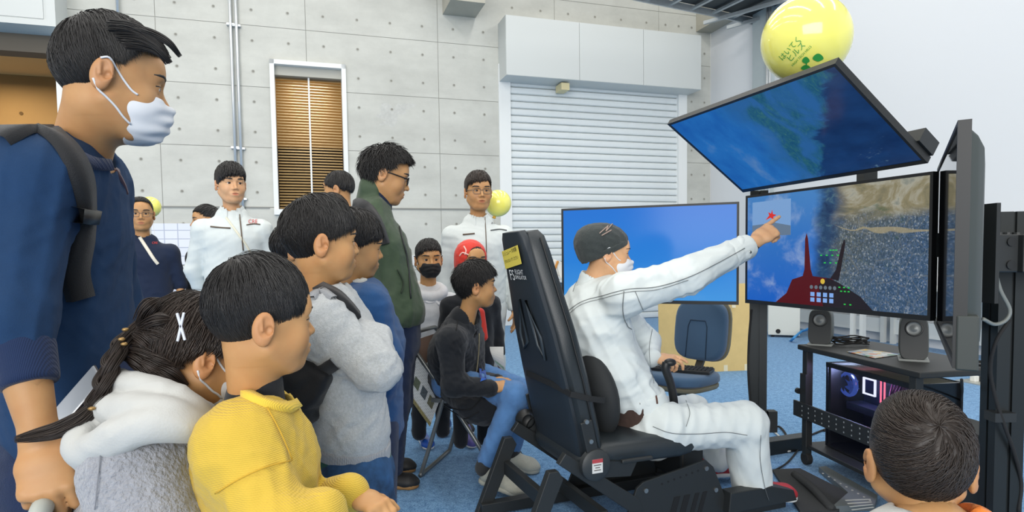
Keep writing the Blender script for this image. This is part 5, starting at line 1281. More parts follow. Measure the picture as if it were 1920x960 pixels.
def hair(parent,R,c,s,mat,tab,n=1400,thick=.014,width=.0010,crown=(0.1,-.42,.88),swirl=.25,mess=.10,spike=0.0,seed=1,part=None,name='hair',fr_thick=1.0,lenf=(.35,.75),tip_out=0.0,cap=True,grad=0.0,segs=6,side=.45,fade=.85,topx=0.0):
    """tab: (azimuth deg 0=front..180=nape, theta max deg) on the left/right symmetric or 360 table"""
    rs=np.random.RandomState(seed); pole=nrm(crown); ef=nrm(np.array([0,1,0])-pole*pole[1]); ex=np.cross(ef,pole)
    def tm(phi):
        d=np.degrees(np.mod(phi,2*math.pi))
        if tab[-1][0]<=180: d=np.where(d>180,360-d,d)
        return np.radians(lerp_tab(tab,d))
    def pos(th,ph,lift):
        D=np.cos(th)[...,None]*pole+np.sin(th)[...,None]*(np.cos(ph)[...,None]*ef+np.sin(ph)[...,None]*ex)
        lift=lift*(1-side*np.clip(np.abs(D[...,0])-.35,0,1)/.65)*(1+topx*np.clip(D[...,2]-.2,0,1)); Pn=HC+D*HRAD; Nn=D/HRAD; Nn=Nn/np.linalg.norm(Nn,axis=-1,keepdims=True); return Pn+Nn*lift[...,None],Nn
    def fd(th,ph):
        a=np.degrees(np.mod(ph,2*math.pi)); a=np.where(a>180,360-a,a); w=np.clip((a-48)/28,0,1); r=np.clip((th/np.maximum(tm(ph),.1)-.48)/.5,0,1); return 1-fade*w*r*r*(3-2*r)
    Vs=[];Fs=[];off=0
    if cap:
        nu,nv=56,22; ph=np.linspace(0,2*math.pi,nu,endpoint=False); tt=np.linspace(0.0,1,nv)
        TH=(tt[:,None]*(tm(ph)[None,:]-.02)); PH=np.repeat(ph[None,:],nv,0); 
        LF=thick*(.80*np.clip((1.03-tt[:,None])*5,0.10,1)*np.ones_like(PH))*(1-grad*np.clip(tt[:,None]-.4,0,1))
        LF=LF*(1+.18*np.sin(PH*9+seed)*np.sin(TH*7+seed))*fd(TH,PH)+.001
        Pn,_=pos(TH,PH,LF); Vs.append(Pn.reshape(-1,3)); q=[]
        for i in range(nv-1):
            a=i*nu+np.arange(nu); b=i*nu+(np.arange(nu)+1)%nu; q.append(np.stack([a,a+nu,b+nu,b],1))
        Fs.append(np.concatenate(q)); off=nu*nv
    ph0=rs.uniform(0,2*math.pi,n); u=np.sqrt(rs.uniform(0.0,1,n)); mx=tm(ph0); th0=u*mx*.92
    ln=rs.uniform(lenf[0],lenf[1],n)*(.6+.4*mx); th1=np.minimum(th0+ln,mx*(1+rs.normal(0,.035,n)))
    th1=np.maximum(th1,th0+.12)
    M_=segs; t=np.linspace(0,1,M_)[None,:]
    clump=np.sin(ph0*13+seed)*.5+np.sin(ph0*29+seed*2+th0*5)*.5
    PH=ph0[:,None]+(swirl+mess*rs.normal(size=n)[:,None]+.10*clump[:,None])*t*(th1-th0)[:,None]*1.2/np.maximum(np.sin(np.maximum(th0,.35)),.4)[:,None]
    if part is not None:   # combed to one side: strands on top drift sideways
        PH=PH+part*t*np.clip(1.2-th0,0,1)[:,None]
    TH=th0[:,None]+(th1-th0)[:,None]*t
    base=thick*rs.uniform(.62,1.08,n)[:,None]; prof=(.55+.5*np.sin(np.pi*np.minimum(t*.75+.2,1)))
    tf=1-grad*np.clip(TH/np.maximum(tm(PH),.1)-.4,0,1)
    LF=base*prof*tf*fd(TH,PH)+.0012+(spike*rs.uniform(.2,1.0,n)[:,None])*t**1.5+tip_out*t**3*clump[:,None]
    Pn,Nn=pos(TH,PH,LF)
    tg=np.gradient(Pn,axis=1); tg/=np.linalg.norm(tg,axis=2,keepdims=True)+1e-9; bt=np.cross(Nn,tg); bt/=np.linalg.norm(bt,axis=2,keepdims=True)+1e-9
    wd=width*rs.uniform(.7,1.5,n)[:,None]*np.clip(1.15-t**2.2,.12,1)*np.clip(t*6+.4,0,1)
    k3=3; ring=[]
    for k in range(k3):
        a=2*math.pi*k/k3+.5; ring.append(Pn+(bt*math.cos(a)*1.25+Nn*math.sin(a)*.75)*wd[...,None])
    Vr=np.stack(ring,2)   # n,M,3,3
    Vs.append(Vr.reshape(-1,3)); base_i=off+(np.arange(n)*M_*k3)[:,None,None]
    i=np.arange(M_-1)[None,:,None]*k3; k=np.arange(k3)[None,None,:]; k2=(k+1)%k3
    q=np.stack([base_i+i+k,base_i+i+k2,base_i+i+k3+k2,base_i+i+k3+k],-1).reshape(-1,4); Fs.append(q)
    V=np.concatenate(Vs); V=c+(V*s)@R.T
    return np_mesh(name,V,np.concatenate(Fs),mat,parent,True)
SHORT=[(0,95),(25,94),(45,88),(60,88),(73,97),(86,100),(98,88),(113,106),(140,114),(180,118)]       # men/boys, ears free, short fringe
FRINGE=[(0,108),(28,107),(46,103),(60,101),(74,106),(88,105),(100,91),(116,108),(140,116),(180,120)]  # boys with a full fringe
LONG=[(0,86),(30,84),(50,84),(70,100),(90,112),(110,118),(140,120),(180,122)]
# ---- hands
def add_hand(S,wr,dirn,back,thumb_side,curl=(.5,.6,.4),s=1.0,point=False,curls=None,thumb=(.5,.35),spread=.04,forearm=None,fr=.030,k=.008):
    """wr wrist point, dirn wrist->knuckles, back = normal of the back of the hand, thumb_side +1: thumb on dirn x back side"""
    y=nrm(dirn); z=nrm(np.asarray(back,float)-y*np.dot(back,y)); x=np.cross(y,z)*thumb_side
    Fm=np.stack([x,y,z],1); wr=np.asarray(wr,float)
    S.frame(np.eye(3),(0,0,0),1.0)
    W_=lambda a,b,c: wr+Fm@(np.array([a,b,c])*s)
    if forearm is not None: S.rc(forearm,W_(0,-.005,0),fr*1.25*s,.026*s,k=.02)
    S.ec(W_(0,-.005,0),W_(.002,.045,0),np.array([.027,.019])*s,np.array([.038,.0165])*s,side=x,k=.014)
    S.ec(W_(.002,.04,0),W_(.003,.088,.001),np.array([.038,.0165])*s,np.array([.040,.0125])*s,side=x,k=.012)
    bx_=(.031,.0105,-.0095,-.028); by=(.090,.094,.090,.081); ln=(.070,.078,.072,.056); rr=(.0092,.0095,.009,.0080)
    for i in range(4):
        cu=curls[i] if curls else curl
        a=0.0; p=np.array([bx_[i],by[i],.001]); sp=(1.5-i)*spread
        for jn,fr_ in enumerate((.46,.30,.24)):
            a+=cu[jn]; d=np.array([math.sin(sp)*math.cos(a),math.cos(a),-math.sin(a)]); q=p+d*ln[i]*fr_
            r0=rr[i]*(1-.08*jn); S.rc(W_(*p),W_(*q),r0*s,r0*.93*s,k=.004 if jn else k*.8); p=q
    # thumb from the side of the palm
    p=np.array([.026,.022,-.006]); a=thumb[0]; d=np.array([math.sin(.75)*math.cos(a),math.cos(.75)*math.cos(a),-math.sin(a)]); q=p+d*.042; S.rc(W_(*p),W_(*q),.0155*s,.0115*s,k=.012)
    b=thumb[1]; d2=nrm(np.array([d[0]*math.cos(b)-.35*math.sin(b),d[1]+.45*math.sin(b),d[2]-.8*math.sin(b)])); q2=q+d2*.030; S.rc(W_(*q),W_(*q2),.0112*s,.0100*s,k=.006); S.rc(W_(*q2),W_(*(q2+nrm(d2+np.array([-.15,.1,-.25]))*.022)),.0100*s,.0085*s,k=.004)
# ---- a person
class Person:
    def __init__(s,label,base,group=None):
        s.root=thing('person',label,'person',base); s.parts=[]; s.s=[]
    def head(s,c,yaw,pitch=0,roll=0,sc=1.0,child=0.0,skin=None,vox=.003,neck_to=None,nr=.052,ears=True,jaw=1.0,gaze=(0,1,0),brow=HAIR,bthick=1.0,closed=False,smile=0,nomesh=False):
        """c: centre of head (between the ears); yaw: 0 looks along +Y (away), positive turns left"""
        s.R=rotz(yaw)@rotx(pitch)@roty(roll); s.c=np.asarray(c,float); s.sc=sc; s.child=child; s.skin=skin or SKIN
        S=SDF().frame(s.R,s.c,sc); nt=(0,-.05,-.19) if neck_to is None else s.R.T@((np.asarray(neck_to)-s.c)/sc)
        add_head(S,child,True,nt,nr,ears,jaw,smile); s.HS=S; s.jaw=(1-.10*child)*jaw
        V,Fq=S.mesh(vox); s.parts.append((V,Fq,lip_tint(V,s.R,s.c,sc,s.jaw)))
        eyes(s.root,s.R,s.c,sc,gaze,closed)
        if brow is not None: brows(s.root,S,s.R,s.c,sc,brow,bthick)
        return s
    def L(s,x,y,z): return s.c+s.R@(np.array([x,y,z])*s.sc)
    def hair(s,mat,tab,**kw): hair(s.root,s.R,s.c,s.sc,mat,tab,**kw); return s
    def skinpart(s,S,vox=.0035):
        V,Fq=S.mesh(vox); s.parts.append((V,Fq,np.zeros(len(V)))); return s
    def trunk(s,segs,vox=.02):
        S=SDF()
        for a,b,r in segs: S.rc(a,b,r,k=.03)
        V,Fq=S.mesh(vox); s.parts.append((V,Fq,np.zeros(len(V)))); return s
    def cloth(s,name,S,mat,vox=.006,disp=None,label=None):
        V,Fq=S.mesh(vox,disp); o=np_mesh(name,V,Fq,mat,s.root)
        if label: o['label']=label
        return o
    def mask(s,mat,strap=None,vox=.003,low=-.112,top=-.012,seed=1):
        S=SDF().frame(s.R,s.c,s.sc); j=s.jaw
        S.el((0,.040,-.050*j),(.0690,.071,.067),k=.01); S.el((0,.078,-.043),(.036,.043,.050),k=.03); S.el((0,.055,-.085*j),(.045,.045,.03),k=.03)
        S.hs((0,.105,top-.012),(0,.12,1)); S.hs((0,0,low*j),(0,-.35,-1)); S.hs((0,.018,-.03),(0,-1,-.16)); 
        Rl=s.R; c0=s.c; sc=s.sc
        def pl(x,y,z):
            P_=np.stack([x,y,z],1)-c0; l=P_@Rl/sc; return (.0022*np.sin(l[:,2]*260+2.2*np.abs(l[:,0])*30)*np.clip(.06-np.abs(l[:,0]),0,.03)/.03+.0012*np.sin(l[:,0]*150+l[:,2]*90))*sc
        V,Fq=S.mesh(vox,pl); o=np_mesh('face_mask',V,Fq,mat,s.root)
        for sx in (-1,1):
            m=MB()
            e1=s.HS.surf(s.L(0,-.006,.012),s.R@np.array([sx,0,.1]))+s.R@np.array([sx*.004,0,0]); 
            def sf(x0,y0,z0): 
                q=s.HS.surf(s.L(0,y0,z0),s.R@np.array([sx,0,0])); return q+s.R@np.array([sx*.0025,0,0])
            A=[sf(sx,.046,-.030),sf(sx,.034,-.024),sf(sx,.018,-.008),sf(sx,.004,.010),s.L(sx*.090,-.010,.024),s.L(sx*.088,-.024,.020)]
            B=[sf(sx,.040,-.090*j),sf(sx,.026,-.080*j),sf(sx,.010,-.064),sf(sx,-.008,-.050),s.L(sx*.083,-.022,-.040),s.L(sx*.086,-.032,-.022)]
            m.tube(catmull(A,4),.0022*s.sc,6); m.build('mask_strap',mat,s.root,smooth=True)
            m=MB(); m.tube(catmull(B,4),.0022*s.sc,6); m.build('mask_strap',mat,s.root,smooth=True)
        return o
    def glasses(s,mat,rx=.025,rz=.017,r=.0016,square=True,lens=True):
        y=.100
        g=[]
        for sx in (-1,1):
            m=MB(); n=24; pts=[]
            for k in range(n):
                a=2*math.pi*k/n; e=.55 if square else 1.0
                x=math.copysign(abs(math.cos(a))**e,math.cos(a))*rx; z=math.copysign(abs(math.sin(a))**e,math.sin(a))*rz
                pts.append(s.L(sx*.032+x,y-.10*abs(sx*.032+x)**1.3,z-.004))
            m.tube(pts,r*s.sc,6,closed=True); m.build('glasses_rim',mat,s.root,smooth=True)
            m=MB(); m.tube([s.L(sx*(.032+rx),y-.006,.004),s.L(sx*.078,.03,.006),s.L(sx*.083,-.015,.008)],r*1.1*s.sc,6); m.build('glasses_temple',mat,s.root,smooth=True)
        m=MB(); m.tube([s.L(-.032+rx-.001,y-.001,.002),s.L(0,y+.004,.004),s.L(.032-rx+.001,y-.001,.002)],r*s.sc,6); m.build('glasses_bridge',mat,s.root,smooth=True)
    def finish(s,name='body'):
        V=[];Fq=[];A=[];o=0
        for v,f,a in s.parts: V.append(v); Fq.append(f+o); A.append(a); o+=len(v)
        np_mesh(name,np.concatenate(V),np.concatenate(Fq),s.skin,s.root,True,np.concatenate(A)); return s
def shoe(parent,heel,toe,mat,sole_mat,w=.045,h=.075,lift=0.0,name='shoe',vox=.006,up=UP):
    """heel, toe: points on the ground line of the sole"""
    heel=np.asarray(heel,float); toe=np.asarray(toe,float); fr=frame(toe-heel,up); L=np.linalg.norm(toe-heel); u=fr[:,2]
    S=SDF().frame(np.stack([fr[:,0],fr[:,1],u],1),heel,1.0)
    S.ec((0,.045,h*.55),(0,L-.06,h*.42),(w*.86,h*.55),(w,h*.42),side=(1,0,0),k=.03); S.el((0,L-.055,.028),(w*.95,.058,.03),k=.03); S.rc((0,.045,h*.5),(0,.055,h*1.15),w*.80,w*.76,k=.03)
    S.hs((0,0,.012),(0,0,-1)); o=shoe_o=np_mesh(name,*S.mesh(vox),mat,parent)
    S=SDF().frame(np.stack([fr[:,0],fr[:,1],u],1),heel,1.0)
    S.ec((0,.04,.014),(0,L-.05,.014),(w*.9,.05),(w*1.04,.05),side=(1,0,0),k=.02); S.hs((0,0,.024),(0,0,1),k=.004); S.hs((0,0,0.001),(0,0,-1),k=.004)
    so=np_mesh('sole',*S.mesh(vox),sole_mat,o)
    m=MB(); 
    for k in range(4):
        yy=.075+.022*k; zz=h*(.98-.11*k); m.tube([heel+fr@np.array([-w*.5,yy,zz]),heel+fr@np.array([0,yy+.004,zz+.012]),heel+fr@np.array([w*.5,yy,zz])],.0035,5)
    m.build('laces',sole_mat,o,smooth=True); return o
def tubes_cloth(S,chain,k=.03):
    for a,b,ra,rb in chain: S.rc(a,b,ra,rb,k=k)
# ================================================================== THE PEOPLE
def rad(a): return math.radians(a)
def fabric(name,col,bump=.25,bs=600,var=.06,vs=12,rough=.85,sheen=.15,stretch=(1,1,1)): return M(name,col,rough,bump=bump,bscale=bs,var=var,vscale=vs,sheen=sheen,spec=.25,stretch=stretch)
def rib_mat(name,col,scale,axis='Z',strength=.5):
    m,nt,N=nodes_mat(name); b=N['Principled BSDF']; tc=N.new('ShaderNodeTexCoord'); w=N.new('ShaderNodeTexWave'); w.bands_direction=axis; w.inputs['Scale'].default_value=scale; w.inputs['Distortion'].default_value=.6; w.inputs['Detail'].default_value=1
    w2=N.new('ShaderNodeTexWave'); w2.bands_direction='DIAGONAL'; w2.inputs['Scale'].default_value=scale*.9; ad=N.new('ShaderNodeMath'); ad.operation='MULTIPLY_ADD'; ad.inputs[1].default_value=.4
    nt.links.new(tc.outputs['Object'],w.inputs['Vector']); nt.links.new(tc.outputs['Object'],w2.inputs['Vector']); nt.links.new(w2.outputs['Fac'],ad.inputs[0]); nt.links.new(w.outputs['Fac'],ad.inputs[2])
    bp=N.new('ShaderNodeBump'); bp.inputs['Strength'].default_value=strength; bp.inputs['Distance'].default_value=.004; nt.links.new(ad.outputs[0],bp.inputs['Height']); nt.links.new(bp.outputs[0],b.inputs['Normal'])
    b.inputs['Base Color'].default_value=lin(col)+(1,); b.inputs['Roughness'].default_value=.85; b.inputs['Specular IOR Level'].default_value=.2; b.inputs['Sheen Weight'].default_value=.15; return m
MASKW=M('mask_white',(214,217,222),.75,bump=.05,bscale=900); MASKB=M('mask_black',(26,26,28),.8)
NAVY=fabric('navy_sweatshirt',(28,56,90),.3,900,.10,8,.9,.03); DENIM=fabric('dark_denim',(28,42,72),.4,500,.18,14); DENIM2=fabric('blue_denim',(88,132,184),.4,500,.16,10)
YEL=rib_mat('yellow_waffle_knit',(204,172,66),112,'Z',.35); GRYS=fabric('grey_marl',(180,184,186),.45,420,.16,160,.9,.3); FLEECE=fabric('grey_fleece',(150,152,159),1.0,130,.14,90,.95,.5); CREAM=fabric('cream_hood',(184,185,182),.12,260,.03,10)
BLUES=fabric('blue_sweater',(32,74,122),.35,500,.08,30); OLIVE=fabric('olive_parka',(62,78,58),.15,300,.08,6,.6); WJK=fabric('pale_work_jacket',(207,214,213),.12,700,.03,8,.75,.05)
BLKC=fabric('black_cotton',(30,33,38),.3,500,.15,10); NAVP=fabric('navy_polo',(26,38,62),.3,600,.05,10); BLKBAG=fabric('black_nylon',(26,27,30),.25,500,.1,8,.6)
HOODW=None
RED=fabric('red_cloth',(206,58,46),.15,300,.06,8,.6)
SHOEB=M('shoe_black',(34,33,33),.55,var=.15,vscale=20); SOLET=M('sole_tan',(150,112,66),.6); SHOEBL=M('shoe_blue',(34,84,176),.4,var=.2,vscale=30); SOLEW=M('sole_white',(214,216,214),.6); SHOEP=M('shoe_purple',(92,86,156),.5,var=.15,vscale=20); SHOEG=M('shoe_grey',(172,172,160),.7,var=.1,vscale=20,bump=.3,bscale=200); SHOER=M('shoe_red',(168,40,48),.6,bump=.3,bscale=300)
STITCH=M('stitch_dark',(96,100,100),.8); ZIP=M('zip_brown',(92,78,64),.6)
def lock(path,rad_,n,width,seed,taper=True):
    """bundle of fine tubes along a path -> verts, quads"""
    rs=np.random.RandomState(seed); path=np.array(path); M_=len(path); tg=np.gradient(path,axis=0); tg/=np.linalg.norm(tg,axis=1,keepdims=True)
    a=np.cross(tg,np.array([.2,-1,.3])); a/=np.linalg.norm(a,axis=1,keepdims=True); b=np.cross(tg,a); t=np.linspace(0,1,M_)
    rr=rad_(t); u=np.sqrt(rs.uniform(0,1,n)); w=rs.uniform(0,6.28,n); tw=rs.normal(0,.5,n)
    an=w[:,None]+tw[:,None]*t[None,:]; off_=(a[None]*np.cos(an)[...,None]+b[None]*np.sin(an)[...,None])*(u[:,None]*rr[None,:])[...,None]
    C=path[None]+off_; wd=width*np.clip(1.1-t**4,.2,1)
    ring=np.stack([C+(a[None]*math.cos(k*2.094)+b[None]*math.sin(k*2.094))*wd[None,:,None] for k in range(3)],2)
    base=(np.arange(n)*M_*3)[:,None,None]; i=np.arange(M_-1)[None,:,None]*3; k=np.arange(3)[None,None,:]; k2=(k+1)%3
    return ring.reshape(-1,3),np.stack([base+i+k,base+i+k2,base+i+3+k2,base+i+3+k],-1).reshape(-1,4)
def locks(parent,name,mat,specs,rad_,n,width):
    Vs=[];Fs=[];off=0
    for i,pts in enumerate(specs):
        v,f=lock(catmull(pts,6),rad_,n,width,50+i); Vs.append(v); Fs.append(f+off); off+=len(v)
    return np_mesh(name,np.concatenate(Vs),np.concatenate(Fs),mat,parent)
def gnd(p): return np.array([p[0],p[1],0.0])
# ------------------------------------------------------------------ man in navy at the left
c=P(206,153,1.36)
p=Person('man in navy sweatshirt and white mask with a backpack strap, at far left',gnd(P(150,900,1.42)))
p.head(c,rad(-53),rad(-8),0,1.03,0,SKIN2,.0026,neck_to=P(150,300,1.40),nr=.055,gaze=(.0,1,-.05),brow=HAIR)
p.hair(HAIR,[(0,97),(20,98),(40,93),(56,90),(70,97),(84,100),(97,88),(112,110),(140,121),(180,126)],n=10000,thick=.013,width=.0008,swirl=.1,mess=.06,seed=3,crown=(-.05,-.55,.80),lenf=(.5,1.1),tip_out=.003,spike=.002,topx=.7)
m_=p.mask(MASKW,seed=2)
locks(p.root,'fringe',HAIR,[[P(a,b,1.29),P(a+40,b+4,1.265),P(a+72,b+22,1.26),P(a+94,b+48,1.27)] for a,b in ((212,46),(220,54),(224,62),(226,70),(218,50),(206,48))]+[[P(236,80,1.28),P(270,86,1.27),P(298,98,1.27),P(314,120,1.28)],[P(228,54,1.28),P(275,60,1.26),P(314,78,1.26),P(338,106,1.28)]],lambda t:.012*(1-.6*t),90,.0007)
shN=P(60,335,1.20); shF=P(180,345,1.58); elN=P(28,590,1.13); cuf=P(52,705,1.10); wrN=P(75,820,1.09); pel=P(150,880,1.42); chest=P(160,420,1.40)
S=SDF(); sd=nrm(shF-shN)
S.ec(P(135,310,1.40),P(128,430,1.41),(.17,.08),(.205,.108),side=sd,k=.04); S.ec(P(128,430,1.41),P(140,770,1.43),(.205,.110),(.20,.135),side=sd,k=.05)
S.rc(shN,shF,.076,.07,k=.06); S.rc(shN,elN,.078,.064,k=.05); S.rc(elN,cuf-nrm(cuf-elN)*.035,.062,.047,k=.03); S.rc(shF,P(215,560,1.66),.07,.06,k=.05); S.rc(P(215,560,1.66),P(290,700,1.62),.06,.05,k=.03)
S.frame(); S.rc(P(172,215,1.395),P(152,290,1.40),.060,.072,k=.012,op='s'); S.hs(P(60,716,1.10),nrm(P(62,730,1.10)-P(56,700,1.10)),.006) if False else None
nav=S; p.cloth('sweatshirt',S,NAVY,.0055,addf(folds(11,.007,.13,4,stretch=(wrN-shN,2.2)),folds(12,.0025,.05,4)))
# collar ring and cuff
S2=SDF(); S2.rc(cuf-nrm(cuf-elN)*.05,cuf+nrm(cuf-elN)*.0,.0515,.0475,k=.004); S2.hs(cuf+nrm(cuf-elN)*.018,nrm(cuf-elN),.004); cu=p.cloth('cuff',S2,rib_mat('navy_rib',(26,42,74),120,'X',.3),.004)
cpts=[np.array([x,y,0.]) for x,y in ((108,234),(120,262),(140,290),(170,312),(200,318),(214,306))]
strip(nav,[(98,244),(118,266),(142,290),(172,306),(204,310)],.026,rib_mat('navy_rib2',(30,46,80),90,'X',.3),'collar',p.root,thick=.008)
st_=strip(nav,[(2,262),(40,244),(80,246),(115,268),(140,305),(155,350),(160,400),(152,450),(140,510),(150,560)],.052,BLKBAG,'backpack_strap',p.root,thick=.012)
strip(nav,[(134,402),(166,404)],.03,M('buckle',(30,31,33),.4),'strap_buckle',p.root,thick=.022)
strip(nav,[(218,318),(232,345),(238,362)],.010,M('zip_mark',(90,70,80),.5),'shoulder_tape',p.root,thick=.002)
# backpack body behind (outside the frame mostly)
S3=SDF(); S3.bx(P(-60,480,1.45),(.07,.14,.2),R=rotz(.1),r=.05); bp_=np_mesh('backpack',*S3.mesh(.012),BLKBAG); tag(bp_,'black backpack on the back of the man in navy','backpack')
# bare forearm and gripping hand
S4=SDF(); add_hand(S4,wrN,P(84,908,1.06)-wrN,P(50,880,.98)-P(85,885,1.06),-1,curls=[(.75,.7,.5),(.8,.8,.5),(.85,.8,.5),(.9,.8,.5)],s=1.10,thumb=(.25,.5),spread=.03,forearm=P(52,718,1.10),fr=.027)
p.skinpart(S4,.0035)
S5=SDF(); S5.rc(P(155,720,1.43),P(150,880,1.43),.165,.17,k=.05)
for dx,dy in ((-.05,-.09),(.06,.10)):
    h=P(152,880,1.43)+np.array([dx*.3,dy,0]); kx=np.array([h[0]+.03,h[1]-.02,.46]); an=np.array([h[0]+dx,h[1],.08]); S5.rc(h,kx,.10,.075,k=.05); S5.rc(kx,an,.075,.062,k=.03)
p.cloth('jeans',S5,DENIM,.011,folds(14,.006,.1,4)); jean=S5
for dx,dy in ((-.05,-.09),(.06,.10)):
    h=P(152,880,1.43)+np.array([dx*1.3,dy,0]); shoe(p.root,(h[0]-.10,h[1],0),(h[0]+.17,h[1]+.02,0),SHOEB,SOLEW,vox=.01)
p.trunk([(P(140,340,1.41),P(150,820,1.43),.085),(shN,elN,.045),(elN,cuf,.04)]); p.finish()
q=P(148,742,1.245); ph=thing('smartphone','silver smartphone held at the side of the man in navy','phone',q)
ax_=nrm(P(178,700,1.25)-P(130,755,1.235)); m=MB(); fr_=frame(ax_,(-.55,-.75,.3)); m.box(q,(.066,.115,.008),fr_); m.build('phone_body',M('phone_silver',(206,210,214),.15,metal=.2),ph,bevel=.004,seg=3)
m=MB(); m.box(q-fr_[:,2]*.0005,(.068,.117,.006),fr_); m.build('phone_edge',M('phone_edge',(70,64,64),.3,metal=.7),ph,bevel=.003)

c=P(362,668,1.20)
p=Person('girl in grey fleece with white hood and braided hair, hiding her face',gnd(P(300,960,1.15)))
p.head(c,rad(-36),rad(-10),0,.92,1,SKIN3,.0028,neck_to=P(310,790,1.19),nr=.046,brow=None)
p.hair(HAIRB,[(0,88),(30,86),(55,86),(72,94),(86,99),(98,96),(112,116),(140,130),(180,136)],n=10000,thick=.020,width=.0008,swirl=0.0,mess=.06,seed=8,crown=(.05,.30,.93),lenf=(.5,1.1),side=.1,fade=.2)
p.mask(MASKW)
# braid: three twisting locks
bpt=catmull([P(262,612,1.17),P(232,640,1.13),P(214,670,1.10),P(200,705,1.08),P(186,740,1.065),P(170,768,1.055)],10)
rs=np.random.RandomState(2); Vs=[];Fs=[];off=0
for j in range(3):
    L_=[]
    for i,q in enumerate(bpt):
        t=i/(len(bpt)-1)*9.5+j*2.094; L_.append(q+np.array([.014*math.cos(t)*.8,-.012*math.sin(2*t)*.5,.014*math.cos(t)*.6]))
    v,f=lock(L_,lambda t:.013*(1-.35*t),90,.0010,20+j); Vs.append(v); Fs.append(f+off); off+=len(v)
tail=catmull([P(172,768,1.055),P(150,786,1.045),P(110,806,1.035),P(70,816,1.03),P(30,824,1.03)],8)
v,f=lock(tail,lambda t:.013*(1-t*.55)+.005*np.sin(t*3.1),170,.0008,31); Vs.append(v); Fs.append(f+off); off+=len(v)
for a_,b_ in (((345,690),(262,662)),((352,722),(285,690)),((335,738),(270,690)),((310,730),(246,672)),((330,706),(250,668)),((322,680),(240,650)),((296,700),(236,664)),((300,560),(262,605)),((330,600),(265,618)),((340,640),(262,622)),((300,660),(258,628))):
    L_=catmull([P(a_[0],a_[1],1.13),P((a_[0]+b_[0])/2-4,(a_[1]+b_[1])/2-6,1.115),P(b_[0],b_[1],1.13)],6); v,f=lock(L_,lambda t:.017*np.minimum(1,.15+t*2.2)*(1-.25*t),110,.0009,a_[0]+a_[1]); Vs.append(v); Fs.append(f+off); off+=len(v)
np_mesh('braid',np.concatenate(Vs),np.concatenate(Fs),HAIRB,p.root)
GOLD=M('gold_pin',(150,120,74),.35,metal=.6)
for px,py,d in ((233,645,1.10),(228,636,1.10),(172,766,1.035),(235,618,1.12)):
    q=P(px,py,d); m=MB(); m.ell(q,(.006,.004,.0035),rotz(.4)); m.build('hair_tie',GOLD,p.root,smooth=True)
# X shaped hair clip
cl=thing('hair_clip','pale grey X-shaped hair clip on the girl\'s dark hair','hair clip',P(339,612,1.07))
CLP=M('clip_grey',(206,210,222),.4)
for a_,b_ in (((332,587),(347,638)),((345,586),(333,640))):
    ca=P(a_[0],a_[1],1.083); cb=P(b_[0],b_[1],1.083); m=MB(); m.bar(ca,cb,.0045,.004,(0,-1,0)); m.build('bar',CLP,cl,bevel=.0012)
# hood and fleece
H=SDF()
def tubes(Sx,pts,r,k):
    c_=catmull(pts,5)
    for i in range(len(c_)-1):
        t=i/(len(c_)-1); Sx.rc(c_[i],c_[i+1],r*(1-.25*abs(2*t-1)),k=k)
H.ec(P(288,785,1.15),P(285,850,1.14),(.10,.07),(.11,.085),k=.02)
tubes(H,[P(212,712,1.13),P(250,722,1.09),P(310,742,1.06),P(360,768,1.07),P(388,780,1.14)],.026,.010)
tubes(H,[P(208,726,1.12),P(206,765,1.07),P(255,768,1.03),P(320,778,1.02),P(378,792,1.08)],.028,.009)
tubes(H,[P(196,760,1.10),P(152,822,1.045),P(165,848,1.02),P(215,822,1.0),P(280,798,.995),P(350,800,1.03),P(390,805,1.12)],.028,.010)
tubes(H,[P(160,845,1.04),P(176,868,1.03),P(200,855,1.03)],.020,.012)
p.cloth('hood',H,CREAM,.005,folds(21,.004,.09,3))
B=SDF(); sdv=nrm(np.array([.45,-.89,0]))
B.ec(P(300,830,1.16),P(290,1000,1.17),(.13,.10),(.17,.13),side=sdv,k=.06); B.ec(P(290,1000,1.17),P(280,1300,1.18),(.17,.13),(.19,.15),side=sdv,k=.06)
B.rc(P(250,880,1.05),P(320,1060,1.00),.085,.075,k=.05); B.rc(P(320,1060,1.0),P(520,1000,1.1),.07,.05,k=.03); B.rc(P(370,850,1.22),P(430,960,1.22),.08,.065,k=.05); B.rc(P(430,960,1.22),P(606,938,1.16),.055,.045,k=.04)
p.cloth('fleece_jacket',B,FLEECE,.006,addf(folds(22,.006,.11,3),folds(23,.0035,.022,6),folds(24,.003,.013,6)))
seam(B,[(190,850),(185,900),(180,955)],M('fleece_seam',(130,132,138),.9),'seam',p.root,.001)
hp=P(280,1300,1.18); 
S5=SDF(); S5.rc(hp,P(420,1330,1.12),.09,.07,k=.04); S5.rc(P(420,1330,1.12),np.array([P(420,1330,1.12)[0],1.1,.08]),.065,.05,k=.03); p.cloth('trousers',S5,BLKC,.014)
shoe(p.root,np.array([P(420,1330,1.12)[0]-.05,1.1,0]),np.array([P(420,1330,1.12)[0]+.15,1.12,0]),SOLEW,SOLEW,vox=.012)
p.trunk([(P(300,830,1.17),P(285,1200,1.18),.07)]); p.finish()
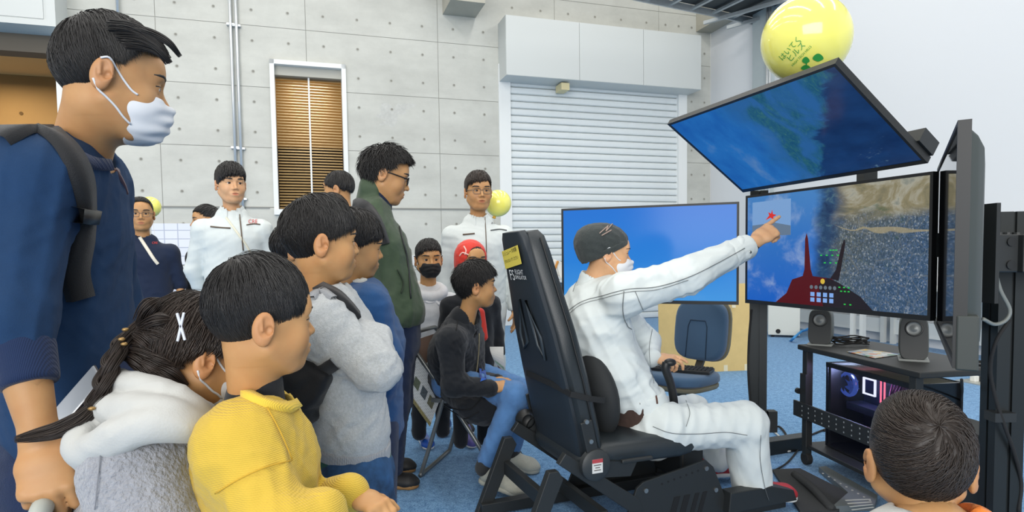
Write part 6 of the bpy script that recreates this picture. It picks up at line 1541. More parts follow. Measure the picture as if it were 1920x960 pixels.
# ------------------------------------------------------------------ boy in yellow
c=P(487,603,1.11)
p=Person('boy in mustard yellow waffle-knit top, in profile in front',gnd(P(480,960,1.12)))
p.head(c,rad(-51),rad(-1),0,.885,1,SKIN3,.0022,neck_to=P(478,770,1.13),nr=.047,gaze=(0,1,.1),brow=HAIR,bthick=.8)
p.hair(HAIR,[(0,111),(28,113),(46,113),(60,111),(72,111),(84,108),(97,92),(112,112),(140,125),(180,129)],n=10000,thick=.014,topx=.75,width=.0007,swirl=.12,mess=.06,seed=5,crown=(-.02,-.40,.9),lenf=(.5,1.0),grad=.55)
B=SDF(); sdv=nrm(np.array([.40,-.92,0]))
B.ec(P(480,775,1.12),P(482,860,1.13),(.10,.062),(.140,.096),side=sdv,k=.05); B.ec(P(482,860,1.13),P(484,1250,1.15),(.140,.098),(.15,.115),side=sdv,k=.06)
eN=P(520,1010,.95); wN=P(652,940,1.02)
B.rc(P(446,838,1.03),P(512,838,1.23),.066,.062,k=.05); B.rc(P(446,840,1.03),eN,.066,.055,k=.035); B.rc(eN,P(600,965,.99),.056,.044,k=.03)
B.rc(P(520,840,1.26),P(575,960,1.25),.06,.05,k=.04); B.rc(P(575,960,1.25),P(655,925,1.12),.048,.036,k=.03)
B.rc(P(484,690,1.125),P(476,775,1.125),.056,.064,k=.012,op='s')
p.cloth('knit_top',B,YEL,.0045,addf(folds(31,.006,.10,4,stretch=((.5,0,-1),2.0)),folds(32,.002,.04,4)))
seam(B,[(500,765),(524,810),(546,862)],M('yellow_seam',(196,156,46),.9),'shoulder_seam',p.root,.0012); seam(B,[(405,925),(450,898),(500,876),(546,864)],M('yellow_seam',(176,136,34)),'armhole_seam',p.root,.0012)
strip(B,[(432,700),(442,722),(468,742),(505,758),(540,764),(566,752)],.020,rib_mat('yellow_rib',(228,194,72),110,'X',.3),'collar',p.root,thick=.006)
C_=SDF(); C_.ec(P(480,722,1.125),P(477,770,1.125),(.050,.047),(.060,.056),side=sdv,k=.01); p.cloth('undershirt',C_,BLKC,.005)
S6=SDF(); cu=P(655,925,1.12); S6.rc(P(628,935,1.15),cu,.041,.037,k=.005); p.cloth('cuff',S6,YEL,.004)
S4=SDF(); add_hand(S4,P(664,930,1.115),P(700,946,1.09)-P(664,930,1.115),(.3,-.35,.9),-1,curls=[(.7,.7,.5),(.8,.8,.6),(.9,.8,.6),(1.,.8,.6)],s=.66,thumb=(.3,.3),forearm=P(640,928,1.14),fr=.030); p.skinpart(S4,.0028)
S5=SDF(); hp=P(470,1250,1.15); S5.rc(hp+np.array([0,-.07,0]),np.array([hp[0]+.02,hp[1]-.08,.1]),.085,.06,k=.03); S5.rc(hp+np.array([0,.09,0]),np.array([hp[0],hp[1]+.09,.1]),.085,.06,k=.03); p.cloth('trousers',S5,BLKC,.014)
for dy in (-.08,.09): shoe(p.root,np.array([hp[0]-.08,hp[1]+dy,0]),np.array([hp[0]+.13,hp[1]+dy,0]),SHOEBL,SOLEW,vox=.012)
p.trunk([(P(474,790,1.125),P(470,1200,1.15),.06),(P(440,832,1.02),eN,.035)]); p.finish()
# ------------------------------------------------------------------ boy in grey sweatshirt, arms crossed
c=P(600,456,1.66)
p=Person('boy in grey sweatshirt with crossed arms and a black sling bag',gnd(P(650,900,1.68)))
p.head(c,rad(-58),rad(0),0,.93,1,SKIN3,.003,neck_to=P(607,570,1.69),nr=.045,gaze=(0,1,.05),brow=HAIR)
p.hair(HAIR,[(0,107),(28,108),(46,106),(60,104),(72,106),(85,104),(97,89),(112,109),(140,120),(180,124)],n=7500,thick=.018,topx=.3,width=.0010,swirl=.2,mess=.12,seed=9,spike=.008,crown=(.0,-.45,.88),lenf=(.4,.85),grad=.35)
B=SDF(); sdv=nrm(np.array([.30,-.95,0]))
B.ec(P(622,575,1.68),P(632,650,1.69),(.13,.075),(.165,.11),side=sdv,k=.05); B.ec(P(632,650,1.69),P(655,800,1.70),(.165,.11),(.165,.108),side=sdv,k=.05); B.ec(P(655,800,1.70),P(658,846,1.70),(.165,.105),(.16,.10),side=sdv,k=.02)
eN=P(705,690,1.52); B.rc(P(600,612,1.54),P(655,610,1.86),.072,.07,k=.05); B.rc(P(600,612,1.54),eN,.070,.056,k=.035); B.rc(eN,P(700,638,1.60),.056,.046,k=.03); B.rc(P(700,640,1.60),P(690,640,1.72),.046,.040,k=.02)
B.rc(P(665,620,1.86),P(722,690,1.82),.06,.05,k=.03); B.rc(P(722,690,1.82),P(690,660,1.62),.05,.044,k=.02)
B.rc(P(606,520,1.68),P(614,585,1.685),.052,.060,k=.012,op='s'); B.hs(P(657,852,1.7),nrm(np.array([-.10,0,-1])),.008)
gs=B; p.cloth('sweatshirt',B,GRYS,.0055,addf(folds(41,.007,.10,4,stretch=((.6,0,-.6),2.0)),folds(42,.0022,.04,4)))
HB=SDF(); HB.ec(P(655,822,1.70),P(658,854,1.70),(.168,.112),(.164,.108),side=sdv,k=.01); HB.hs(P(657,858,1.7),nrm(np.array([-.12,0,-1])),.006); HB.hs(P(657,818,1.7),nrm(np.array([.12,0,1])),.004); p.cloth('hem_band',HB,rib_mat('grey_rib',(158,161,166),70,'X',.5),.0055)
strip(gs,[(583,560),(600,545),(625,560)],.022,rib_mat('grey_rib2',(150,153,158),100,'X',.4),'collar',p.root,thick=.006)
strip(gs,[(598,538),(630,550),(655,572),(672,592)],.036,BLKBAG,'bag_strap',p.root,thick=.006); strip(gs,[(560,735),(590,705),(615,690),(630,680)],.034,BLKBAG,'bag_strap',p.root,thick=.006)
S3=SDF(); S3.bx(P(556,735,1.56),(.055,.06,.085),R=rotz(-.3)@rotx(.2),r=.03); S3.bx(P(580,715,1.53),(.05,.03,.05),R=rotz(-.2)@roty(.5),r=.02,k=.03); bag=np_mesh('sling_bag',*S3.mesh(.006,folds(44,.004,.05,3)),BLKBAG); tag(bag,'black sling bag on the back of the grey-sweatshirt boy','bag')
S4=SDF(); add_hand(S4,P(690,640,1.60),P(672,622,1.66)-P(690,640,1.60),(.2,-.6,.75),1,curl=(.3,.3,.2),s=.8); p.skinpart(S4,.004)
S5=SDF(); S5.ec(P(655,835,1.70),P(658,880,1.70),(.155,.10),(.165,.12),side=sdv,k=.04); 
for o_ in (-.085,.085):
    a=P(660,870,1.70)+sdv*o_*-1; S5.rc(a,np.array([a[0]+.01,a[1],.50]),.092,.098,k=.03)
S5.hs((0,0,.46),(0,0,-1),.004); 
tie=M('shorts_tie_dye',(34,70,108),.85,var=.7,vscale=12); p.cloth('shorts',S5,tie,.008,folds(45,.008,.10,3,stretch=((0,0,1),3)))
SH=SDF(); SH.ec(P(655,848,1.70),P(656,872,1.70),(.166,.112),(.166,.114),side=sdv,k=.01); p.cloth('shirt_tail',SH,fabric('green_shirt',(30,82,72)),.008)
for o_ in (-.085,.085):
    a=P(660,870,1.70)+sdv*o_; S4=SDF(); S4.rc((a[0],a[1],.55),(a[0],a[1],.08),.055,.04,k=.01); p.skinpart(S4,.012); shoe(p.root,(a[0]-.07,a[1],0),(a[0]+.14,a[1],0),SHOEBL,SOLEW,vox=.012)
p.trunk([(P(622,590,1.69),P(655,840,1.70),.07),(P(600,612,1.54),eN,.035)]); p.finish()
# ------------------------------------------------------------------ boy in blue sweater behind
c=P(660,462,2.02)
p=Person('boy in blue sweater half hidden behind the grey-sweatshirt boy',gnd(P(690,900,2.05)))
p.head(c,rad(-62),rad(-6),rad(8),.93,1,SKIN3,.0035,neck_to=P(662,550,2.04),nr=.045,brow=HAIR)
p.hair(HAIR,FRINGE,n=3200,thick=.018,width=.0012,seed=12,crown=(0,-.4,.9))
B=SDF(); B.ec(P(680,560,2.05),P(690,640,2.06),(.13,.08),(.16,.11),side=(.3,-.95,0),k=.05); B.ec(P(690,640,2.06),P(695,790,2.08),(.16,.11),(.155,.11),side=(.3,-.95,0),k=.05); B.rc(P(690,580,1.92),P(722,668,1.90),.066,.052,k=.04); B.rc(P(722,668,1.90),P(722,720,1.95),.05,.042,k=.03); B.rc(P(690,575,1.92),P(690,575,2.18),.066,k=.04); B.rc(P(664,515,2.035),P(672,560,2.04),.05,.056,k=.01,op='s')
p.cloth('sweater',B,BLUES,.007,addf(folds(51,.006,.09,4)))
strip(B,[(660,523),(672,528),(684,524)],.02,CREAM,'collar',p.root,thick=.004)
S5=SDF(); 
for o_ in (-.08,.08):
    a=P(695,790,2.08)+np.array([.3*o_,-.95*o_,0]); S5.rc(a,(a[0],a[1],.08),.085,.055,k=.03); shoe(p.root,(a[0]-.07,a[1],0),(a[0]+.14,a[1],0),SHOEB,SOLEW,vox=.012)
p.cloth('trousers',S5,DENIM,.012); p.trunk([(P(680,570,2.05),P(695,790,2.08),.07)]); p.finish()
# ------------------------------------------------------------------ man in olive parka with glasses
c=P(722,330,3.12)
p=Person('man in olive green parka and black glasses looking down',gnd(P(740,905,3.12)))
p.head(c,rad(-72),rad(-14),0,1.12,0,SKIN2,.0045,neck_to=P(700,405,3.14),nr=.054,gaze=(0,1,-.3),brow=HAIR,bthick=1.2)
p.hair(HAIR,SHORT,n=3600,thick=.020,width=.0016,swirl=.15,mess=.25,spike=.034,seed=15,lenf=(.25,.55),crown=(0,-.5,.86))
p.glasses(M('glasses_black',(22,22,26),.3),.026,.016,.0026)
B=SDF(); sdv=nrm(np.array([.25,-.97,0]))
B.ec(P(700,400,3.14),P(712,470,3.13),(.18,.09),(.225,.135),side=sdv,k=.05); B.ec(P(712,470,3.13),P(742,585,3.12),(.225,.14),(.215,.15),side=sdv,k=.05)
B.rc(P(682,430,2.93),P(705,425,3.34),.085,.08,k=.05); B.rc(P(680,432,2.93),P(684,540,2.90),.085,.07,k=.04); B.rc(P(684,540,2.90),P(742,600,2.95),.068,.058,k=.03); B.rc(P(705,430,3.34),P(745,560,3.32),.08,.065,k=.04)
B.rc(P(698,355,3.10),P(690,400,3.14),.07,.075,k=.02); B.rc(P(705,345,3.12),P(700,395,3.13),.058,.06,k=.01,op='s'); B.hs(P(740,612,3.1),nrm(np.array([.05,0,-1])),.01)
ol=B; p.cloth('parka',B,OLIVE,.008,addf(folds(61,.010,.16,4,stretch=((.3,0,-1),2)),folds(62,.003,.05,4)))
C_=SDF(); C_.rc(P(712,362,3.11),P(708,395,3.12),.064,.07,k=.01); C_.rc(P(708,350,3.11),P(706,375,3.12),.055,.055,k=.006,op='s'); p.cloth('inner_collar',C_,NAVP,.007)
strip(ol,[(655,395),(672,380),(696,395),(712,425),(722,458)],.045,BLKBAG,'backpack_strap',p.root,thick=.010)
seam(ol,[(742,395),(752,440),(764,490),(770,560)],BLKM,'zip',p.root,.004); seam(ol,[(745,505),(756,530),(752,550)],M('pocket_dark',(40,52,38),.8),'pocket_edge',p.root,.004)
S5=SDF(); hpn=P(742,600,3.05); hpf=P(748,600,3.22)
S5.ec(P(742,580,3.13),P(744,640,3.13),(.17,.12),(.17,.12),side=sdv,k=.04); fN=G(745,912); fF=G(742,882)
S5.rc(hpn,P(738,760,3.02),.105,.078,k=.04); S5.rc(P(738,760,3.02),np.array([fN[0]-.03,fN[1]+.0,.09]),.076,.062,k=.03); S5.rc(hpf,P(745,750,3.24),.105,.078,k=.04); S5.rc(P(745,750,3.24),np.array([fF[0]-.03,fF[1],.09]),.076,.062,k=.03)
p.cloth('jeans',S5,DENIM,.009,folds(63,.006,.1,4)); 
for f_,dd in ((fN,0),(fF,0)): shoe(p.root,(f_[0]-.13,f_[1]+.01,0),(f_[0]+.115,f_[1]-.02,0),SHOEB,SOLET,w=.046,h=.08,vox=.007)
p.trunk([(P(700,410,3.14),P(742,600,3.13),.09)]); p.finish()
# ------------------------------------------------------------------ seated man pointing at the screen
c=P(1138,475,2.80)
p=Person('seated man in pale work clothes, dark beanie and mask, pointing at the screen',S0)
p.head(c,rad(-84),rad(-4),0,.99,0,SKIN,.004,neck_to=P(1108,548,2.83),nr=.054,brow=HAIR)
p.mask(MASKW,vox=.0035)
# side hair below the hat
p.hair(HAIR,[(0,60),(60,70),(86,98),(98,90),(112,104),(140,112),(180,114)],n=1600,thick=.008,width=.0012,seed=17,grad=.5)
BEAN=fabric('charcoal_beanie',(56,62,62),.5,300,.15,60)
Bn=SDF().frame(p.R,p.c,1.0); Bn.el((0,-.022,.046),(.094,.116,.090),k=.02); Bn.el((0,-.072,-.010),(.078,.058,.062),R=rotx(.4),k=.04); Bn.el((0,-.085,.05),(.07,.062,.06),k=.04)
Bn.hs((0,.03,.020),nrm((0,.48,-.88)),.004); p.cloth('beanie',Bn,BEAN,.0045,addf(folds(71,.004,.05,3),folds(72,.0015,.02,4)))
Bc=SDF().frame(p.R,p.c,1.0); Bc.el((0,-.022,.034),(.097,.119,.092),k=.02); Bc.hs((0,.03,.016),nrm((0,.48,-.88)),.006); Bc.hs((0,.03,.048),nrm((0,-.50,.87)),.006); p.cloth('beanie_cuff',Bc,BEAN,.0045,folds(73,.002,.03,3))
# embroidered mark on the hat
for a_,b_ in (((1124,438),(1140,424)),((1140,424),(1136,434)),((1136,434),(1152,416)),((1128,442),(1146,432))): seam(Bn,[a_,((a_[0]+b_[0])/2,(a_[1]+b_[1])/2),b_],M('hat_thread',(150,132,122),.8),'emblem',p.root,.003)
shN=P(1172,552,2.62); elN=P(1290,516,2.64); wrN=P(1406,460,2.74); shF=P(1125,545,3.0); elF=P(1215,640,3.08); wrF=P(1222,672,2.95)
B=SDF(); sdv=SRt
B.ec(P(1112,562,2.82),P(1108,610,2.81),(.17,.10),(.20,.155),side=sdv,k=.06); B.ec(P(1106,610,2.81),P(1142,700,2.79),(.20,.16),(.20,.155),side=sdv,k=.06); B.ec(P(1142,700,2.79),P(1182,750,2.78),(.20,.15),(.19,.13),side=sdv,k=.04)
B.rc(shN,shF,.075,.075,k=.07); B.rc(shN,elN,.088,.078,k=.06); B.rc(elN,wrN-nrm(wrN-elN)*.05,.078,.056,k=.03); B.rc(shF,elF,.07,.058,k=.05); B.rc(elF,wrF,.056,.046,k=.03)
B.hs(P(1196,768,2.78),nrm(np.array([.20,0,-1])),.008)
CO=SDF(); CO.ec(P(1112,524,2.82),P(1106,560,2.82),(.066,.064),(.09,.08),side=sdv,k=.02); CO.rc(P(1126,470,2.81),P(1110,545,2.82),.057,.060,k=.006,op='s'); p.cloth('collar',CO,WJK,.004)
jk=B; p.cloth('work_jacket',B,WJK,.0055,addf(folds(74,.013,.17,4,stretch=((.9,.2,.5),4.0),sharp=.9),folds(75,.0025,.07,3,stretch=((.9,.2,.45),3.0))))
HB=SDF(); HB.ec(P(1182,738,2.785),P(1194,768,2.78),(.194,.130),(.192,.128),side=sdv,k=.01); HB.hs(P(1197,772,2.78),nrm(np.array([.20,0,-1])),.006); HB.hs(P(1186,734,2.78),nrm(np.array([-.20,0,1])),.006); p.cloth('hem_band',HB,WJK,.006)
for px,py in ((1181,764),(1198,757)):
    h=shit(HB,px,py); m=MB(); m.lathe([(.0,.004),(.006,.004),(.008,0)],h[0],h[1],12); m.build('snap_button',CHR,p.root,smooth=True)
seam(HB,[(1229,736),(1232,757)],M('tag_brown',(84,52,40),.7),'label_tab',p.root,.004)
seam(jk,[(1062,588),(1090,568),(1130,555),(1176,543),(1230,538),(1290,520),(1340,496),(1395,466)],STITCH,'seam',p.root,.0016,lift=.006); seam(jk,[(1064,593),(1090,573),(1130,560),(1176,548),(1230,543),(1290,525)],STITCH,'seam',p.root,.0012,lift=.006)
seam(jk,[(1170,546),(1168,580),(1174,610),(1182,618)],STITCH,'seam',p.root,.0016,lift=.006); seam(jk,[(1190,546),(1200,570),(1214,600)],STITCH,'seam',p.root,.0012,lift=.006); seam(jk,[(1086,523),(1080,536),(1076,548)],STITCH,'seam',p.root,.0012,lift=.006); seam(jk,[(1222,610),(1218,660),(1224,720)],STITCH,'seam',p.root,.0012,lift=.006)
CU=SDF(); CU.rc(wrN+(elN-wrN)*.30,wrN-nrm(wrN-elN)*.02,.060,.055,k=.004); CU.hs(wrN-nrm(wrN-elN)*.002,nrm(wrN-elN),.004); p.cloth('cuff',CU,WJK,.005,folds(76,.003,.04,3)); h=shit(CU,1407,473); 
m=MB(); m.lathe([(.0,.003),(.005,.003),(.007,0)],h[0],h[1],10); m.build('snap_button',CHR,p.root,smooth=True)
WB=SDF(); a=wrN+nrm(wrN-elN)*.012; WB.rc(a-nrm(wrN-elN)*.008,a+nrm(wrN-elN)*.008,.031,k=.001); p.cloth('wristband',WB,M('wrist_brown',(58,44,38),.6),.004)
IN=SDF(); IN.ec(P(1178,755,2.78),P(1192,798,2.78),(.186,.128),(.18,.125),side=sdv,k=.01); p.cloth('undershirt',IN,fabric('brown_shirt',(66,50,44)),.007,folds(77,.005,.05,3))
# trousers
T=SDF(); hN=P(1245,803,2.64); kN=P(1396,795,2.72); aN=P(1412,925,2.76); hF=P(1215,782,2.96)
kF=P(1300,772,3.12); aF=P(1345,890,3.10); aF=np.array([aF[0],3.10,.12])
T.ec(P(1200,822,2.79),P(1225,822,2.79),(.16,.085),(.16,.09),side=sdv,k=.04); T.rc(P(1178,826,2.66),hN,.062,.10,k=.03); T.rc(hN,kN,.102,.096,k=.05); T.rc(kN,aN,.096,.088,k=.03); T.rc(hF,kF,.10,.082,k=.05); T.rc(kF,aF,.082,.068,k=.03)
T.hs(P(1418,938,2.76),nrm(np.array([.0,0,-1])),.008)
tr=T; p.cloth('work_trousers',T,WJK,.0065,addf(folds(78,.009,.15,4,stretch=((.3,.1,-1),3.5),sharp=.9),folds(79,.002,.06,3)))
seam(tr,[(1225,800),(1260,812),(1310,813),(1360,810),(1400,815)],STITCH,'seam',p.root,.0014,lift=.006); seam(tr,[(1425,815),(1424,860),(1432,910),(1440,938)],STITCH,'seam',p.root,.0012,lift=.006); seam(tr,[(1285,752),(1292,775),(1285,800)],STITCH,'pocket_seam',p.root,.0012,lift=.006)
# pointing hand
S4=SDF(); tip=P(1484,407,2.79); dh=nrm(tip-wrN); w0=wrN+dh*.035
add_hand(S4,w0,dh,nrm(np.array([-.25,-.75,.65])),-1,curls=[(.02,.06,.05),(1.0,1.35,.8),(1.1,1.35,.8),(1.15,1.3,.8)],s=1.1,thumb=(.75,.6),forearm=wrN-dh*.06,fr=.026); p.skinpart(S4,.003)
S4=SDF(); add_hand(S4,wrF+np.array([.01,0,0]),P(1268,676,2.90)-wrF,(.1,-.5,.85),-1,curls=[(.25,.35,.2),(.5,.7,.4),(.9,.9,.5),(1.,.9,.5)],s=.98,thumb=(.6,.5),forearm=elF*.3+wrF*.7,fr=.026); p.skinpart(S4,.004)
fo=G(1425,948); 
def fl(px,py,d): q=P(px,py,d); return q
shoe(p.root,np.array([aN[0]-.06,aN[1],.05]),np.array([aN[0]+.21,aN[1]+.04,.03]),SHOER,SOLEW,w=.048,h=.085,vox=.006)
shoe(p.root,np.array([aF[0]-.10,aF[1],.03]),np.array([aF[0]+.16,aF[1]+.04,.03]),SHOER,SOLEW,w=.048,h=.085,vox=.007)
p.trunk([(P(1128,570,2.82),P(1195,780,2.78),.08),(shN,elN,.045),(elN,wrN,.03),(hN,kN,.06),(kN,aN,.05),(hF,kF,.06),(shF,elF,.04),(elF,wrF,.03)]); p.finish()
# ------------------------------------------------------------------ seated boy in black jacket
c=P(891,537,3.10)
p=Person('boy in black jacket and jeans sitting on the folding chair',fp_(.25,.2,0))
p.head(c,rad(-72),rad(2),0,.98,1,SKIN3,.004,neck_to=P(872,610,3.12),nr=.044,brow=HAIR,bthick=1.2,gaze=(0,1,.1))
p.hair(HAIR,[(0,101),(25,100),(45,95),(60,94),(73,100),(86,101),(98,88),(113,106),(140,114),(180,118)],n=3400,thick=.018,width=.0013,swirl=.2,mess=.22,spike=.026,seed=19,lenf=(.25,.6))
hipN=fp_(.14,.06,.50); hipF=fp_(.14,.34,.50); kneN=P(968,742,2.98); ankN=P(915,860,2.99); kneF=P(985,735,3.28); ankF=P(962,835,3.30)
B=SDF(); lat=fcl
bs=hipN*.5+hipF*.5; sh0=P(864,612,3.12)
B.ec(sh0,sh0*.5+bs*.5+np.array([-.02,0,.02]),(.145,.085),(.175,.125),side=lat,k=.05); B.ec(sh0*.5+bs*.5+np.array([-.02,0,.02]),bs+np.array([0,0,-.01]),(.175,.13),(.185,.13),side=lat,k=.05)
shN=P(846,640,2.97); shF=P(875,632,3.27); elN=P(850,722,2.93); wrN=P(918,728,2.96); B.rc(shN,shF,.068,.068,k=.05); B.rc(shN,elN,.068,.056,k=.04); B.rc(elN,wrN,.054,.044,k=.03); elF=P(895,715,3.28); B.rc(shF,elF,.066,.054,k=.04); B.rc(elF,P(930,715,3.1),.05,.042,k=.03)
B.ec(bs+np.array([.0,0,-.02]),P(905,770,3.05),(.18,.10),(.14,.075),side=lat,k=.05)
B.rc(P(880,585,3.115),P(870,625,3.12),.05,.056,k=.01,op='s')
bj=B; p.cloth('black_jacket',B,BLKC,.006,addf(folds(81,.007,.09,4,stretch=((.3,0,-1),2)),folds(82,.0025,.04,4)))
CO=SDF(); CO.ec(P(868,597,3.115),P(864,622,3.12),(.082,.068),(.105,.085),side=lat,k=.01); CO.rc(P(882,575,3.112),P(868,640,3.12),.058,.066,k=.006,op='s'); p.cloth('collar',CO,BLKC,.005)
BS=fabric('bright_blue_shirt',(36,84,170),var=.2,vs=30); patch(bj,[(892,606),(900,604),(906,612),(904,630),(898,625)],BS,'blue_shirt',p.root,.003); patch(bj,[(898,690),(910,695),(912,712),(900,716)],BS,'blue_shirt',p.root,.003)
seam(bj,[(822,748),(845,764),(880,768),(905,745)],M('black_seam',(14,15,17),.8),'pocket_flap_edge',p.root,.003); seam(bj,[(828,755),(842,782),(872,785),(898,772)],M('black_seam',(14,15,17)),'pocket_edge',p.root,.003); seam(bj,[(898,625),(897,660),(893,700)],M('zip_pale',(150,140,110),.5),'zip',p.root,.003); seam(bj,[(860,590),(855,620)],M('black_seam',(14,15,17)),'epaulette_edge',p.root,.002)
T=SDF(); T.rc(hipN,kneN,.085,.066,k=.04); T.rc(kneN,ankN,.068,.052,k=.025); T.rc(hipF,kneF,.085,.066,k=.04); T.rc(kneF,ankF,.066,.05,k=.025); T.rc(hipN,hipF,.09,.09,k=.04); T.hs(P(915,868,3.0),(0,0,-1),.006) if False else None
p.cloth('jeans',T,DENIM2,.006,addf(folds(83,.006,.08,4,stretch=((.2,0,-1),2)),folds(84,.002,.035,3)))
for kn,an,lb in ((kneN,ankN,0),(kneF,ankF,1)):
    SK=SDF(); SK.rc(an,an+nrm(an-kn)*.05,.046,.044,k=.005); p.cloth('sock',SK,fabric('dark_sock',(54,54,54)),.007)
g=np.array([ankN[0]+.0,ankN[1],0]); shoe(p.root,g+np.array([-.045,.02,.055]),g+np.array([.185,-.06,.0]),SHOEG,SHOEG,w=.05,h=.09,vox=.006,up=(.15,0,1))
g=np.array([ankF[0],ankF[1],0]); shoe(p.root,g+np.array([-.07,.02,.02]),g+np.array([.14,-.03,0]),SHOEG,SHOEG,w=.048,h=.09,vox=.007)
S4=SDF(); add_hand(S4,wrN,P(955,722,2.99)-wrN,(.1,-.55,.8),-1,curl=(.35,.3,.2),s=.85,forearm=elN*.2+wrN*.8,fr=.024); add_hand(S4,P(925,712,3.08),P(958,716,3.02)-P(925,712,3.08),(.1,-.3,.9),1,curl=(.3,.3,.2),s=.82); p.skinpart(S4,.0045)
p.trunk([(sh0,bs,.06),(shN,elN,.035),(hipN,kneN,.05),(kneN,ankN,.035),(hipF,kneF,.05),(kneF,ankF,.035)]); p.finish()
# ------------------------------------------------------------------ generic standing figure
def standing(label,x,d,top,headc,yaw,sc,child,skin,hairargs,shirt,trous,shw=.19,face=0.0,lean=0.0,armpose='down',shoecol=None,sole=None,vox=.009,htrunk=None,feet=None,hem=.0,pitch=0,roll=0,smile=0,nr=.05,glass=None,mask=None,shirtname='jacket',gaze=(0,1,0),finger=True,feetpx=None):
    c=P(headc[0],headc[1],d); gx=c[0]-.0; p=Person(label,np.array([gx,d,0])); f=rotz(face)@np.array([0,1.,0]); rt=rotz(face)@np.array([1.,0,0])
    base=np.array([c[0],c[1],0])-f*.03*sc
    nkz=c[2]-.20*sc; Ht=c[2]+.12*sc; shz=nkz-.03; hipz=Ht*.50; wz=Ht*.62
    def q(a,b,z): return np.array([base[0],base[1],0])+rt*a+f*b+np.array([0,0,z])
    p.head(c,yaw,pitch,roll,sc,child,skin,.0045 if vox<.012 else .006,neck_to=q(0,-.01,nkz-.02),nr=nr,smile=smile,gaze=gaze,bthick=1.1)
    if hairargs: p.hair(hairargs[0],hairargs[1],**hairargs[2])
    k=Ht/1.7; B=SDF()
    B.ec(q(0,-.0,nkz+.01),q(0,0,shz-.10*k),(shw*.5,.068*k),(shw*.88,.112*k),side=rt,k=.05); B.ec(q(0,0,shz-.10*k),q(0,.0,hipz+.02*k),(shw*.88,.115*k),(shw*.88,.122*k),side=rt,k=.06)
    arms=[]
    for s in (-1,1):
        a=q(s*shw*.84,0,shz-.05*k)
        if armpose=='down': e=q(s*(shw*1.12),-.03,shz-.30*k); w=q(s*(shw*1.12),.03,shz-.54*k)
        elif armpose=='behind': e=q(s*(shw*1.18),-.05,shz-.29*k); w=q(s*shw*.9,-.13,shz-.48*k)
        else: e,w=armpose(s,q,shz,k,shw)
        arms.append((a,e,w)); B.rc(a,e,.062*k,.052*k,k=.03); 
        if shirtname!='polo_shirt': B.rc(e,w,.054*k,.044*k,k=.02)
    B.rc(arms[0][0],arms[1][0],.058*k,k=.05); B.rc(q(0,.0,nkz+.09),q(0,-.01,nkz-.005),.054*k,.060*k,k=.01,op='s'); B.hs(q(0,0,hipz-.06*k+hem),(0,0,-1),.01)
    p.B=B; p.q=q; p.arms=arms; p.k=k; p.nkz=nkz; p.shz=shz
    rsd=int(abs(x)*7)%97; p.cloth(shirtname,B,shirt,vox,addf(folds(rsd,.0045,.12,4),folds(rsd+1,.002,.05,3)))
    if shirtname not in('polo_shirt','hoodie'):
        C_=SDF(); C_.ec(q(0,.0,nkz+.035*k),q(0,0,nkz-.02*k),(.075*k,.07*k),(.10*k,.085*k),side=rt,k=.01); C_.rc(q(0,.01,nkz+.12),q(0,.0,nkz-.05),.056*k,.062*k,k=.008,op='s'); C_.bx(q(0,.13,nkz),(.022*k,.1,.09*k),R=rotz(face),op='s',k=.006); p.cloth('collar',C_,shirt,.008)
    T=SDF(); T.ec(q(0,0,hipz+.05*k),q(0,0,hipz-.08*k),(shw*.88,.11*k),(shw*.85,.105*k),side=rt,k=.03)
    for s in (-1,1):
        T.rc(q(s*.09*k,0,hipz-.05*k),q(s*.10*k,.01,hipz*.52),.085*k,.066*k,k=.04); T.rc(q(s*.10*k,.01,hipz*.52),q(s*.10*k,-.01,.09),.066*k,.06*k,k=.03)
        h=q(s*.10*k,-.09*k,0); t=q(s*.12*k,.15*k,0)
        if feet is not None: h,t=feet[0 if s<0 else 1]
        shoe(p.root,h,t,shoecol or SHOEB,sole or SOLEW,w=.043*k+.004,h=.075*k,vox=.009)
    p.cloth('trousers',T,trous,vox*1.4,folds(rsd+3,.006,.1,3))
    for i,(a,e,w) in enumerate(arms):
        S4=SDF(); add_hand(S4,w,nrm(w-e)+np.array([0,0,-.3]),rt*(1 if i else -1),1 if i==0 else -1,curl=(.25,.3,.2),s=.95*k if not child else .85*k*1.2,forearm=e if shirtname=='polo_shirt' else e*.3+w*.7,fr=.028*k)
        p.skinpart(S4,.005 if vox<.012 else .008)
    p.trunk([(q(0,0,nkz-.12),q(0,0,hipz),.075*k)]); return p
def chest_text(p,s,size,px,py,mat,name='chest_print'):
    VF=text_mesh(s,size); m=MB()
    ok=True
    def fn(x,y):
        h=shit(p.B,px+x,py-y,2.0,6.0,.004); return h[0] if h is not None else P(px,py,4)
    decal(m,VF,fn); return m.build(name,mat,p.root)
REDP=M('print_red',(190,50,46),.6)
# young man in white jacket, left
p=standing('young man in white work jacket with red chest print, smiling, hair over brow',430,3.95,307,(433,346),rad(180+38),1.02,0,SKIN,(HAIR,[(0,108),(28,108),(46,106),(60,104),(74,108),(88,106),(100,98),(116,114),(140,120),(180,124)],dict(n=2600,thick=.024,width=.0018,seed=22,mess=.14,swirl=.2)),WJK,WJK,shw=.20,face=rad(180+22),smile=1,armpose='behind',vox=.008,nr=.047)
chest_text(p,'CRE',10,474,416,REDP)
seam(p.B,[(395,425),(415,427),(432,428)],ZIP,'pocket_zip',p.root,.005); seam(p.B,[(449,402),(452,430),(456,470)],ZIP,'front_zip',p.root,.004); seam(p.B,[(462,422),(475,420),(488,421)],ZIP,'pocket_flap',p.root,.004)
strip(p.B,[(424,408),(440,430),(458,455),(470,475)],.012,M('lanyard_cream',(220,216,196),.7),'lanyard',p.root,thick=.003)
patch(p.B,[(424,388),(444,390),(456,392),(454,408),(450,420),(440,410)],NAVP,'undershirt',p.root,.004); p.finish()
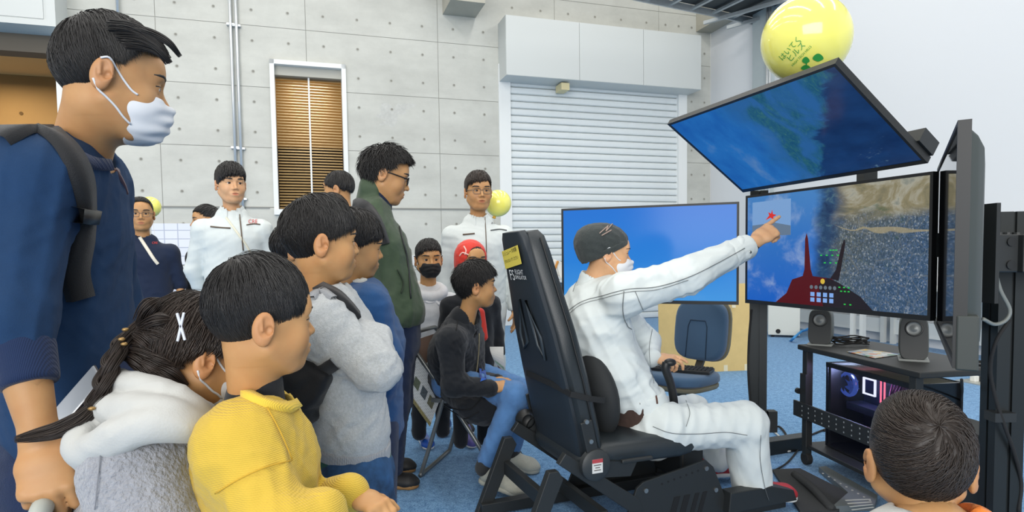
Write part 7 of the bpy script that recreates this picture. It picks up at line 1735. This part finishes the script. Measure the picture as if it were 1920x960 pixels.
# man with glasses in white jacket, right
p=standing('smiling man with glasses in white work jacket standing by the roller shutter',895,4.1,322,(897,360),rad(180+16),1.03,0,SKIN2,(HAIRB,[(0,100),(22,100),(40,92),(58,90),(72,100),(88,104),(100,98),(116,112),(140,118),(180,122)],dict(n=2400,thick=.020,width=.0018,seed=23,mess=.12,swirl=.3)),WJK,WJK,shw=.205,face=rad(180+14),smile=1,vox=.008,nr=.048)
p.glasses(M('glasses_wire',(120,110,100),.3,metal=.6),.024,.017,.0018)
seam(p.B,[(868,440),(890,438)],ZIP,'pocket_zip',p.root,.005); seam(p.B,[(909,405),(911,440),(912,480),(912,520)],ZIP,'front_zip',p.root,.003); seam(p.B,[(920,432),(936,430),(950,432)],STITCH,'pocket_flap',p.root,.004); chest_text(p,'あいてく',5,930,419,M('ink_dark',(70,70,76),.7))
patch(p.B,[(888,400),(904,402),(916,400),(914,414),(908,424),(898,414)],fabric('teal_dark_shirt',(34,48,58)),'undershirt',p.root,.004); p.finish()
# man in navy polo
p=standing('man with glasses in navy polo shirt beside the small balloon',268,4.5,375,(264,402),rad(180+30),1.0,0,SKIN2,(HAIR,[(0,76),(25,78),(45,76),(60,80),(74,94),(88,98),(100,86),(116,102),(140,110),(180,114)],dict(n=1500,thick=.008,width=.0018,seed=24)),NAVP,NAVP,shw=.205,face=rad(180+25),shirtname='polo_shirt',vox=.009)
p.glasses(M('glasses_wire',(120,110,100)),.024,.017,.0018); chest_text(p,'CRE',6,290,456,REDP)
strip(p.B,[(262,445),(275,465),(288,485),(296,495)],.022,M('strap_cream',(222,216,200),.7),'shoulder_strap',p.root,thick=.004); p.finish()
# person in black behind
p=standing('person in black shirt mostly hidden behind the young man in white',376,4.7,390,(388,415),rad(180-60),.98,0,SKIN2,(HAIR,SHORT,dict(n=1200,thick=.014,width=.002,seed=25)),BLKC,BLKC,shw=.20,face=rad(180-20),vox=.010); seam(p.B,[(357,490),(372,488),(385,490)],M('black_seam2',(16,17,20),.8),'pocket_flap',p.root,.006); p.finish()
# woman with tied dark hair
p=standing('woman with smooth dark hair tied back, seen behind the parka man',630,4.2,328,(636,356),rad(180-100),1.0,0,SKIN2,(HAIR,[(0,92),(30,90),(50,92),(70,102),(88,106),(102,104),(120,114),(180,120)],dict(n=2200,thick=.012,width=.0016,seed=26,crown=(0,.0,1),mess=.03,swirl=0.0,fade=.2)),BLKC,BLKC,shw=.18,face=rad(180-100),vox=.010); p.finish()
# child with brown hair behind the boys
p=standing('child with brown hair whose crown shows behind the grey-sweatshirt boy',622,3.5,365,(622,404),rad(-60),.95,1,SKIN3,(HAIRB,FRINGE,dict(n=1500,thick=.016,width=.0018,seed=27)),NAVP,DENIM,shw=.16,face=rad(-60),vox=.012); p.finish()
p=standing('dark-haired child behind the back of the grey-sweatshirt boy\'s head',540,2.6,410,(556,472),rad(-70),.95,1,SKIN3,(HAIR,FRINGE,dict(n=2200,thick=.018,width=.0014,seed=28,mess=.15)),BLKC,DENIM,shw=.15,face=rad(-70),vox=.012); p.finish()
# boy with black mask
CAMO=M('white_camo_hoodie',(214,216,218),.9,var=.10,vscale=14,bump=.2,bscale=300)
fN=G(800,845); fF=G(838,822)
p=standing('boy with black face mask in white patterned hoodie',805,3.72,442,(804,487),rad(180+18),.94,1,SKIN3,(HAIR,[(0,101),(28,101),(46,96),(60,94),(74,100),(88,100),(100,90),(116,106),(140,112),(180,116)],dict(n=2200,thick=.018,width=.0016,seed=29,mess=.12)),CAMO,BLKC,shw=.155,face=rad(180+20),vox=.008,shirtname='hoodie',feet=[(G(838,800),G(830,822)),(G(786,815),G(806,846))],shoecol=SHOEBL)
p.mask(MASKB,vox=.005)
HD=SDF(); q=p.q
for i in range(12):
    a,b=[rad(x) for x in (i*30,i*30+30)]; HD.rc(q(.085*math.cos(a),.075*math.sin(a),p.nkz+.0+.03*math.sin(a)*-1),q(.085*math.cos(b),.075*math.sin(b),p.nkz+.0-.03*math.sin(b)),.030,k=.02)
p.cloth('hood',HD,CAMO,.008); 
WPT=M('hoodie_mark',(240,240,242),.6); seam(p.B,[(788,572),(800,560),(812,560),(824,572)],WPT,'chest_mark',p.root,.008); seam(p.B,[(790,556),(800,566),(812,566),(822,556)],WPT,'chest_mark',p.root,.008); p.finish()
# child in red hood
p=standing('child in red hood and black jacket behind the seated boy',882,3.55,452,(884,490),rad(180+30),.93,1,SKIN3,(HAIR,FRINGE,dict(n=1200,thick=.006,width=.0016,seed=34)),BLKC,BLKC,shw=.15,face=rad(180+20),vox=.008,shirtname='hoodie',feet=[(G(915,800),G(925,828)),(G(872,815),G(888,843))],shoecol=SHOEP)
HD=SDF().frame(p.R,p.c,p.sc); HD.el((0,-.015,.028),(.098,.112,.108),k=.02); HD.el((0,-.04,-.06),(.085,.085,.08),k=.05); HD.el((0,.085,-.02),(.068,.07,.095),k=.02,op='s'); p.cloth('hood',HD,RED,.006,folds(91,.004,.06,3))
for pts in (((862,480),(868,474),(880,478),(890,476)),((870,462),(874,470),(872,478))): seam(HD,list(pts),M('hood_print',(236,190,180),.7),'hood_print',p.root,.004)
q=p.q; S_=SDF(); S_.ec(q(0,.10,p.nkz-.10),q(0,.12,p.nkz-.24),(.05,.03),(.06,.03),side=(1,0,0),k=.02); p.cloth('red_shirt',S_,RED,.008); p.finish()
# ------------------------------------------------------------------ boy at bottom right, from behind
c=P(1722,866,1.0)
p=Person('boy at bottom right seen from behind, watching the screens',gnd(P(1740,960,.98)))
p.head(c,rad(-22),rad(10),0,.87,1,SKIN3,.003,neck_to=P(1760,1010,.93),nr=.045,brow=None)
p.hair(HAIRB,[(0,108),(28,107),(46,104),(60,102),(74,106),(86,106),(98,93),(112,110),(140,122),(180,126)],n=13000,thick=.017,width=.0006,swirl=.5,mess=.04,seed=33,crown=(.12,-.66,.74),lenf=(.6,1.2),grad=.3)
B=SDF(); B.ec(P(1750,1010,.95),P(1745,1090,.96),(.11,.06),(.15,.10),side=(1,0,0),k=.05); B.ec(P(1745,1090,.96),P(1745,1400,.98),(.15,.10),(.16,.11),side=(1,0,0),k=.05); B.rc(P(1610,1100,.98),P(1880,1100,.94),.055,k=.05); B.rc(P(1610,1100,.98),P(1580,1300,1.0),.055,.05,k=.04); B.rc(P(1880,1100,.94),P(1900,1300,.95),.06,.05,k=.04); B.rc(P(1745,930,.965),P(1757,990,.955),.05,.056,k=.01,op='s')
p.cloth('white_shirt',B,CREAM,.007,folds(95,.004,.08,3)); strip(B,[(1790,958),(1812,953),(1838,958),(1856,968)],.016,fabric('orange_trim',(226,130,56)),'orange_trim',p.root,thick=.004,near=.4)
S5=SDF(); hp=P(1745,1400,.98); S5.rc(hp+np.array([-.08,0,0]),np.array([hp[0]-.1,hp[1]+.05,.08]),.08,.05,k=.03); S5.rc(hp+np.array([.08,0,0]),np.array([hp[0]+.1,hp[1]+.05,.08]),.08,.05,k=.03); p.cloth('trousers',S5,BLKC,.014)
for s in (-.1,.1): shoe(p.root,(hp[0]+s,hp[1]-.03,0),(hp[0]+s,hp[1]+.18,0),SHOEBL,SOLEW,vox=.012)
p.trunk([(P(1750,1000,.95),P(1745,1350,.98),.06)]); p.finish()
